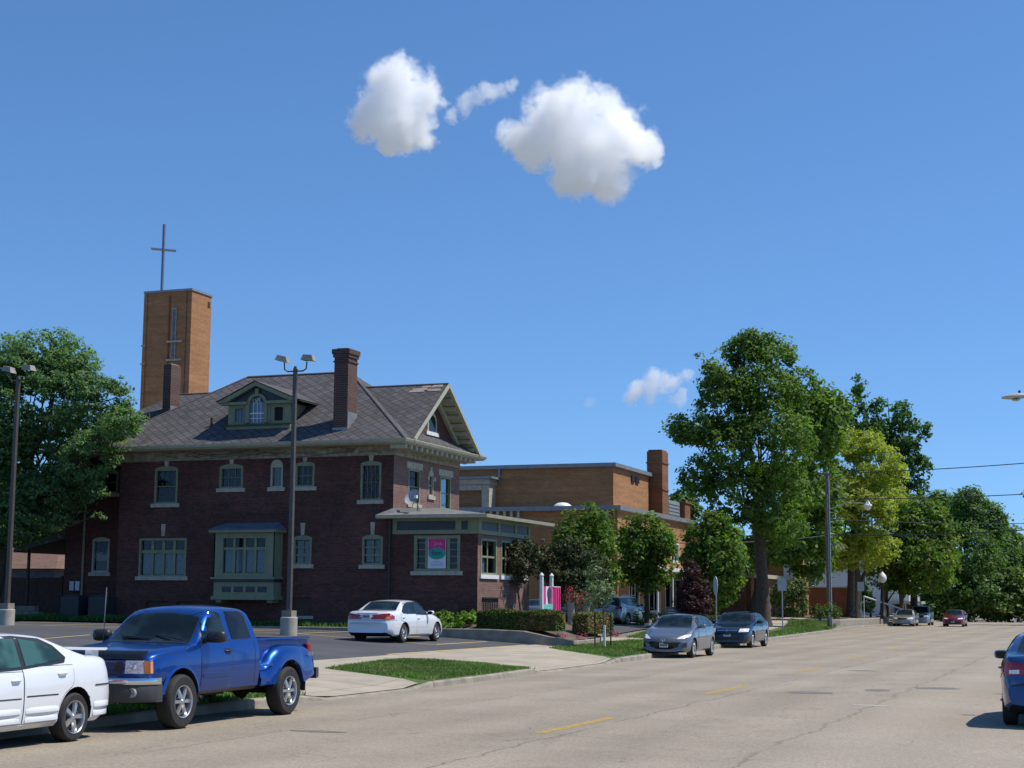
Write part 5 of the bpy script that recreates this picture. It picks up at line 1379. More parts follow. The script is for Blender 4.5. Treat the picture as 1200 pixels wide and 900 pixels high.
LOBES['rightfar'] += [(-3.0, 158, 10.5, 3.0, 3.4), (1.0, 158, 9.5, 3.6, 4.2), (3.5, 157, 12.0, 2.8, 3.0), (-1.0, 157, 13.5, 2.6, 2.2)]
# --------------------------------------------------------------- vegetation
def leaf_cloud(lobes, n_clump, per, leaf, clump_r, seed, shell=0.55, up=0.55, flat=0.75, drop=0.0):
    """leaf quads gathered in clumps through the volume of overlapping ellipsoids"""
    r = np.random.default_rng(seed)
    L = np.array(lobes, float)
    vol = L[:, 3] ** 2 * L[:, 4]; pr = vol ** .75 / (vol ** .75).sum()
    idx = r.choice(len(L), n_clump, p=pr)
    d = r.normal(size=(n_clump, 3)); d /= np.linalg.norm(d, axis=1)[:, None]
    rad = r.uniform(0, 1, n_clump) ** (1 / 3.0); rad = shell + (1 - shell) * rad
    far_ = r.uniform(size=n_clump) < .2; rad[far_] *= r.uniform(1.0, 1.28, far_.sum())
    c = L[idx, :3] + d * rad[:, None] * L[idx][:, [3, 3, 4]]
    cen = L[:, :3].mean(0)
    sc = 2.6 / max(.5, np.median(L[:, 3])); ph = r.uniform(0, 6, 6)
    nz = np.sin(c[:, 0] * sc + ph[0]) * np.sin(c[:, 1] * sc * .9 + ph[1]) + np.sin(c[:, 2] * sc * 1.25 + ph[2]) * .7 + np.sin((c[:, 0] + c[:, 2]) * sc * 2.1 + ph[3]) * .6
    keep = (r.uniform(size=n_clump) > drop) & (nz > -.6 + r.normal(0, .25, n_clump))
    c = c[keep]; out = d[keep]
    n = len(c)
    k = np.repeat(np.arange(n), per)
    cs = clump_r * r.uniform(.4, 1.4, n)
    o = r.normal(size=(len(k), 3)); o /= np.linalg.norm(o, axis=1)[:, None]; o *= (r.uniform(.2, 1, len(k)) ** .5)[:, None]
    o[:, 2] *= flat
    p = c[k] + o * cs[k][:, None]
    nrm = r.normal(size=(len(k), 3)) * .55 + o * .5 + out[k] * .45; nrm[:, 2] += up
    nrm /= np.linalg.norm(nrm, axis=1)[:, None]
    t = np.cross(nrm, r.normal(size=(len(k), 3))); t /= np.linalg.norm(t, axis=1)[:, None]
    b = np.cross(nrm, t)
    s = leaf * r.uniform(.55, 1.3, len(k))[:, None]
    v = np.empty((len(k) * 4, 3))
    v[0::4] = p - t * s; v[1::4] = p + b * s * .55 ; v[2::4] = p + t * s; v[3::4] = p - b * s * .55
    # small curl
    v[0::4] += nrm * s * .15; v[2::4] += nrm * s * .15
    return v, c

def mesh_quads(name, v, mat, parent=None, org=None):
    n = len(v) // 4
    if parent is not None: v = v - np.array(origin_of(parent))
    if org is not None: v = v - np.array(org)
    me = bpy.data.meshes.new(name)
    me.vertices.add(n * 4); me.loops.add(n * 4); me.polygons.add(n)
    me.vertices.foreach_set('co', v.astype(np.float32).ravel())
    me.loops.foreach_set('vertex_index', np.arange(n * 4, dtype=np.int32))
    me.polygons.foreach_set('loop_start', np.arange(0, n * 4, 4, dtype=np.int32))
    me.polygons.foreach_set('loop_total', np.full(n, 4, dtype=np.int32))
    me.materials.append(mat); me.update(calc_edges=True)
    o = bpy.data.objects.new(name, me); COL.objects.link(o)
    if parent is not None: o.parent = parent
    return o

def limb(mb, a, b, r0, r1, seed, n=6, wob=.12, sides=7):
    r = random.Random(seed); a = Vector(a); b = Vector(b); L = (b - a).length
    pts = []; rs = []
    up = Vector((0, 0, 1))
    for i in range(n + 1):
        t = i / n; p = a.lerp(b, t) - up * math.sin(math.pi * t) * L * .06
        if 0 < i < n: p += Vector((r.uniform(-1, 1), r.uniform(-1, 1), r.uniform(-1, 1))) * L * wob * .5 / n * 2
        pts.append(tuple(p)); rs.append(lerp(r0, r1, t ** .8))
    mb.tube(pts, rs, sides)
    return pts

def tree(label, key, base, r0, mat, n_clump, per, leaf, clump_r, seed, cat='tree', name='leafy_tree', bark='bark', group=None, top_frac=.55, shell=.55, twigs=40, drop=0.0, fork=None, up=.55, flat=.75, lean=(0, 0)):
    lobes = LOBES[key]
    t = thing(name, label, cat, base, 0, group)
    v, c = leaf_cloud(lobes, n_clump, per, leaf, clump_r, seed, shell, up, flat, drop)
    mesh_quads('crown', v, MATS[mat], t)
    L = np.array(lobes); cen = L[:, :3].mean(0); zt = L[:, 2].max(); zb = (L[:, 2] - L[:, 4]).min()
    fz = fork if fork is not None else max(base[2] + 1.2, zb + .12 * (zt - zb))
    mb = MB()
    b = Vector(base); f = Vector((lerp(base[0], cen[0], .25) + lean[0], lerp(base[1], cen[1], .25) + lean[1], fz))
    topz = zb + (zt - zb) * .9
    top = Vector((cen[0], cen[1], topz))
    pts = [tuple(b - Vector((0, 0, .1))), tuple(b + Vector((0, 0, .35))), tuple(b.lerp(f, .5) + Vector((.05 * r0, 0, 0))), tuple(f)]
    mb.tube(pts, [r0 * 1.45, r0 * 1.05, r0 * .95, r0 * .85], 10)
    r = random.Random(seed)
    limb(mb, f, top, r0 * .8, r0 * .1, seed + 1, 8, .16, 8)
    anchors = []
    for i, l in enumerate(lobes):
        s = f.lerp(top, r.uniform(0, .45) * max(0, min(1, (l[2] - fz) / max(.1, topz - fz))))
        q = limb(mb, s, (l[0], l[1], l[2]), r0 * r.uniform(.2, .32), r0 * .05, seed + 10 + i, 6, .3, 6)
        anchors += q[2:]
    A = np.array(anchors)
    for i in range(min(twigs, len(c))):
        p = c[r.randrange(len(c))]
        d = ((A - p) ** 2).sum(1); a = A[d.argmin()]
        limb(mb, a, tuple(p), r0 * .08, r0 * .02, seed + 200 + i, 3, .3, 4)
    mb.build('trunk', M_(bark), t, True, 80, fix=False)
    return t

leafmat('leaf_locust', (0.10, 0.18, 0.075), (0.18, 0.28, 0.12), (0.2, 0.3, 0.13), .5)
leafmat('leaf_oak', (0.07, 0.135, 0.022), (0.155, 0.245, 0.045), (0.19, 0.27, 0.06), .48)
leafmat('leaf_dark', (0.05, 0.12, 0.03), (0.11, 0.21, 0.05), None, .42)
leafmat('leaf_yellow', (0.24, 0.28, 0.045), (0.38, 0.42, 0.08), (0.44, 0.4, 0.06), .52)
leafmat('leaf_maple', (0.065, 0.135, 0.018), (0.16, 0.245, 0.036), (0.25, 0.25, 0.05), .45)
leafmat('leaf_far', (0.075, 0.145, 0.035), (0.14, 0.23, 0.06), None, .45)
leafmat('leaf_olive', (0.028, 0.042, 0.016), (0.085, 0.105, 0.04), (0.1, 0.09, 0.05), .25, .6)
leafmat('leaf_purple', (0.05, 0.016, 0.022), (0.11, 0.035, 0.045), None, .25)
leafmat('leaf_lime', (0.11, 0.2, 0.02), (0.2, 0.32, 0.04), None, .4)
leafmat('leaf_hedge', (0.05, 0.085, 0.012), (0.11, 0.155, 0.025), None, .2)
leafmat('leaf_brown', (0.16, 0.10, 0.03), (0.3, 0.19, 0.07), None, .2)
leafmat('petal_pink', (0.4, 0.015, 0.09), (0.6, 0.05, 0.2), None, .2)
leafmat('petal_red', (0.45, 0.05, 0.04), (0.6, 0.12, 0.08), None, .3)
leafmat('leaf_silver', (0.13, 0.19, 0.08), (0.26, 0.34, 0.17), None, .25)

def vegetation():
    tree('large feathery green tree overhanging the left end of the house roof', 'left', (-46, 57.6, .85), .34, 'leaf_locust', 6200, 20, .085, .34, 3, top_frac=.5, shell=.35, twigs=160, fork=4.6, flat=.45, drop=.05)
    tree('mid green tree far behind the wooden fence at the left edge', 'left_back', (-62, 74, 1.0), .4, 'leaf_maple', 500, 24, .24, .9, 5, twigs=30)
    tree('tallest broad green tree with thick dark trunk behind the dark blue sedan', 'big', (-19.9, 98.3, .5), .38, 'leaf_oak', 4200, 20, .125, .42, 7, shell=.3, twigs=200, fork=6.2, drop=.2)
    tree('mid green tree standing just behind the tallest tree', 'big_back', (-24.6, 117, .6), .4, 'leaf_oak', 700, 24, .24, .9, 9, twigs=40, fork=5)
    tree('yellow-green tree with airy layered crown behind the utility pole', 'yellow', (-20.0, 134.5, .9), .34, 'leaf_yellow', 2300, 22, .15, .6, 13, shell=.4, twigs=60, fork=5.2, flat=.5)
    tree('dark green upright tree with ragged spires rising behind the yellow-green tree', 'dark', (-19.6, 152.3, .9), .3, 'leaf_dark', 1300, 16, .2, .5, 15, shell=.2, twigs=90, fork=7, up=.2, drop=.25)
    tree('rounded bright green maple right of the yellow-green tree', 'maple1', (-16.6, 146.0 + 4, .7), .35, 'leaf_maple', 1500, 22, .2, .7, 17, twigs=50, fork=3.6)
    tree('large mid green tree at the far end of the street', 'far1', (-15.5, 186, .1), .5, 'leaf_far', 3000, 20, .2, .8, 19, twigs=50, fork=4)
    tree('distant dull green tree peeking behind the street-end trees', 'far2', (-12, 206, .1), .5, 'leaf_far', 500, 22, .34, 1.2, 21, twigs=20, fork=6)
    tree('dark green tree cut off by the right edge of the view', 'rightfar', (-3.0 + 6.0, 156, .15), .35, 'leaf_dark', 260, 24, .25, .7, 23, twigs=20, fork=5, up=.3)
    kw = dict(name='street_maple', group='round street maples by the church', shell=.5)
    tree('clipped oval street maple behind the dark crab apple, left of three', 'T1', (-27.3, 84.8, .55), .16, 'leaf_maple', 520, 26, .13, .42, 31, fork=3.0, twigs=30, up=.35, flat=1.0, **kw)
    tree('clipped round street maple just above the silver hatchback, middle of three', 'T2', (-25.1, 89.8, .5), .15, 'leaf_maple', 460, 26, .13, .42, 33, fork=2.8, twigs=30, up=.35, flat=1.0, **kw)
    tree('clipped oval street maple behind the purple shrub, right of three', 'T3', (-21.0, 89.4, .5), .16, 'leaf_maple', 560, 26, .14, .44, 35, fork=2.9, twigs=30, up=.35, flat=1.0, **kw)
    kw = dict(name='crab_apple_tree', group='dark crab apples by the sun porch', shell=.35)
    tree('small dark olive crab apple against the sun porch corner', 'crabA', (-22.6, 61.9, .9), .07, 'leaf_olive', 330, 20, .07, .2, 41, fork=1.7, twigs=40, bark='grey_bark', **kw)
    tree('wider dark olive crab apple behind the pink flower baskets', 'crabB', (-21.5, 65.5, .7), .09, 'leaf_olive', 560, 22, .075, .24, 43, fork=1.8, twigs=50, bark='grey_bark', **kw)
    tree('staked young sapling with pale leaves on the grass verge', 'sapling', (-17.35, 56.3, .2), .032, 'leaf_silver', 120, 16, .05, .15, 45, name='sapling', fork=1.9, twigs=30, bark='grey_bark', shell=.2)
    tree('purple-leaved shrub in front of the church between two maples', 'purple', (-21.1, 84.9, .5), .05, 'leaf_purple', 380, 22, .07, .25, 47, cat='shrub', name='purple_shrub', fork=.9, twigs=30, shell=.3)
    tree('low bushy trees and shrubs closing off the far road end', 'shrubbery', (-9, 184, .1), .15, 'leaf_lime2', 800, 24, .26, .8, 49, cat='bush', name='bush_thicket', fork=1.0, twigs=10)
    tree('pale distant tree seen above the church stub chimney', 'chback', (-37.3, 146.4, .5), .3, 'leaf_far', 150, 22, .28, .7, 51, fork=6, twigs=10)
    tree('loose small tree in front of the church entrance hall', 'hallbush', (-21.5, 104.2, .6), .07, 'leaf_hedge', 260, 20, .1, .35, 53, name='small_tree', fork=1.4, twigs=20)
    tree('slim young tree right of the thick trunk by the pale street sign', 'fartree3', (-20.2, 148, .7), .08, 'leaf_maple', 110, 20, .2, .5, 55, name='small_tree', fork=1.6, twigs=8)
    v, c = leaf_cloud(LOBES['belt'], 1500, 16, .32, 1.3, 57, .3)
    tag(mesh_quads('tree_belt', v, MATS['leaf_far'], None), 'far-off belt of mixed trees behind the church grounds', 'trees', None, 'stuff')
    # bare extra trunks under the canopy
    for (x, y, r_, hh, lb, s) in ((-20.3, 139.5, .45, 7.5, 'thick grey trunk between the yellow-green tree and the pale street sign', 1), (-19.0, 150, .16, 5.5, 'forked dark trunk behind the globe lamp', 2), (-18.4, 156, .25, 6, 'dark trunk left of the parked silver sedan', 3)):
        t = thing('leafy_tree', lb, 'tree', (x, y, .6)); q = MB(); limb(q, (x, y, .3), (x + .1, y, hh), r_, r_ * .8, s, 5, .1, 9)
        limb(q, (x, y, hh * .35), (x + 1.4, y + .3, hh * .8), r_ * .5, r_ * .25, s + 9, 4, .1, 7); q.build('trunk', M_('bark'), t, True, 80)
        v, c = leaf_cloud([(x, y, hh + .8, 1.9, 1.2), (x + 1.3, y, hh + .2, 1.3, .9)], 90, 22, .2, .6, 70 + s); mesh_quads('crown', v, MATS['leaf_maple'], t)
    # stakes and wrap of the sapling
    for i, (x, y) in enumerate(((-17.62, 56.0), (-17.18, 56.55))):
        t = thing('tree_stake', ('dark stake left of the sapling stem', 'dark stake right of the sapling stem')[i], 'stake', (x, y, .2), 0, 'stakes of the young sapling')
        q = MB(); q.tube([(x, y, .1), (x, y, 1.45)], .03, 6); q.build('rod', M_('black_plastic'), t)
    q = MB(); q.tube([(-17.35, 56.3, .18), (-17.35, 56.3, 1.0)], .05, 8); q.top('trunk_wrap', M_('white_paint'), 'white protective wrap round the lower stem of the sapling', 'tree wrap', (-17.35, 56.3, .2))

    # hedges
    def hedge(label, boxes, n, leafs, seed, name='hedge'):
        r = np.random.default_rng(seed)
        b0 = boxes[0]; t = thing(name, label, 'hedge', ((b0[0] + b0[1]) / 2, (b0[2] + b0[3]) / 2, b0[4]))
        P = []; Nn = []
        for (x0, x1, y0, y1, z0, z1) in boxes:
            w, d, hh = x1 - x0, y1 - y0, z1 - z0
            areas = np.array([w * d, w * hh, w * hh, d * hh, d * hh]); k = r.choice(5, n, p=areas / areas.sum())
            u, v = r.uniform(size=n), r.uniform(size=n); dep = r.uniform(-.12, .05, n)
            p = np.empty((n, 3)); nn = np.zeros((n, 3))
            m = k == 0; p[m] = np.c_[x0 + u * w, y0 + v * d, z1 + dep][m]; nn[m] = (0, 0, 1)
            m = k == 1; p[m] = np.c_[x0 + u * w, y0 - dep, z0 + v * hh][m]; nn[m] = (0, -1, 0)
            m = k == 2; p[m] = np.c_[x0 + u * w, y1 + dep, z0 + v * hh][m]; nn[m] = (0, 1, 0)
            m = k == 3; p[m] = np.c_[x0 - dep, y0 + u * d, z0 + v * hh][m]; nn[m] = (-1, 0, 0)
            m = k == 4; p[m] = np.c_[x1 + dep, y0 + u * d, z0 + v * hh][m]; nn[m] = (1, 0, 0)
            # rounded, uneven faces
            wob = np.sin(p[:, 0] * 3.1) * np.cos(p[:, 1] * 2.3 + 1) * .05
            p += nn * wob[:, None]
            c = np.array([(x0 + x1) / 2, (y0 + y1) / 2, z0 + hh * .4]); e = np.abs(p - c) / np.array([w / 2, d / 2, hh * .6])
            p = c + (p - c) * (1 - .09 * np.clip(e.max(1) * np.median(e, 1), 0, 1))[:, None]
            P.append(p); Nn.append(nn)
        P = np.concatenate(P); Nn = np.concatenate(Nn)
        nr = Nn * .7 + r.normal(size=P.shape) * .55; nr[:, 2] += .3; nr /= np.linalg.norm(nr, axis=1)[:, None]
        tt = np.cross(nr, r.normal(size=P.shape)); tt /= np.linalg.norm(tt, axis=1)[:, None]; bb = np.cross(nr, tt)
        s = .035 * r.uniform(.7, 1.4, len(P))[:, None]
        v = np.empty((len(P) * 4, 3)); v[0::4] = P - tt * s; v[1::4] = P + bb * s * .6; v[2::4] = P + tt * s; v[3::4] = P - bb * s * .6
        mesh_quads('foliage', v, M_(leafs), t)
        q = MB()
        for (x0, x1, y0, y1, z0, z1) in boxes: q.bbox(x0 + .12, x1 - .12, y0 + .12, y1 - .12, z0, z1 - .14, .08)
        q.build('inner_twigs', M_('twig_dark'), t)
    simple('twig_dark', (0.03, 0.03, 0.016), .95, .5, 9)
    simple('twig_brown', (0.09, 0.06, 0.03), .95, .5, 9)
    hedge('long clipped green hedge browning at its right end before the sun porch', [(-22.7, -19.15, 56.6, 57.5, .75, 1.5)], 26000, 'leaf_hedge_mix', 61)
    hedge('short clipped brownish hedge block beside the pink flower bed', [(-19.6, -18.95, 59.2, 63.0, .6, 1.42)], 15000, 'leaf_hedge_mix2', 62)
    hedge('low rounded dark green clipped shrub between the two parked cars', [(-20.4, -18.9, 84.5, 87.5, .45, 1.15)], 7000, 'leaf_hedge', 63, 'clipped_shrub')
    # low plants
    def plant(label, spots, mat, hh, rr, n, leaf, seed, name, cat, group=None):
        for i, (x, y) in enumerate(spots):
            z = gmb(x, y)
            lb = label if isinstance(label, str) else label[i]
            t = thing(name, lb, cat, (x, y, z), 0, group)
            v, c = leaf_cloud([(x, y, z + hh * .45, rr, hh * .5)], n, 12, leaf, rr * .35, seed + i, .3)
            mesh_quads('leaves', v, M_(mat), t)
    plant(['lime green hosta clump nearest the white sedan', 'lime green hosta clump left of the hedge end', 'lime green hosta clump touching the hedge', 'taller green weed by the basement board', 'low green clump behind the hostas'], [(-24.6, 56.9), (-23.9, 56.8), (-23.2, 57.0), (-24.4, 57.8), (-23.4, 57.9)], 'leaf_lime', .5, .42, 34, .085, 71, 'hosta_plant', 'plant', 'green plants under the sun porch window')
    plant(['pink petunia clump left of the sapling', 'pink petunia clump right of the sapling', 'red and pink flower clump by the bed kerb corner'], [(-18.95, 58.1), (-18.95, 62.9), (-19.1, 56.75)], 'petal_pink', .22, .3, 15, .035, 81, 'petunia_clump', 'flowers', 'flowers at the bed corner')
    plant(['low green bushes along the church front, leftmost', 'low green bush under the middle street maple', 'low green bush left of the notice board', 'low green bush right of the notice board', 'low green bush under the purple shrub', 'low green bush behind the clipped dark shrub'], [(-27.6, 92), (-26.4, 93), (-24.8, 92.5), (-22.8, 93), (-21.6, 94), (-20.9, 98)], 'leaf_lime', .9, .9, 40, .1, 91, 'low_bush', 'bush', 'low bushes before the church')
    plant(['dark low shrub at the end of the pavement', 'dark low shrub beside the brick outbuilding'], [(-23.4, 127), (-22.0, 136)], 'leaf_hedge', 1.0, 1.2, 50, .13, 101, 'low_shrub', 'bush', 'dark shrubs by the church lawn')
    for i, (lb, z0) in enumerate((('pink flower basket beside the shop sign', 1.55), ('pink flower basket further right near the parked dark car', 1.75))):
        x, y = ((-20.6, 62.2), (-20.3, 63.3))[i]; zb = YZ(x, y)
        t = thing('flower_planter', lb, 'planter', (x, y, zb), 0, 'pink flower planters')
        q = MB(); q.lathe([(.14, 0), (.15, .7), (.27, 1.0), (.25, 1.0), (.01, .9)], (x, y, zb), n=14); q.build('pot', M_('cream_trim'), t, True, 40)
        v, c = leaf_cloud([(x, y, zb + 1.2, .42, .3), (x + .2, y, zb + 1.0, .2, .25)], 34, 14, .035, .12, 120 + i, .3); mesh_quads('petals', v, M_('petal_pink'), t)
        v, c = leaf_cloud([(x, y, zb + 1.1, .36, .25)], 25, 14, .05, .14, 130 + i, .3); mesh_quads('leaves', v, M_('leaf_hedge'), t)
    # grassy fringe in front of the house wall
    blades('weeds', 'long dark weeds growing along the parking kerb below the house wall', [(-46, 56.5), (-24.9, 56.6), (-24.9, 58.1), (-46, 58.2)], 13000, .22, MATS['leaf_dark'], 141, .4, .06, 'weeds')

def hedge_mixes():
    for nm, axis, c0, w in (('leaf_hedge_mix', 0, -20.6, .8), ('leaf_hedge_mix2', 1, 62.1, .8)):
        m = M_('leaf_hedge').copy(); m.name = nm; MATS[nm] = m
        nt = m.node_tree; b = nt.nodes['Principled BSDF']; src = b.inputs['Base Color'].links[0].from_socket
        n = NT('tmp'); bpy.data.materials.remove(n.m)
        n = NT.__new__(NT); n.m = m; n.t = nt; n.n = nt.nodes; n.l = nt.links; n.b = b; n.tc = None
        f = n.ramp(n.math('ADD', n.noise(1.3, 5, .7), 0.0), [(0.42 if nm[-1] == '2' else 0.5, 0.0), (0.6, 1.0)])
        geo = n.node('ShaderNodeNewGeometry')
        br = n.mix(geo.outputs['Random Per Island'], (0.15, 0.085, 0.025), (0.34, 0.21, 0.08))
        sep = n.node('ShaderNodeSeparateXYZ'); n.link(n.coord(), sep.inputs[0])
        g = n.ramp(n.math('ADD', n.math('MULTIPLY', sep.outputs[axis], .35), .55), [(0.25, .0), (0.75, 1.0)]) if nm[-1] != '2' else None
        fac = n.math('MULTIPLY', f, g) if g else f
        n.base(n.mix(fac, src, br))
        if g:
            x = n.math('GREATER_THAN', n.math('ADD', sep.outputs[axis], n.math('MULTIPLY', n.noise(2.0, 4), 1.4)), 1.1)
    MATS['leaf_lime2'] = leafmat('leaf_lime2', (0.05, 0.1, 0.015), (0.14, 0.21, 0.03), (0.2, 0.24, 0.04), .35)
hedge_mixes()
vegetation()

wire((-17.9, 110.8, 10.85), (4.2, 104.0, 11.35), .25, .03, 'topmost overhead wire running right from the utility pole')
wire((-17.9, 110.8, 9.1), (4.2, 105.0, 9.35), .3, .03, 'middle overhead wire running right across the sky')
wire((-17.9, 110.8, 6.6), (4.5, 104.0, 7.4), .45, .04, 'thick lower overhead wire crossing the street trees')
wire((-17.9, 110.8, 6.55), (-31.2, 93.0, 5.9), .5, .035, 'drooping overhead wire from the utility pole towards the church')
wire((-17.9, 110.8, 7.7), (4.5, 140.0, 9.0), .4, .03, 'faint overhead wire further away crossing the far trees')
# ----------------------------------------------------------------- vehicles
# car space: +y is forward, x to the right-hand side of the car, z up; u = distance back from the nose, y = L/2 - u
class Car:
    def __init__(s, sp):
        s.sp = sp; s.L = sp['L']
    def sect(s, u):
        sp = s.sp
        zt = interp(sp['top'], u) if sp.get('lin') else sinterp(sp['top'], u)
        zb = interp(sp['bot'], u); w = sinterp(sp['hw'], u)
        bl = min(sinterp(sp['belt'], u), zt - 0.015)
        h_ = zt - bl
        pts = [(0, zb), (w * .72, zb), (w * .90, zb + .015), (w * .965, zb + .07)]
        bul = sp.get('bulge', .02)
        for f, k in ((.2, .992), (.38, 1.0), (.55, 1.0), (.72, .995), (.84, .985), (.93, .968)):
            pts.append((w * k, lerp(zb + .07, bl, f)))
        wb = w * sp.get('wbelt', .94)
        pts.append((wb, bl))
        tum = sp['tum'] if h_ > .08 else sp['tum'] * max(0, h_) / .08
        # cabin side
        rr = min(.09, h_ * .35)
        top_e = zt - rr * .55 - sp.get('crown', .03) * min(1, h_ / .3)
        for f in (.25, .5, .75, 1.0):
            z = lerp(bl, top_e - rr * .5, f) if h_ > .08 else lerp(bl, zt - h_ * .3, f)
            ww = wb - tum * (z - bl) - (0 if h_ > .08 else .06 * f * f)
            pts.append((ww, z))
        we, ze = pts[-1]
        cr = sp.get('crown', .03) * min(1, max(h_, .06) / .3) + .012
        if h_ > .08:
            pts.append((we - rr * .35, ze + (zt - cr - ze) * .6)); pts.append((we - rr * 1.1, zt - cr * .9))
        else:
            pts.append((we - .04, lerp(ze, zt, .35))); pts.append((we - .12, lerp(ze, zt, .6)))
        for f in (.75, .5, .25, 0):
            x = (we - rr) * f
            base = pts[-1][1] if f == .75 else None
            zc = zt - (zt - (zt - cr * .9 if h_ > .08 else lerp(ze, zt, .6))) * f * f
            pts.append((x, zc))
        return pts
    def warp(s, x, u):
        sp = s.sp; w = sp['W'] / 2
        kf, kr = sp.get('kf', .22), sp.get('kr', .16)
        t = max(0, 1 - u / 1.1); tr = max(0, 1 - (s.L - u) / 1.1)
        bow = (x / w) ** 2
        d = kf * t * bow - kr * tr * bow
        # bowed windscreen
        c0, c1 = sp['cowl'], sp['roof0']
        if c0 - .15 < u < c1 + .3:
            a = max(0, 1 - abs(u - (c0 + c1) / 2) / ((c1 - c0) / 2 + .3)); d += sp.get('wbow', .1) * a * bow
        return s.L / 2 - (u + d)
    def body(s, parent, mat):
        sp = s.sp; us = sorted(set([0.0, .015, .04, .08, .13, .2, .28] + [k * .07 for k in range(5, int((s.L - .3) / .07))] + [s.L - v for v in (.28, .2, .13, .08, .04, .015, 0.0)] + list(sp.get('extra', []))))
        R = []
        for u in us:
            p = s.sect(u)
            full = [(-x, z) for x, z in reversed(p[1:-1])]
            ring = [(x, z) for x, z in p] + [(-x, z) for x, z in reversed(p[1:-1])]
            R.append([(x, s.warp(x, u), z) for x, z in ring])
        mb = MB(); mb.rings(R)
        o = mb.build('body', mat, None)
        if not isinstance(mat, (list, tuple)): mat = [mat]
        # wheel arches
        cut = MB(); ar = sp['arch_r']
        for u in sp['axles']:
            for sgn in (-1, 1):
                yy = s.L / 2 - u; w = sp['W'] / 2
                cut.lathe_solid((sgn * (w - .3), yy, sp['r'] + sp.get('arch_dz', .0)), ar, .6, 28)
        c = cut.build('cut', M_('black_plastic'), None)
        md = o.modifiers.new('b', 'BOOLEAN'); md.object = c; md.operation = 'DIFFERENCE'; md.solver = 'EXACT'
        dg = bpy.context.evaluated_depsgraph_get()
        me = bpy.data.meshes.new_from_object(o.evaluated_get(dg))
        o.modifiers.clear(); old = o.data; o.data = me; me.name = 'body'
        bpy.data.objects.remove(c)
        me.materials.clear(); me.materials.append(mat[0]); me.materials.append(M_('black_plastic'))
        # faces of the wells and the underside are black
        for p in me.polygons:
            cx, cy, cz = p.center
            blk = p.normal.z < -.75 and cz < .5
            for u in sp['axles']:
                yy = s.L / 2 - u
                dd = math.hypot(cy - yy, cz - (sp['r'] + sp.get('arch_dz', 0)))
                if dd < ar + .004 and abs(cx) < sp['W'] / 2 - .015: blk = True
            p.material_index = 1 if blk else 0
        me.polygons.foreach_set('use_smooth', [True] * len(me.polygons))
        me.set_sharp_from_angle(angle=RAD(sp.get('sharp', 32)))
        me.update()
        o.parent = parent
        s.bvh = BVHTree.FromPolygons([v.co.copy() for v in me.vertices], [tuple(p.vertices) for p in me.polygons])
        s.root = parent; s.bodyo = o
        return o
    # -------- panels projected onto the body
    def proj(s, name, mat, side, poly, off=.006, res=.07, parent=None, edge=0.0, seam=None, aim=None, smooth=True, hole=None):
        """side: 'R','L','F','B','T' or a direction; poly in (u,z) for sides, (x,z) for front/back, (x,u) for top"""
        if isinstance(side, str):
            if side in 'RL':
                sg = 1 if side == 'R' else -1
                org = lambda a, b: Vector((sg * 3, s.L / 2 - a, b)); d = Vector((-sg, 0, 0))
            elif side == 'F': org = lambda a, b: Vector((a, 6, b)); d = Vector((0, -1, 0))
            elif side == 'B': org = lambda a, b: Vector((a, -6, b)); d = Vector((0, 1, 0))
            elif side == 'T': org = lambda a, b: Vector((a, s.L / 2 - b, 4)); d = Vector((0, 0, -1))
        else:
            ang = side[0]; sg = 1 if math.cos(ang) > -9 else 1
            d = -Vector((math.sin(ang), math.cos(ang), 0)); rt = Vector((math.cos(ang), -math.sin(ang), 0))
            org = lambda a, b: rt * a + Vector((0, 0, b)) - d * 6
        P = [Vector(p) for p in poly]; n = len(P); pts = []
        for i in range(n):
            a, b = P[i], P[(i + 1) % n]; k = max(1, int((b - a).length / (res * .7)))
            for j in range(k): pts.append(a.lerp(b, j / k))
        ne = len(pts); edges = [(i, (i + 1) % ne) for i in range(ne)]
        x0, x1 = min(p.x for p in P), max(p.x for p in P); y0, y1 = min(p.y for p in P), max(p.y for p in P)
        def inside(x, y):
            c = False
            for i in range(n):
                a, b = P[i], P[(i + 1) % n]
                if (a.y > y) != (b.y > y) and x < (b.x - a.x) * (y - a.y) / (b.y - a.y) + a.x: c = not c
            return c
        for i in range(int((x1 - x0) / res) + 1):
            for j in range(int((y1 - y0) / res) + 1):
                x, y = x0 + (i + .43) * res, y0 + (j + .47) * res
                if inside(x, y): pts.append(Vector((x, y)))
        vs, _, fs, orig, _, _ = delaunay_2d_cdt(pts, edges, [], 1, 1e-5)
        out = []; ok = []
        for i, v in enumerate(vs):
            hit, nr, idx, dist = s.bvh.ray_cast(org(v.x, v.y), d)
            if hit is None: out.append(None); continue
            if nr.dot(d) > 0: nr = -nr
            isb = any(q < ne for q in orig[i])
            out.append(hit + (nr * .5 - d * .5).normalized() * (edge if (isb and edge is not None and edge != 0.0) else off))
        mp = {}; V = []; F = []
        for i, p in enumerate(out):
            if p is not None: mp[i] = len(V); V.append(tuple(p))
        for f in fs:
            if all(i in mp for i in f): F.append(tuple(mp[i] for i in f))
        mb = MB(); mb.add(V, F)
        # seam ribbon round the outline
        if seam:
            cc = sum((Vector(p) for p in P), Vector((0, 0))) / n
            ol = pts[:ne]; rib = []
            for i, p in enumerate(ol):
                a, b = ol[i - 1], ol[(i + 1) % ne]; tn = (b - a).normalized(); nn = Vector((-tn.y, tn.x))
                if nn.dot(p - cc) < 0 and not inside(*(p - nn * .004)): nn = -nn
                if inside(*(p + nn * .004)): nn = -nn
                row = []
                for t in (-.001, seam):
                    q = p + nn * t; hit, nr, idx, dist = s.bvh.ray_cast(org(q.x, q.y), d)
                    row.append(None if hit is None else hit - d * (off * .6))
                rib.append(row)
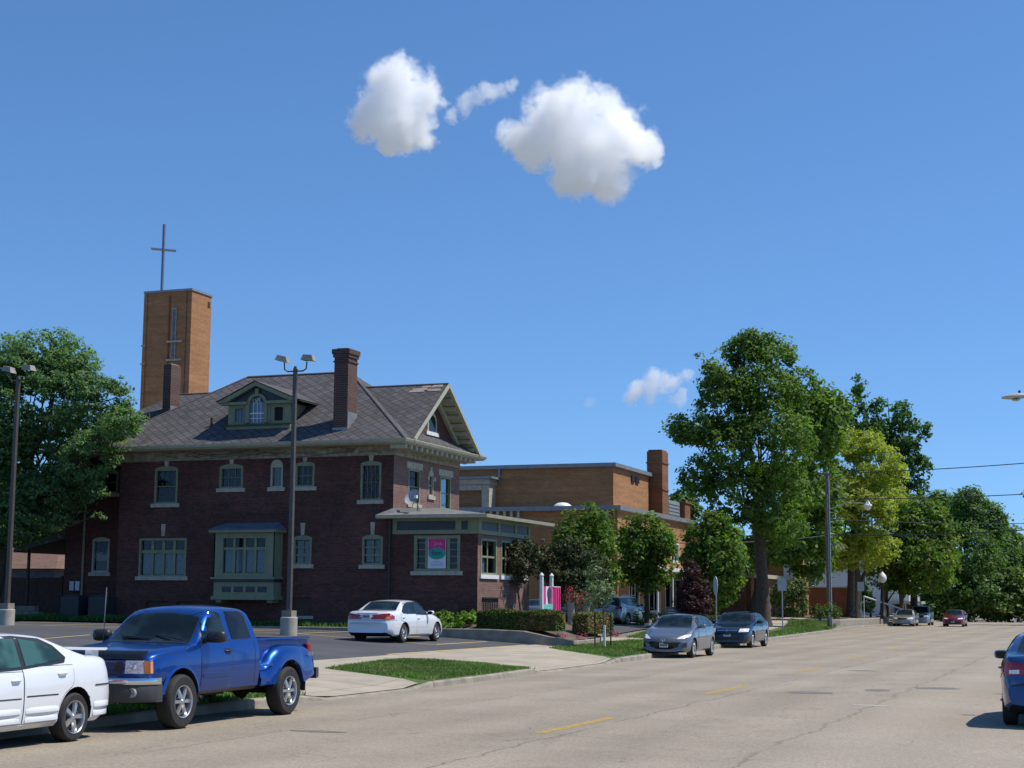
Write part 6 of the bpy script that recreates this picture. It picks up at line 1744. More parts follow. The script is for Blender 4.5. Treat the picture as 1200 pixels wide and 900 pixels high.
            for i in range(ne):
                a, b = rib[i], rib[(i + 1) % ne]
                if None in a or None in b: continue
                if (a[0] - b[0]).length > .3: continue
                mb.add([tuple(a[0]), tuple(a[1]), tuple(b[1]), tuple(b[0])], [(0, 1, 2, 3)], 1)
        if not mb.f: return None
        o = mb.build(name, [M_(mat) if isinstance(mat, str) else mat, M_('black_plastic')], None, smooth, 50, fix=True)
        # face outwards
        o.parent = parent if parent is not None else s.root
        o.matrix_parent_inverse = Matrix.Identity(4)
        return o
    def pt(s, side, a, b):
        if side in 'RL':
            sg = 1 if side == 'R' else -1; o = Vector((sg * 3, s.L / 2 - a, b)); d = Vector((-sg, 0, 0))
        elif side == 'F': o = Vector((a, 6, b)); d = Vector((0, -1, 0))
        elif side == 'T': o = Vector((a, s.L / 2 - b, 4)); d = Vector((0, 0, -1))
        else: o = Vector((a, -6, b)); d = Vector((0, 1, 0))
        hit = s.bvh.ray_cast(o, d)[0]
        return hit if hit is not None else o
    def wheels(s, style='five', rimr=None):
        sp = s.sp; r = sp['r']; w = sp.get('tw', .205); rr = rimr or r * .66
        first = None
        for u in sp['axles']:
            for sg in (1, -1):
                x = sg * (sp['W'] / 2 - w / 2 - sp.get('inset', .03)); y = s.L / 2 - u
                e = bpy.data.objects.new('wheel', None); COL.objects.link(e); e.parent = s.root
                e.location = (x, y, r); e.rotation_euler = (0, 0, 0 if sg > 0 else math.pi)
                if first is None:
                    q = MB(); q.lathe([(rr * .97, -w/2 + .01), (rr * 1.02, -w/2), (r * .9, -w/2 - .004), (r * .975, -w/2 + .02), (r, -w * .3), (r, w * .3), (r * .975, w/2 - .02), (r * .9, w/2 + .004), (rr * 1.02, w/2), (rr * .97, w/2 - .012)], axis=0, n=36)
                    if sp.get('tread'):
                        for k in range(40):
                            a = 2 * math.pi * k / 40; c, s_ = math.cos(a), math.sin(a)
                            for x0, x1 in ((-w/2 - .004, -w * .18), (w * .18, w/2 + .004)):
                                t = .016; hh = .003
                                q.add([(x_, (r - .01 + dz) * c - dt * s_, (r - .01 + dz) * s_ + dt * c) for x_ in (x0, x1) for dz in (0, hh + .006) for dt in (-t, t)], [(0, 1, 3, 2), (4, 6, 7, 5), (2, 3, 7, 6), (0, 2, 6, 4), (1, 5, 7, 3)])
                    ty = q.build('tyre', M_('rubber'), None, True, 35); ty.parent = e
                    q = MB(); q.lathe([(rr * 1.0, w/2 - .004), (rr * .985, w/2 + .006), (rr * .93, w/2 - .004), (rr * .9, w/2 - .05), (rr * .86, -.02), (.01, -.02)], axis=0, n=36)
                    q.lathe([(rr * .9, -w/2 + .03), (rr * .9, w/2 - .06)], axis=0, n=24, mi=1)
                    f0 = w/2 - .012
                    q.lathe([(.001, f0 + .004), (rr * .13, f0 + .004), (rr * .16, f0 - .004), (rr * .24, f0 - .02), (rr * .26, -.02)], axis=0, n=20)
                    ns = {'five': 5, 'ten': 10, 'seven': 7, 'six': 6, 'steel': 8}[style]
                    for k in range(ns):
                        a = 2 * math.pi * k / ns; c, s_ = math.cos(a), math.sin(a)
                        w0, w1 = {'five': (.10, .20), 'ten': (.055, .085), 'seven': (.08, .13), 'six': (.1, .14), 'steel': (.14, .24)}[style]
                        prof = [(.16, f0), (.55, f0 - .004), (.95, f0 - .016)]
                        V = []
                        for (t, xx) in prof:
                            hw = lerp(w0, w1, t) * rr
                            for (dx, dt) in ((0, -hw * .7), (0, hw * .7), (-.03, hw), (-.03, -hw)):
                                V.append((xx + dx, t * rr * c - dt * s_, t * rr * s_ + dt * c))
                        F = []
                        for j in range(2):
                            for m in range(4): F.append((j*4 + m, j*4 + (m+1) % 4, (j+1)*4 + (m+1) % 4, (j+1)*4 + m))
                        q.add(V, F)
                    # dark barrel seen between the spokes
                    q.lathe([(rr * .26, -.012), (rr * .86, -.012)], axis=0, n=24, mi=1)
                    ri = q.build('rim', [M_(sp.get('rimmat', 'alloy')), M_('wheel_dark')], None, True, 35, fix=True); ri.parent = e
                    first = (ty, ri)
                else:
                    for b in first:
                        c = b.copy(); COL.objects.link(c); c.parent = e
    def mirror(s, side, u, z, mat, cap=None, sz=1.0):
        sg = 1 if side == 'R' else -1
        p = s.pt(side, u, z)
        e = bpy.data.objects.new('mirror', None)
        q = MB(); n = 14; R = []
        y0 = s.L / 2 - u
        for t, k in ((-.07, .35), (-.055, .75), (-.02, .98), (.02, 1.0), (.05, .8), (.075, .3)):
            R.append([(p.x + sg * (.155 * sz) + .125 * sz * k * math.copysign(abs(math.cos(a)) ** .5, math.cos(a)), y0 + t * sz + (.0), z + .055 * sz + .072 * sz * k * math.copysign(abs(math.sin(a)) ** .5, math.sin(a))) for a in [2 * math.pi * i / n for i in range(n)]])
        q.rings(R)
        q.tube([(p.x - sg * .02, y0, z), (p.x + sg * .08, y0, z + .03 * sz)], [.035 * sz, .03 * sz], 8)
        o = q.build('mirror', M_(mat) if isinstance(mat, str) else mat, None, True, 60); o.parent = s.root
        q = MB(); R = [(p.x + sg * .155 * sz + .095 * sz * math.cos(a), y0 - .073 * sz, z + .055 * sz + .06 * sz * math.sin(a)) for a in [2 * math.pi * i / n for i in range(n)]]
        q.add(R, [tuple(range(n))]); g = q.build('mirror_glass', M_('tinted_glass'), None); g.parent = o
    def handle(s, side, u, z, mat, parent, w=.17):
        sg = 1 if side == 'R' else -1
        p = s.pt(side, u, z); y0 = s.L / 2 - u
        q = MB(); x = p.x + sg * .02
        q.tube([(x - sg * .02, y0 - w / 2, z), (x + sg * .008, y0 - w * .35, z), (x + sg * .012, y0, z + .004), (x + sg * .008, y0 + w * .35, z), (x - sg * .02, y0 + w / 2, z)], [.012, .014, .014, .014, .012], 8)
        o = q.build('handle', M_(mat) if isinstance(mat, str) else mat, None, True, 60); o.parent = parent
    def plate(s, side, z, w=.3, hh=.155, mat='plate_white', txt=None, x0=0.0, off=.02):
        sg = 1 if side == 'F' else -1
        p = s.pt(side, x0, z); y = p.y + sg * off
        q = MB(); q.box(x0 - w/2, x0 + w/2, min(y, y - sg * .015), max(y, y - sg * .015), z - hh/2, z + hh/2)
        o = q.build('licence_plate', M_(mat), None); o.parent = s.root
        q = MB()
        for k in range(6):
            xx = x0 - w * .36 + k * w * .135; q.box(xx, xx + w * .09, y + sg * .001, y + sg * .003, z - hh * .2, z + hh * .2)
        b = q.build('characters', M_('ink'), None); b.parent = o
    def arch_poly(s, u, z):
        """u offset of the arch edge at height z for the axle at u"""
        dz = z - (s.sp['r'] + s.sp.get('arch_dz', 0)); r = s.sp['arch_r'] + .025
        return math.sqrt(max(0, r * r - dz * dz)) if abs(dz) < r else 0
simple('wheel_dark', (0.03, 0.03, 0.032), .6)
def lathe_solid(self, c, r, w, n):
    R = []
    for x in (c[0] - w / 2, c[0] + w / 2):
        R.append([(x, c[1] + r * math.cos(2 * math.pi * k / n), c[2] + r * math.sin(2 * math.pi * k / n)) for k in range(n)])
    return self.rings(R)
MB.lathe_solid = lathe_solid

def rrect(x0, x1, z0, z1, r=.02, n=3):
    pts = []
    for cx, cz, a0 in ((x1 - r, z0 + r, -90), (x1 - r, z1 - r, 0), (x0 + r, z1 - r, 90), (x0 + r, z0 + r, 180)):
        for k in range(n + 1):
            a = RAD(a0 + 90 * k / n); pts.append((cx + r * math.cos(a), cz + r * math.sin(a)))
    return pts
def mir(p): return [(-x, z) for x, z in reversed(p)]

def finish_car(c, sp, paintm, glass='car_glass'):
    """windows, doors, lamps, wheels from the spec"""
    G = glass
    # windscreen and rear window, projected from above/front with inset edges
    def tband(u0, u1, w0, w1, name, n=8):
        poly = [(-w0, u0)] + [(-lerp(w0, w1, k / n), lerp(u0, u1, k / n)) for k in range(1, n)] + [(-w1, u1), (w1, u1)] + [(lerp(w1, w0, k / n), lerp(u1, u0, k / n)) for k in range(1, n)] + [(w0, u0)]
        return c.proj(name, G, 'T', poly, .004, .09, seam=.012)
    ws = sp['ws']; tband(*ws, 'windscreen')
    if 'rw' in sp: tband(*sp['rw'], 'rear_window')
    for sd in 'RL':
        if 'glass_surround' in sp: c.proj('window_surround', 'black_plastic', sd, sp['glass_surround'], .008, .06)
        for nm, poly in sp['side_glass']:
            if 'glass_surround' not in sp:
                mx = sum(p[0] for p in poly) / len(poly); mz = sum(p[1] for p in poly) / len(poly)
                big = [(p[0] + .035 * (1 if p[0] > mx else -1), p[1] + .028 * (1 if p[1] > mz else -1)) for p in poly]
                c.proj('window_surround', 'black_plastic', sd, big, .005, .08)
            c.proj('side_window', G, sd, poly, sp.get('goff', .010), .07, seam=.012)
        for dr in sp['doors']:
            u0, u1, z0, z1 = dr['b']
            sl = dr.get('slant', 0.0)
            n = 10; left = []; right = []
            for k in range(n + 1):
                z = lerp(z0, z1, k / n); a = u0; b = u1
                for ax in sp['axles']:
                    e = c.arch_poly(ax, z)
                    if e > 0:
                        if ax > (u0 + u1) / 2: b = min(b, ax - e)
                        else: a = max(a, ax + e)
                left.append((a, z)); right.append((b, z))
            poly = left[::-1] + right
            d = c.proj('door', paintm, sd, poly, .005, .12, seam=.009)
            if d is not None: c.handle(sd, dr['h'][0], dr['h'][1], sp.get('handle', paintm), d)
        c.mirror(sd, *sp['mirror'], sp.get('mirror_mat', paintm), sz=sp.get('mirror_sz', 1.0))
        if 'strip' in sp:
            for (u0, u1, z0, z1) in sp['strip']:
                c.proj('side_strip', sp.get('strip_mat', 'black_plastic'), sd, rrect(u0, u1, z0, z1, min(.008, (z1 - z0) * .4)), .009, .15)
    # bonnet shut lines and the seam of the front bumper
    L_, w_ = sp['L'], sp['W'] / 2
    for s_ in (-1, 1):
        a, b = [(s_ * w_ * .80, sp['cowl'] - .05), (s_ * w_ * .62, .22)], .011
        c.proj('bonnet_seam', 'black_plastic', 'T', [a[0], a[1], (a[1][0] + s_ * b, a[1][1]), (a[0][0] + s_ * b, a[0][1])], .003, .08)
    c.proj('cowl_panel', 'black_plastic', 'T', [(-w_ * .74, sp['cowl'] - .05), (w_ * .74, sp['cowl'] - .05), (w_ * .73, sp['cowl'] + .04), (-w_ * .73, sp['cowl'] + .04)], .003, .08)
    for nm, mat, side, poly, off in list(sp['extras']):
        if nm == 'headlight' and side == 'F':
            mx = sum(p[0] for p in poly) / len(poly); mz = sum(p[1] for p in poly) / len(poly)
            c.proj('headlight_bezel', 'black_plastic', 'F', [(mx + (p[0] - mx) * 1.1, mz + (p[1] - mz) * 1.25) for p in poly], off * .6, .05)
    for nm, mat, side, poly, off in sp['extras']:
        c.proj(nm, mat, side, poly, off, .05)
    c.wheels(sp.get('wheel', 'five'), sp.get('rimr'))

def sedan(name, label, loc, rz, sp, paintm, glass='car_glass', group=None, cat='car'):
    t = thing(name, label, cat, loc, rz, group)
    c = Car(sp); c.body(t, paintm); finish_car(c, sp, paintm, glass)
    return t, c

# ---------------- paints
paint('paint_white', (0.74, 0.75, 0.76), 0, .3, .12)
paint('paint_blue', (0.002, 0.055, 0.27), .62, .33, .02, .3, .7)
paint('paint_silver', (0.17, 0.178, 0.19), .6, .34, .1)
paint('paint_pearl', (0.38, 0.41, 0.43), .6, .34, .12)
paint('paint_navy', (0.003, 0.005, 0.022), .4, .28, .12)
paint('paint_red', (0.19, 0.009, 0.016), .35, .3, .12)
paint('paint_royal', (0.012, 0.05, 0.16), .4, .3, .12)
paint('paint_champagne', (0.36, 0.35, 0.31), .6, .34, .15)
paint('paint_charcoal', (0.02, 0.022, 0.026), .5, .32, .1)

def spec_base(L, W, H, axles, r, **kw):
    sp = dict(L=L, W=W, H=H, axles=axles, r=r, arch_r=r + .055, tum=.42)
    sp.update(kw); return sp

def grand_am():
    L, W = 4.73, 1.79
    sp = spec_base(L, W, 1.41, (.98, 3.70), .315, arch_dz=.02,
        top=[(0, .50), (.06, .60), (.2, .68), (.7, .82), (1.25, .95), (1.42, .99), (2.05, 1.31), (2.3, 1.38), (2.75, 1.415), (3.15, 1.39), (3.45, 1.31), (3.95, 1.13), (4.1, 1.105), (4.4, 1.095), (4.58, 1.06), (4.66, .98), (4.73, .74)],
        bot=[(0, .24), (.1, .19), (L - .35, .22), (L, .33)], hw=[(0, .66), (.12, .78), (.45, .87), (1.2, .892), (3.6, .895), (4.3, .86), (4.62, .80), (4.73, .74)],
        belt=[(0, .48), (.3, .64), (1.0, .83), (1.5, .90), (2.6, .955), (3.4, 1.00), (4.0, 1.03), (4.5, 1.02), (4.73, .72)], cowl=1.42, roof0=2.25, kf=.25, kr=.14,
        ws=(1.47, 2.2, .66, .52), rw=(3.33, 3.93, .52, .60), mirror=(1.75, .93),
        side_glass=[('f', [(1.75, .96), (2.60, .99), (2.60, 1.335), (2.38, 1.325), (2.1, 1.22), (1.85, 1.06)]), ('r', [(2.69, .995), (3.42, 1.055), (3.45, 1.09), (3.28, 1.21), (3.06, 1.29), (2.69, 1.33)]) ], glass_surround=[(1.70, .935), (2.64, .96), (3.47, 1.02), (3.52, 1.085), (3.33, 1.24), (3.1, 1.33), (2.64, 1.37), (2.36, 1.36), (2.08, 1.255), (1.83, 1.09)],
        doors=[dict(b=(1.62, 2.6, .3, .93), h=(2.45, .83)), dict(b=(2.62, 3.62, .3, .985), h=(3.38, .885))],
        strip=[(1.7, 2.56, .60, .615), (2.66, 3.3, .62, .636), (4.12, 4.6, .70, .718)],
        extras=[('tail_lamp', 'lamp_red', 'R', [(4.50, .80), (4.68, .80), (4.66, .97), (4.55, .99)], .012), ('tail_lamp', 'lamp_red', 'L', [(4.50, .80), (4.68, .80), (4.66, .97), (4.55, .99)], .012),
                ('tail_lamp', 'lamp_red', 'B', [(.3, .8), (.75, .8), (.72, .96), (.3, .98)], .01), ('tail_lamp', 'lamp_red', 'B', [(-.75, .8), (-.3, .8), (-.3, .98), (-.72, .96)], .01),
                ('headlight', 'lamp_clear', 'F', [(.35, .58), (.72, .6), (.7, .7), (.35, .68)], .01), ('headlight', 'lamp_clear', 'F', [(-.72, .6), (-.35, .58), (-.35, .68), (-.7, .7)], .01)],
        wheel='five', rimr=.215, tw=.215, inset=.02, goff=.014)
    t, c = sedan('parked_car', 'white sedan cut off by the left edge of the view, ahead of the blue pickup', (-13.5, 16.29, 0), math.pi, sp, M_('paint_white'), 'pale_car_glass', 'cars parked along the kerb')
    for sd in 'RL':   # ribbed lower cladding
        sg = 1 if sd == 'R' else -1
        for (u0, u1) in ((1.72, 2.55), (2.66, 3.32), (4.12, 4.55)):
            q = MB()
            for z0, d in ((.44, .022), (.33, .018)):
                pr = []
                for k in range(9):
                    u = lerp(u0, u1, k / 8); f = math.sin(math.pi * min(1, (k + .3) / 8.6)) ** .5
                    p = c.pt(sd, u, z0 + .04); y = p.y
                    pr.append([(p.x - sg * .01, y, z0 - .035), (p.x + sg * d * f, y, z0 - .02), (p.x + sg * d * 1.2 * f, y, z0 + .01), (p.x + sg * d * .3 * f, y, z0 + .05), (p.x - sg * .01, y, z0 + .06)])
                q.rings(pr)
            o = q.build('cladding', M_('paint_white'), None, True, 40); o.parent = t
    q = MB(); yb = L / 2 - 4.42   # spoiler
    q.rings([[(x, yb + .14, 1.155), (x, yb + .10, 1.19), (x, yb - .12, 1.185), (x, yb - .14, 1.17), (x, yb - .1, 1.15)] for x in (-.74, -.6, 0, .6, .74)])
    for x in (-.6, .6): q.box(x - .05, x + .05, yb - .06, yb + .1, 1.06, 1.16)
    o = q.build('spoiler', M_('paint_white'), None, True, 40); o.parent = t
grand_am()

def sedan_spec(L, W, H, f_oh, wb, r, cowl, r0, r1, deck, hood, cowl_z, deck_z, hatch=False, **kw):
    """generic three-box (or hatch) profile"""
    a0, a1 = f_oh, f_oh + wb
    nose = kw.pop('nose', .52)
    top = [(0, nose), (.05, nose + .10), (.16, hood - .07), (.4, hood), (cowl * .75, lerp(hood, cowl_z, .75)), (cowl, cowl_z), (lerp(cowl, r0, .8), lerp(cowl_z, H, .82)), (r0, H - .035), (lerp(r0, r1, .45), H), (r1, H - .04)]
    if hatch: top += [(lerp(r1, L - .25, .55), H - .15), (L - .28, deck_z + .06), (L - .12, deck_z - .08), (L - .04, deck_z - .3), (L, .62)]
    else: top += [(lerp(r1, deck, .5), lerp(H, deck_z, .48)), (deck, deck_z + .015), (lerp(deck, L, .5), deck_z), (L - .13, deck_z - .03), (L - .05, deck_z - .12), (L, .68)]
    belt0 = cowl_z - .05
    sp = spec_base(L, W, H, (a0, a1), r, top=top, bot=[(0, .24), (.12, .19), (L - .4, .21), (L, .34)],
        hw=[(0, W/2 * .76), (.12, W/2 * .88), (.45, W/2 * .97), (a0 + .1, W/2), (a1, W/2), (L - .5, W/2 * .97), (L - .12, W/2 * .9), (L, W/2 * .83)],
        belt=[(0, nose - .02), (.3, hood - .12), (cowl, belt0), (lerp(cowl, L, .5), belt0 + .03), (L - .6, min(deck_z - .04, belt0 + .09)), (L - .15, min(deck_z - .06, belt0 + .07)), (L, .66)], cowl=cowl, roof0=r0)
    b = lambda u: interp(sp['belt'], u)
    wd = W / 2
    sp['ws'] = (cowl + .05, r0 - .03, wd * .74, wd * .60)
    mid = (cowl + deck) / 2 + .02
    ze = H - .085
    fA = lerp(cowl, r0, .42)
    sp['side_glass'] = [('f', [(fA - .02, b(fA) + .03), (mid - .03, b(mid) + .03), (mid - .03, ze), (r0 + .08, ze - .01), (lerp(cowl, r0, .72), lerp(b(cowl), H, .66))]),
                        ('r', [(mid + .03, b(mid) + .03), (a1 + .02, b(a1) + .035), (a1 + .1, b(a1) + .09), (r1 + (.08 if not hatch else .2), ze - .06), (r1 - .2, ze - .01), (mid + .03, ze)])]
    if hatch: sp['rw'] = (r1 + .16, L - .30, wd * .56, wd * .62)
    else: sp['rw'] = (r1 + .06, deck - .03, wd * .60, wd * .70)
    sp['doors'] = [dict(b=(fA - .12, mid, .28, b(mid) - .02), h=(mid - .14, b(mid) - .13)), dict(b=(mid + .012, a1 + .28, .28, b(a1) - .02), h=(a1 + .1, b(a1) - .13))]
    sp['mirror'] = (fA + .03, b(fA) + .02)
    sp['extras'] = []
    sp.update(kw)
    return sp

def both(lst, nm, mat, side, poly, off=.01):
    lst.append((nm, mat, side, poly, off))
    if side in 'RL': lst.append((nm, mat, 'L' if side == 'R' else 'R', poly, off))
    else: lst.append((nm, mat, side, mir(poly), off))

def avalon():
    sp = sedan_spec(4.87, 1.82, 1.45, .98, 2.72, .32, 1.45, 2.2, 3.3, 3.95, .78, .97, 1.08, kf=.3, kr=.2, wheel='ten', wbow=.12)
    E = sp['extras']
    both(E, 'tail_lamp', 'lamp_red', 'B', [(.50, .79), (.86, .79), (.85, .90), (.76, .99), (.68, .98)])
    both(E, 'tail_lamp', 'lamp_red', 'R', [(4.5, .8), (4.84, .79), (4.84, .93), (4.7, .98)], .012)
    both(E, 'indicator', 'lamp_amber', 'B', [(.66, .80), (.84, .80), (.8, .88), (.7, .88)], .014)
    E.append(('chrome_strip', 'chrome', 'B', [(-.42, .965), (.42, .965), (.36, .995), (-.36, .995)], .014))
    E.append(('bumper_seam', 'black_plastic', 'B', [(-.88, .755), (.88, .755), (.88, .765), (-.88, .765)], .006))
    both(E, 'headlight', 'lamp_clear', 'F', [(.4, .6), (.75, .62), (.72, .74), (.4, .72)])
    sp['strip'] = [(1.75, 3.2, .52, .545)]; sp['strip_mat'] = M_('paint_white')
    t, c = sedan('parked_car', 'white sedan parked in the lot facing the brick house', (-23.35, 51.1, .43), RAD(-1), sp, M_('paint_white'), 'car_glass')
    c.plate('B', .88, mat='plate_white')
avalon()

def mazda():
    sp = sedan_spec(4.46, 1.755, 1.46, .93, 2.64, .315, 1.25, 2.05, 3.25, 3.9, .80, 1.02, 1.16, hatch=True, kf=.34, kr=.2, wheel='five', wbow=.14, nose=.55)
    E = sp['extras']
    E.append(('grille', 'black_plastic', 'F', [(-.56, .53), (-.46, .37), (-.22, .30), (.22, .30), (.46, .37), (.56, .53), (.3, .515), (0, .51), (-.3, .515)], .01))
    both(E, 'fog_recess', 'black_plastic', 'F', [(.60, .34), (.74, .36), (.76, .52), (.66, .5)], .008)
    both(E, 'headlight', 'lamp_clear', 'F', [(.44, .63), (.62, .64), (.80, .70), (.82, .79), (.66, .77), (.5, .69)], .012)
    E.append(('lip', 'paint_silver', 'F', [(-.7, .27), (-.4, .23), (.4, .23), (.7, .27), (.4, .26), (-.4, .26)], .02))
    t, c = sedan('parked_car', 'silver-grey hatchback parked at the kerb facing the camera behind the sapling', (-13.95, 54.1, 0), math.pi, sp, M_('paint_silver'), 'car_glass', 'cars parked along the kerb')
    c.plate('F', .43, off=.03)
    p = c.pt('F', 0, .6); q = MB(); q.lathe([(.06, 0), (.065, .01), (.05, .015)], (0, p.y, .6), axis=1, n=16); q.tube([(-.045, p.y + .018, .615), (-.015, p.y + .02, .60), (0, p.y + .02, .585), (.015, p.y + .02, .60), (.045, p.y + .018, .615)], .007, 5)
    o = q.build('badge', M_('chrome'), None, True); o.parent = t
mazda()

def avenger():
    sp = sedan_spec(4.85, 1.85, 1.49, .95, 2.765, .335, 1.5, 2.25, 3.35, 4.05, .86, 1.03, 1.12, kf=.2, kr=.15, wheel='five', nose=.6)
    E = sp['extras']
    E.append(('grille', 'black_plastic', 'F', [(-.40, .64), (.40, .64), (.44, .78), (-.44, .78)], .012))
    E.append(('grille_bar', 'chrome', 'F', [(-.42, .70), (.42, .70), (.42, .718), (-.42, .718)], .022)); E.append(('grille_bar', 'chrome', 'F', [(-.012, .64), (.012, .64), (.012, .78), (-.012, .78)], .024))
    both(E, 'headlight', 'lamp_clear', 'F', [(.48, .65), (.84, .67), (.84, .80), (.52, .79)], .014)
    E.append(('lower_grille', 'black_plastic', 'F', [(-.5, .34), (.5, .34), (.55, .46), (-.55, .46)], .01))
    t, c = sedan('parked_car', 'dark blue sedan parked at the kerb behind the silver-grey hatchback', (-14.75, 67.4, 0), math.pi, sp, M_('paint_navy'), 'car_glass', 'cars parked along the kerb')
    c.plate('F', .55, off=.03)
avenger()

def suv():
    sp = sedan_spec(5.1, 1.98, 1.77, 1.0, 3.0, .38, 1.35, 2.1, 4.2, 4.6, 1.0, 1.2, 1.3, hatch=True, kf=.2, kr=.12, wheel='six', nose=.7, tum=.3)
    sp['top'] = [(0, .7), (.05, .85), (.2, .97), (1.0, 1.14), (1.35, 1.2), (1.95, 1.62), (2.2, 1.73), (3.2, 1.77), (4.3, 1.74), (4.62, 1.68), (4.8, 1.5), (4.95, 1.2), (5.03, 1.05), (5.07, .8), (5.1, .65)]
    sp['belt'] = [(0, .68), (.3, .88), (1.35, 1.1), (4.0, 1.18), (4.8, 1.14), (5.1, .62)]
    sp['rw'] = (4.66, 4.92, .66, .74)
    sp['side_glass'] = [('f', [(1.72, 1.14), (2.85, 1.18), (2.85, 1.62), (2.3, 1.62), (2.0, 1.45)]), ('r', [(2.92, 1.18), (3.85, 1.21), (3.85, 1.62), (2.92, 1.62)]), ('q', [(3.93, 1.23), (4.62, 1.36), (4.5, 1.58), (3.93, 1.62)])]
    E = sp['extras']
    both(E, 'tail_lamp', 'lamp_red', 'B', [(.5, 1.0), (.88, .98), (.86, 1.12), (.55, 1.13)], .012)
    both(E, 'headlight', 'lamp_clear', 'F', [(.5, .8), (.85, .82), (.8, .95), (.5, .92)])
    E.append(('lower_bumper', 'black_plastic', 'B', [(-.85, .34), (.85, .34), (.8, .48), (-.8, .48)], .01))
    t, c = sedan('parked_car', 'silver crossover seen from behind in the side driveway by the church', (-27.5, 92.6, .47), RAD(-3), sp, M_('paint_pearl'), 'tinted_glass')
    c.plate('B', .86)
    q = MB()
    for s in (-.62, .62): q.tube([(s, .9, 1.74), (s, .7, 1.8), (s, -1.3, 1.8), (s, -1.6, 1.74)], .02, 6)
    o = q.build('roof_rack', M_('alloy'), None, True); o.parent = t
suv()

def buick():
    sp = sedan_spec(4.95, 1.85, 1.43, 1.05, 2.77, .32, 1.6, 2.3, 3.4, 4.0, .83, .98, 1.06, kf=.25, wheel='steel')
    E = sp['extras']
    E.append(('grille', 'black_plastic', 'F', [(-.33, .58), (.33, .58), (.36, .72), (-.36, .72)], .012)); both(E, 'headlight', 'lamp_clear', 'F', [(.42, .6), (.84, .62), (.84, .74), (.42, .72)], .014)
    t, c = sedan('parked_car', 'silver sedan parked far down the street left of the red car', (-16.1, 139.5, 0), math.pi, sp, M_('paint_champagne'), 'car_glass', 'cars far down the street')
    c.plate('F', .42)
    sp = sedan_spec(4.7, 1.85, 1.75, .95, 2.75, .36, 1.2, 1.95, 3.9, 4.3, 1.0, 1.14, 1.3, hatch=True, wheel='six', nose=.7, tum=.3, kf=.2)
    sp['top'] = [(0, .7), (.05, .85), (.2, .95), (.9, 1.1), (1.2, 1.14), (1.8, 1.58), (2.1, 1.71), (3.0, 1.75), (4.0, 1.72), (4.4, 1.6), (4.6, 1.2), (4.7, .65)]
    E = sp['extras']; E.append(('grille', 'black_plastic', 'F', [(-.4, .7), (.4, .7), (.42, .86), (-.42, .86)], .012)); both(E, 'headlight', 'lamp_clear', 'F', [(.48, .74), (.84, .76), (.84, .9), (.48, .88)], .014)
    sedan('parked_car', 'pale van-like car parked just behind the far silver sedan', (-15.6, 147.2, 0), math.pi, sp, M_('paint_pearl'), 'car_glass', 'cars far down the street')
    sp = sedan_spec(4.65, 1.8, 1.44, .95, 2.7, .31, 1.35, 2.1, 3.3, 3.95, .82, .99, 1.08, kf=.25, wheel='seven')
    E = sp['extras']; E.append(('grille', 'black_plastic', 'F', [(-.3, .5), (.3, .5), (.34, .64), (-.34, .64)], .012)); both(E, 'headlight', 'lamp_clear', 'F', [(.4, .62), (.8, .65), (.8, .76), (.42, .72)], .014)
    E.append(('lower_grille', 'black_plastic', 'F', [(-.55, .3), (.55, .3), (.55, .38), (-.55, .38)], .01))
    t, c = sedan('moving_car', 'dark red sedan driving towards the camera far down the road', (-12.1, 140.4, 0), RAD(180), sp, M_('paint_red'), 'car_glass', 'cars far down the street')
    c.plate('F', .43)
buick()

def civic():
    sp = sedan_spec(4.49, 1.75, 1.435, .92, 2.70, .315, 1.05, 2.0, 3.1, 3.85, .75, .98, 1.10, kf=.3, kr=.2, wheel='five', wbow=.16)
    E = sp['extras']
    both(E, 'tail_lamp', 'lamp_red', 'B', [(.46, .80), (.72, .78), (.86, .80), (.85, .98), (.7, .99), (.5, .96)], .012)
    both(E, 'tail_lamp', 'lamp_red', 'R', [(4.12, .82), (4.48, .80), (4.48, .96), (4.2, .98)], .012)
    both(E, 'reversing_lamp', 'lamp_clear', 'B', [(.55, .81), (.7, .80), (.7, .86), (.55, .87)], .018)
    both(E, 'headlight', 'lamp_clear', 'F', [(.4, .6), (.78, .62), (.75, .72), (.4, .7)])
    t, c = sedan('parked_car', 'bright blue sedan cut off by the right edge of the view, seen from behind', (-.72, 27.55, 0), 0.0, sp, M_('paint_royal'), 'car_glass', 'cars parked on the right side')
    c.plate('B', .9)
    # the next car along: copies of the thing and all its parts
    def dup(o, parent=None):
        n = o.copy(); COL.objects.link(n); n.parent = parent
        for ch in list(o.children): dup(ch, n)
        return n
    d = dup(t); d.location = (-.62, 34.4, 0); d['label'] = 'second blue sedan further ahead, mostly hidden by the one at the right edge'
    d['group'] = 'cars parked on the right side'
civic()

def far_parked():
    sp = sedan_spec(4.6, 1.8, 1.44, .95, 2.7, .31, 1.35, 2.1, 3.3, 3.95, .82, .99, 1.08, wheel='seven')
    E = sp['extras']; both(E, 'tail_lamp', 'lamp_red', 'B', [(.5, .75), (.86, .75), (.86, .96), (.6, .96)], .012)
    sedan('parked_car', 'dark sedan with red tail lamp parked in the side driveway behind the flower baskets', (-25.6, 76.0, .5), RAD(12), sp, M_('paint_charcoal'), 'car_glass', 'cars in the side driveway')
    sp = dict(sp); sedan('parked_car', 'blue-grey sedan parked deeper in the side driveway behind the shop sign', (-28.6, 80.6, .55), RAD(20), sp, M_('paint_silver'), 'car_glass', 'cars in the side driveway')
far_parked()

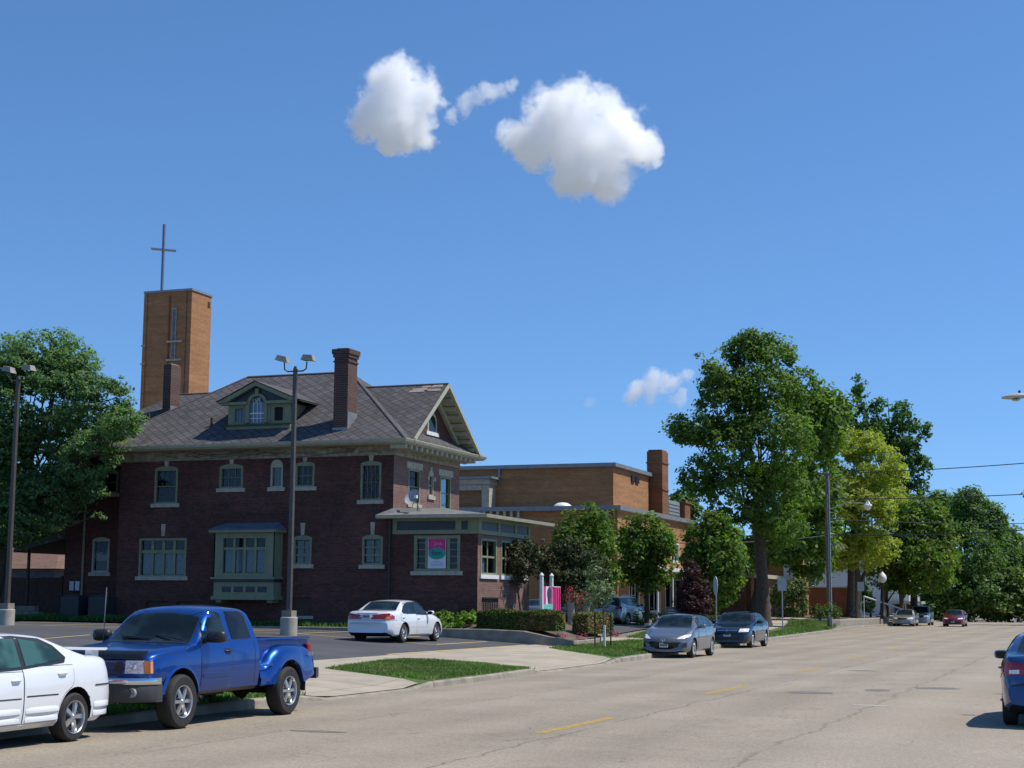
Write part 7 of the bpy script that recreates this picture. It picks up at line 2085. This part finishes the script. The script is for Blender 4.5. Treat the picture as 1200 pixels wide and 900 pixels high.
# ------------------------------------------------------------ pickup truck
def pickup():
    L, W = 5.1, 1.74
    t = thing('pickup_truck', 'blue extended-cab pickup truck with flared rear fenders parked at the kerb', 'pickup truck', (-13.38, 21.68, 0), math.pi, 'cars parked along the kerb')
    P = M_('paint_blue'); r = .385
    # axles: y=19.98 -> u ; local y = -(Y - 21.68)
    # nose at Y 19.13 -> u=0 ; front axle u=.85, rear axle u=4.02
    sp = dict(L=L, W=W, H=1.76, axles=(.86, 4.04), r=r, arch_r=.455, arch_dz=.02, tum=.30, sharp=30, wbelt=.95, crown=.04,
        top=[(0, .88), (.03, .98), (.10, 1.07), (.25, 1.115), (.7, 1.17), (1.12, 1.205), (1.2, 1.215), (1.68, 1.62), (1.8, 1.69), (2.0, 1.735), (2.5, 1.755), (2.86, 1.735), (2.97, 1.66), (3.07, 1.27), (3.08, 1.25)],
        bot=[(0, .66), (.25, .55), (.5, .5), (1.2, .44), (3.08, .45)],
        hw=[(0, .74), (.08, .80), (.25, .845), (.8, .87), (3.08, .87)],
        belt=[(0, .85), (.1, 1.0), (.3, 1.06), (1.2, 1.15), (3.08, 1.2)], cowl=1.2, roof0=1.75, kf=.1, kr=0.0, wbow=.08)
    c = Car(sp); 
    # cab + front clip only: shorten the loft
    sp2 = dict(sp); 
    us_end = 3.08
    class Cab(Car):
        pass
    us = sorted(set([0.0, .015, .03, .06, .10, .15, .2, .28] + [k * .06 for k in range(5, 50)] + [2.99, 3.03, 3.06, us_end]))
    R = []
    for u in us:
        p = c.sect(u); ring = list(p) + [(-x, z) for x, z in reversed(p[1:-1])]
        R.append([(x, c.warp(x, u), z) for x, z in ring])
    mb = MB(); mb.rings(R)
    o = mb.build('cab', P, None)
    cut = MB()
    for sg in (-1, 1): cut.lathe_solid((sg * (W / 2 - .2), L / 2 - .86, r + .02), .455, .62, 30)
    cu = cut.build('cut', M_('black_plastic'), None)
    md = o.modifiers.new('b', 'BOOLEAN'); md.object = cu; md.operation = 'DIFFERENCE'; md.solver = 'EXACT'
    me = bpy.data.meshes.new_from_object(o.evaluated_get(bpy.context.evaluated_depsgraph_get()))
    o.modifiers.clear(); o.data = me; bpy.data.objects.remove(cu)
    me.materials.clear(); me.materials.append(P); me.materials.append(M_('black_plastic'))
    for p in me.polygons:
        cx, cy, cz = p.center; dd = math.hypot(cy - (L / 2 - .86), cz - (r + .02))
        p.material_index = 1 if ((dd < .459 and abs(cx) < W / 2 - .02) or (p.normal.z < -.7 and cz < .6)) else 0
    me.polygons.foreach_set('use_smooth', [True] * len(me.polygons)); me.set_sharp_from_angle(angle=RAD(30)); me.update()
    o.parent = t; c.root = t; c.bvh = BVHTree.FromPolygons([v.co.copy() for v in me.vertices], [tuple(p.vertices) for p in me.polygons])
    Y = lambda u: L / 2 - u
    # glass
    def tband(u0, u1, w0, w1, name, n=8):
        poly = [(-w0, u0)] + [(-lerp(w0, w1, k / n), lerp(u0, u1, k / n)) for k in range(1, n)] + [(-w1, u1), (w1, u1)] + [(lerp(w1, w0, k / n), lerp(u1, u0, k / n)) for k in range(1, n)] + [(w0, u0)]
        return c.proj(name, 'car_glass', 'T', poly, .004, .08, seam=.014)
    tband(1.235, 1.70, .70, .60, 'windscreen')
    c.proj('rear_window', 'tinted_glass', 'B', rrect(-.55, .55, 1.3, 1.6, .05), .006, .1, seam=.012)
    for sd in 'RL':
        fg = [(1.43, 1.215), (2.16, 1.235), (2.10, 1.63), (2.02, 1.655), (1.80, 1.645), (1.70, 1.60)]
        c.proj('side_window', 'car_glass', sd, fg, .009, .1, seam=.018)
        c.proj('side_window', 'tinted_glass', sd, [(2.32, 1.245), (2.88, 1.26), (2.80, 1.58), (2.74, 1.645), (2.66, 1.66), (2.26, 1.66)], .007, .1, seam=.012)
        n = 10; z0, z1 = .5, 1.20
        left = [(1.38 - .0 * k / n, lerp(z0, z1, k / n)) for k in range(n + 1)]
        poly = [(1.38, z0), (1.38, 1.0), (1.40, 1.19), (2.25, 1.215), (2.24, .5)]
        d = c.proj('door', P, sd, poly, .005, .1, seam=.010)
        # window frame of the door
        c.proj('door_frame', P, sd, [(1.41, 1.2), (1.72, 1.62), (1.80, 1.672), (2.06, 1.682), (2.14, 1.65), (2.235, 1.22), (2.16, 1.235), (2.10, 1.63), (2.02, 1.655), (1.80, 1.645), (1.70, 1.60), (1.43, 1.215)], .006, .08, parent=d)
        c.handle(sd, 2.13, 1.07, 'black_plastic', d, .16)
        c.proj('handle_cup', 'black_plastic', sd, rrect(2.05, 2.2, 1.02, 1.11, .02), .007, .06, parent=d)
        c.mirror(sd, 1.55, 1.225, 'black_plastic', sz=1.25)
        c.proj('side_strip', P, sd, rrect(1.42, 2.2, .705, .735, .008), .018, .12)
        c.proj('fuel_seam' if sd == 'L' else 'panel_seam', 'black_plastic', sd, [(2.95, .5), (2.958, .5), (2.958, 1.2), (2.95, 1.2)], .003, .1)
        c.proj('hood_seam', 'black_plastic', sd, [(.2, 1.02), (1.25, 1.13), (1.25, 1.136), (.2, 1.027)], .003, .08)
        # fender lips
        for ax in (.86,):
            q = MB(); sg = 1 if sd == 'R' else -1; pts = []
            R2 = []
            for k in range(25):
                a = RAD(12 + 156 * k / 24); yy = Y(ax) + .46 * math.cos(a); zz = r + .02 + .46 * math.sin(a)
                x = W / 2 - .012
                R2.append([(sg * (x - .03), yy, zz), (sg * (x + .018), yy, zz), (sg * (x + .018), yy + .02 * math.cos(a), zz + .02 * math.sin(a)), (sg * (x - .0), yy + .06 * math.cos(a), zz + .06 * math.sin(a))])
            q.rings(R2); fo = q.build('fender_lip', P, None, True, 50); fo.parent = t
    # windscreen surround, wipers
    q = MB()
    for x0, x1 in ((-.62, -.1), (-.05, .5)):
        a = c.pt('T', x0, 1.25); b = c.pt('T', x1, 1.33); q.tube([(a.x, a.y, a.z + .03), ((a.x + b.x) / 2, (a.y + b.y) / 2, (a.z + b.z) / 2 + .035), (b.x, b.y, b.z + .03)], .011, 5)
    o2 = q.build('wiper', M_('black_plastic'), None); o2.parent = t
    c.proj('cowl_vent', 'black_plastic', 'T', [(-.72, 1.14), (.72, 1.14), (.70, 1.23), (-.70, 1.23)], .006, .06)
    # bug shield across the hood nose
    q = MB(); R2 = []
    for k in range(17):
        x = lerp(-.70, .70, k / 16); p = c.pt('F', x, 1.02); 
        R2.append([(x, p.y + .0, .985), (x, p.y + .055, 1.0), (x, p.y + .05, 1.05), (x, p.y - .02, 1.115), (x, p.y - .08, 1.12), (x, p.y - .05, 1.04)])
    q.rings(R2); o2 = q.build('hood_shield', M_('shield_black'), None, True, 50); o2.parent = t
    # nose panel: front face with grille, lamps
    q = MB(); R2 = []
    for k in range(21):
        x = lerp(-.80, .80, k / 20); bow = (x / .82) ** 2 * .12
        R2.append([(x, Y(-.02) - bow, .74), (x, Y(-.03) - bow, .80), (x, Y(-.015) - bow, .98), (x, Y(.12) - bow, 1.0), (x, Y(.12) - bow, .72)])
    q.rings(R2); o2 = q.build('nose_panel', P, None, True, 40); o2.parent = t
    def nose(x, z, off): return (x, Y(-.024) - (x / .82) ** 2 * .12 + off, z)
    def npatch(name, mat, poly, off=.008, th=.05, parent=None):
        q = MB(); q.rings([[nose(x, z, -th) for x, z in poly], [nose(x, z, off) for x, z in poly]]); o = q.build(name, M_(mat) if isinstance(mat, str) else mat, None); o.parent = parent or t; return o
    g = npatch('grille', 'black_plastic', [(-.42, .80), (-.2, .755), (.2, .755), (.42, .80), (.43, .97), (-.43, .97)], .006)
    q = MB()
    for k in range(8): z = .785 + k * .024; w = .4; q.tube([nose(x, z, .012) for x in (-w, -w/2, 0, w/2, w)], .005, 4)
    for k in range(26): x = -.4 + k * .032; q.tube([nose(x, .775, .012), nose(x, .96, .012)], .004, 4)
    o2 = q.build('mesh', M_('grille_grey'), None); o2.parent = g
    q = MB(); q.prism([(.14 * math.cos(a), .865 + .055 * math.sin(a)) for a in [2 * math.pi * k / 20 for k in range(20)]], 1, Y(-.024) + .01, Y(-.024) + .028); o2 = q.build('badge', M_('badge_blue'), None); o2.parent = g
    for s_ in (1, -1):
        hl = npatch('headlight', 'lamp_clear', [(s_ * x, z) for x, z in ((.47, .805), (.48, .985), (.73, .985), (.745, .805))], .014)
        npatch('indicator', 'lamp_amber', [(s_ * x, z) for x, z in ((.75, .805), (.738, .985), (.83, .975), (.84, .81))], .014)
        sd = 'R' if s_ > 0 else 'L'
        c.proj('indicator', 'lamp_amber', sd, [(.02, .83), (.17, .84), (.16, .95), (.02, .955)], .02, .05)
        q = MB(); cx, cy, cz = nose(s_ * .6, .9, .02); q.lathe([(.055, -.02), (.05, 0), (.01, .012)], (cx, cy, cz), axis=1, n=14); o2 = q.build('bulb_lens', M_('chrome'), None, True); o2.parent = hl
    # bumper: chrome top, dark lower valance, fog lamps
    def bump(name, mat, z0, z1, fy, w=.88, thick=.12, flare=.0):
        q = MB(); R2 = []
        for k in range(25):
            x = lerp(-w, w, k / 24); a = abs(x) / w; yy = Y(-fy) - (a ** 4) * .32
            R2.append([(x, yy - thick, z0), (x, yy - .015, z0), (x, yy, z0 + .03), (x, yy, z1 - .03), (x, yy - .02, z1), (x, yy - thick, z1)])
        q.rings(R2); o = q.build(name, M_(mat), None, True, 40); o.parent = t; return o
    bump('front_bumper', 'chrome', .655, .745, .13)
    lo = bump('bumper_valance', 'valance_grey', .41, .654, .12, .87, .16)
    for s_ in (1, -1):
        q = MB(); q.lathe([(.07, -.03), (.065, .008), (.05, 0), (.01, -.004)], (s_ * .62, Y(-.12) - (.62 / .87) ** 4 * .32 + .005, .54), axis=1, n=16); o2 = q.build('fog_lamp', M_('flood_glass'), None, True); o2.parent = lo
    q = MB(); q.box(-.25, .25, Y(-.125), Y(-.135), .46, .52); o2 = q.build('air_intake', M_('black_plastic'), None); o2.parent = lo
    # chassis, running gear
    q = MB()
    for s_ in (-1, 1): q.box(s_ * .42 - .04, s_ * .42 + .04, Y(4.95), Y(.3), .42, .54)
    for u in (.86, 4.04): q.tube([(-.7, Y(u), r), (.7, Y(u), r)], .05, 8)
    q.lathe([(.01, -.14), (.1, -.12), (.15, 0), (.1, .12), (.01, .14)], (.0, Y(4.04), r), axis=1, n=12)
    q.tube([(.3, Y(1.2), .45), (.3, Y(3.3), .42), (.3, Y(4.9), .45)], .035, 6); q.box(-.35, .35, Y(2.9), Y(2.3), .38, .52)
    o2 = q.build('chassis', M_('chassis_dark'), None); o2.parent = t
    # bed: inner box with open top, front wall, tailgate
    b0, b1 = 3.12, 4.98; bw = .70; zt = 1.19; zb = .62
    q = MB()
    q.box(-bw, -bw + .05, Y(b1), Y(b0), zb, zt); q.box(bw - .05, bw, Y(b1), Y(b0), zb, zt); q.box(-bw + .05, bw - .05, Y(b0 + .05), Y(b0), zb, zt); q.box(-bw + .05, bw - .05, Y(b1), Y(b1 - .05), zb, zt)
    q.box(-bw + .05, bw - .05, Y(b1 - .05), Y(b0 + .05), zb, zb + .04)
    for s_ in (-1, 1):
        q.rings([[(s_ * (bw - .06), yy, zt), (s_ * (bw + .045), yy, zt), (s_ * (bw + .06), yy, zt + .02), (s_ * (bw + .045), yy, zt + .04), (s_ * (bw - .04), yy, zt + .045), (s_ * (bw - .06), yy, zt + .03)] for yy in (Y(b1), Y(b0))])
    bed = q.build('bed', P, None, True, 30); bed.parent = t
    q = MB(); q.box(-.66, .66, Y(b1 + .035), Y(b1 + .001), .66, zt + .02); tg = q.build('tailgate', P, None); tg.parent = t
    q = MB(); q.box(-.1, .1, Y(b1 + .045), Y(b1 + .036), 1.02, 1.1); o2 = q.build('handle', M_('black_plastic'), None); o2.parent = tg
    # flared rear fender each side
    for s_ in (-1, 1):
        ax = 4.04; az = r + .03; ra = .455
        us2 = [3.16 + k * .045 for k in range(42)]
        us2 = [u for u in us2 if u <= 5.0]
        # outer skin profile height along u
        def ztop(u): return sinterp([(3.14, .80), (3.34, .805), (3.42, .86), (3.56, .99), (3.72, 1.075), (4.0, 1.11), (4.4, 1.105), (4.75, 1.06), (4.95, .99), (5.02, .95)], u)
        def wout(u): return sinterp([(3.12, .845), (3.36, .86), (3.5, .885), (3.8, .905), (4.3, .905), (4.8, .885), (5.02, .83)], u)
        R2 = []
        for u in us2:
            zt2 = ztop(u); wo = wout(u)
            zl = .50
            du = u - ax
            if abs(du) < ra: zl = max(zl, az + math.sqrt(ra * ra - du * du))
            if u > 4.55: zl = max(zl, lerp(.5, .62, (u - 4.55) / .45))
            zl = min(zl, zt2 - .02)
            hh = zt2 - zl
            R2.append([(s_ * (bw - .01), Y(u), zl), (s_ * (wo - .015), Y(u), zl), (s_ * (wo + .012), Y(u), zl + .012), (s_ * (wo + .01), Y(u), zl + hh * .25), (s_ * wo, Y(u), zl + hh * .5), (s_ * (wo - .02), Y(u), zl + hh * .74), (s_ * (wo - .06), Y(u), zl + hh * .91), (s_ * (wo - .11), Y(u), zt2), (s_ * (bw + .03), Y(u), zt2 + .02), (s_ * (bw - .01), Y(u), zt2 + .02)])
        q = MB(); q.rings(R2); fo = q.build('rear_fender', P, None, True, 38); fo.parent = t
        # step plate in front of the wheel
        q = MB(); q.rings([[(s_ * (bw - .02), Y(u), z0_), (s_ * .875, Y(u), z0_), (s_ * .875, Y(u), z1_), (s_ * (bw - .02), Y(u), z1_ + .01)] for u, z0_, z1_ in ((3.15, .56, .62), (3.42, .56, .62))]); o2 = q.build('step', P, None); o2.parent = fo
        q = MB(); q.box(s_ * .874, s_ * .882, Y(3.5), Y(3.18), .80, .83); 
        o2 = q.build('step_line', M_('paint_blue'), None); o2.parent = fo  # thin raised strip in the body paint above the step
        # side panel between rail and fender
        q = MB(); q.quad((s_ * (bw + .004), Y(b0 + .01), .6), (s_ * (bw + .004), Y(b1), .6), (s_ * (bw + .004), Y(b1), zt), (s_ * (bw + .004), Y(b0 + .01), zt)); o2 = q.build('bed_side', P, None); o2.parent = bed
        # tail lamp
        q = MB(); q.bbox(s_ * .70, s_ * .775, Y(5.0), Y(4.88), .84, 1.12, .02); o2 = q.build('tail_lamp', M_('lamp_red'), None); o2.parent = t
        # mud flap
        q = MB(); q.box(s_ * .64, s_ * .88, Y(4.62), Y(4.6), .36, .72); o2 = q.build('mud_flap', M_('rubber'), None); o2.parent = t
        q = MB(); q.box(s_ * .64, s_ * .84, Y(1.36), Y(1.34), .34, .6); o2 = q.build('mud_flap', M_('rubber'), None); o2.parent = t
        # FX4 style letters: "4X4"
        Mx = Matrix.Translation((s_ * .905, Y(4.72), .95)) @ Matrix.Rotation(RAD(90 if s_ > 0 else -90), 4, 'Z') @ Matrix.Rotation(RAD(90), 4, 'X')
        o2 = text_mesh('lettering', '4X4', .10, 'alloy', None, Mx, .003); o2.parent = t
        # wheel well liner
        q = MB(); q.rings([[(s_ * .30, Y(ax) + .45 * math.cos(a), az + .45 * math.sin(a)), (s_ * .86, Y(ax) + .45 * math.cos(a), az + .45 * math.sin(a)), (s_ * .86, Y(ax) + .46 * math.cos(a), az + .46 * math.sin(a)), (s_ * .30, Y(ax) + .46 * math.cos(a), az + .46 * math.sin(a))] for a in [RAD(5 + 170 * k / 16) for k in range(17)]])
        o2 = q.build('wheel_liner', M_('black_plastic'), None); o2.parent = t
    # rear bumper
    q = MB(); R2 = []
    for k in range(13):
        x = lerp(-.86, .86, k / 12); yy = Y(5.2) + (abs(x) / .86) ** 4 * .08
        R2.append([(x, yy, .56), (x, yy, .70), (x, yy + .02, .72), (x, Y(5.03), .72), (x, Y(5.03), .54)])
    q.rings(R2); o2 = q.build('rear_bumper', M_('valance_grey'), None, True, 40); o2.parent = t
    # antenna
    q = MB(); a = c.pt('T', .66, 1.08); q.tube([(a.x, a.y, a.z), (a.x, a.y - .06, a.z + .75)], .005, 4); o2 = q.build('antenna', M_('black_plastic'), None); o2.parent = t
    sp['tw'] = .25; sp['inset'] = -.035; sp['rimmat'] = 'alloy'
    c.wheels('six', .235)
simple('shield_black', (0.012, 0.014, 0.02), .12, .1); simple('grille_grey', (0.05, 0.052, 0.055), .5); simple('badge_blue', (0.01, 0.03, 0.12), .2)
simple('valance_grey', (0.05, 0.05, 0.052), .55, .15); simple('chassis_dark', (0.02, 0.018, 0.016), .8, .3)
pickup()
# ------------------------------------------------------- sky, sun, camera
SUN = Vector((2.0, 0.75, 3.6)).normalized()
def light():
    w = bpy.data.worlds.new('World'); SC.world = w; w.use_nodes = True
    nt = w.node_tree; bg = nt.nodes['Background']
    sk = nt.nodes.new('ShaderNodeTexSky'); sk.sky_type = 'NISHITA'; sk.sun_disc = False
    sk.sun_elevation = math.asin(SUN.z); sk.sun_rotation = math.atan2(SUN.x, SUN.y)
    sk.altitude = 200; sk.air_density = 1.0; sk.dust_density = 0.0; sk.ozone_density = 10.0
    # look a little higher into the sky than the true direction: keeps the deep blue of the day down to the horizon
    tc = nt.nodes.new('ShaderNodeTexCoord'); mp = nt.nodes.new('ShaderNodeMapping'); mp.inputs['Location'].default_value = (0, 0, .085)
    nt.links.new(tc.outputs['Generated'], mp.inputs[0]); nt.links.new(mp.outputs[0], sk.inputs[0])
    hs = nt.nodes.new('ShaderNodeHueSaturation'); hs.inputs['Saturation'].default_value = 1.04; hs.inputs['Hue'].default_value = 0.498
    nt.links.new(sk.outputs[0], hs.inputs['Color']); nt.links.new(hs.outputs[0], bg.inputs[0]); bg.inputs[1].default_value = 0.146
    l = bpy.data.lights.new('sun', 'SUN'); l.energy = 4.5; l.angle = RAD(0.53); l.color = (1.0, 0.945, 0.85)
    o = bpy.data.objects.new('sun', l); COL.objects.link(o)
    o.rotation_euler = SUN.to_track_quat('Z', 'Y').to_euler()
light()

def camera():
    f, TH, pitch, roll = 1850.0, RAD(20.5), math.atan(255 / 1850.0), RAD(0.4)
    fw = Vector((-math.sin(TH) * math.cos(pitch), math.cos(TH) * math.cos(pitch), math.sin(pitch)))
    rt = Vector((math.cos(TH), math.sin(TH), 0)); up = rt.cross(fw)
    rt2 = rt * math.cos(roll) + up * math.sin(roll); up2 = -rt * math.sin(roll) + up * math.cos(roll)
    M = Matrix((rt2, up2, -fw)).transposed().to_4x4(); M.translation = (0, 0, 1.84)
    c = bpy.data.cameras.new('camera'); c.sensor_width = 36; c.lens = f * 36 / 1200; c.clip_end = 20000
    o = bpy.data.objects.new('camera', c); COL.objects.link(o); o.matrix_world = M
    SC.camera = o
camera()

def cloud_px(x, y, D):
    M = SC.camera.matrix_world; f = 1850.0
    return M.translation + (M.to_3x3() @ Vector(((x - 600) / f, (450 - y) / f, -1))) * D

def clouds():
    D = 1500.0; s = D / 1850.0
    def cloud(label, blobs, seed, dens):
        ym = sum(b[1] for b in blobs) / len(blobs); pts = [(cloud_px(x, ym + (y - ym) * .92 + 3, D + dz), r * s * .92) for x, y, r, dz in blobs]
        c0 = sum((p for p, r in pts), Vector()) / len(pts)
        t = thing('cloud', label, 'cloud', tuple(c0), 0)
        # lumpy hull: overlapping puffs merged by a voxel remesh
        import bmesh
        bm = bmesh.new()
        for p, r in pts:
            m = Matrix.Translation(p - c0) @ Matrix.Diagonal((r * 1.35, r * 1.35, r * 1.3, 1))
            bmesh.ops.create_icosphere(bm, subdivisions=2, radius=1.0, matrix=m)
        me = bpy.data.meshes.new('puff'); bm.to_mesh(me); bm.free()
        o = bpy.data.objects.new('puff', me); COL.objects.link(o)
        rm = o.modifiers.new('r', 'REMESH'); rm.mode = 'VOXEL'; rm.voxel_size = 4.0
        me2 = bpy.data.meshes.new_from_object(o.evaluated_get(bpy.context.evaluated_depsgraph_get())); o.modifiers.clear(); o.data = me2
        o.parent = t
        m = bpy.data.materials.new('cloud_volume'); m.use_nodes = True; nt = m.node_tree
        nt.nodes.remove(nt.nodes['Principled BSDF']); out = nt.nodes['Material Output']
        pv = nt.nodes.new('ShaderNodeVolumePrincipled'); pv.inputs['Color'].default_value = (1, 1, 1, 1); pv.inputs['Anisotropy'].default_value = 0.0
        n = NT.__new__(NT); n.m = m; n.t = nt; n.n = nt.nodes; n.l = nt.links; n.b = None; n.tc = None
        # distance to the nearest puff centre, warped by noise
        vec = n.coord()
        nz = n.node('ShaderNodeTexNoise'); nz.inputs['Scale'].default_value = .022; nz.inputs['Detail'].default_value = 7; nz.inputs['Roughness'].default_value = .72; n.link(vec, nz.inputs['Vector'])
        sub = n.node('ShaderNodeVectorMath', operation='SUBTRACT'); n.link(nz.outputs['Color'], sub.inputs[0]); sub.inputs[1].default_value = (.5, .5, .5)
        best = None
        for p, r in pts:
            dv = n.node('ShaderNodeVectorMath', operation='DISTANCE'); 
            ad = n.node('ShaderNodeVectorMath', operation='MULTIPLY_ADD'); n.link(sub.outputs[0], ad.inputs[0]); ad.inputs[1].default_value = (r * 2.6 + 26,) * 3; n.link(vec, ad.inputs[2])
            n.link(ad.outputs[0], dv.inputs[0]); dv.inputs[1].default_value = tuple(p - c0)
            q = n.math('SUBTRACT', 1.0, n.math('DIVIDE', dv.outputs['Value'], r))
            best = q if best is None else n.math('MAXIMUM', best, q)
        de = n.ramp(best, [(0.06, 0.0), (0.2, 0.3), (0.42, 1.0)])
        n.link(n.math('MULTIPLY', de, dens), pv.inputs['Density'])
        nt.links.new(pv.outputs[0], out.inputs['Volume'])
        me2.materials.clear(); me2.materials.append(m)
        return t
    cloud('round white cloud on the upper left, first of the two large ones', [(470, 105, 48, 0), (448, 92, 32, 0), (440, 130, 36, 8), (475, 145, 38, 0), (498, 110, 30, -6), (500, 160, 16, 0), (425, 148, 16, 0)], 1, .2)
    cloud('thin ragged wisp between the two large white clouds', [(548, 120, 16, 0), (575, 103, 20, 0), (595, 96, 14, 0), (560, 112, 14, 0), (532, 133, 12, 0)], 2, .08)
    cloud('largest bright white cloud, right of the thin wisp', [(660, 135, 54, 0), (625, 160, 36, 0), (690, 165, 56, 6), (725, 150, 42, 0), (680, 200, 38, 0), (715, 205, 34, 0), (752, 170, 28, 0), (650, 115, 34, -5), (700, 125, 40, -5), (595, 158, 20, 0)], 3, .2)
    cloud('small low pale cloud beside the tallest tree', [(745, 457, 18, 0), (765, 451, 22, 0), (782, 444, 18, 0), (798, 436, 15, 0), (795, 465, 11, 0)], 4, .08)
    cloud('tiny faint cloud puff low in the sky', [(692, 468, 9, 0)], 5, .03)
clouds()

SC.render.engine = 'CYCLES'
cy = SC.cycles
cy.max_bounces = 64; cy.diffuse_bounces = 5; cy.glossy_bounces = 3; cy.transmission_bounces = 4; cy.transparent_max_bounces = 12; cy.volume_bounces = 64
cy.use_denoising = True
try: cy.denoiser = 'OPENIMAGEDENOISE'
except Exception: pass
cy.caustics_reflective = False; cy.caustics_refractive = False
cy.sample_clamp_indirect = 8
cy.volume_step_rate = 2.0; cy.volume_max_steps = 128
vs_ = SC.view_settings; vs_.view_transform = 'Standard'; vs_.look = 'None'; vs_.exposure = 0.1; vs_.gamma = 1.0
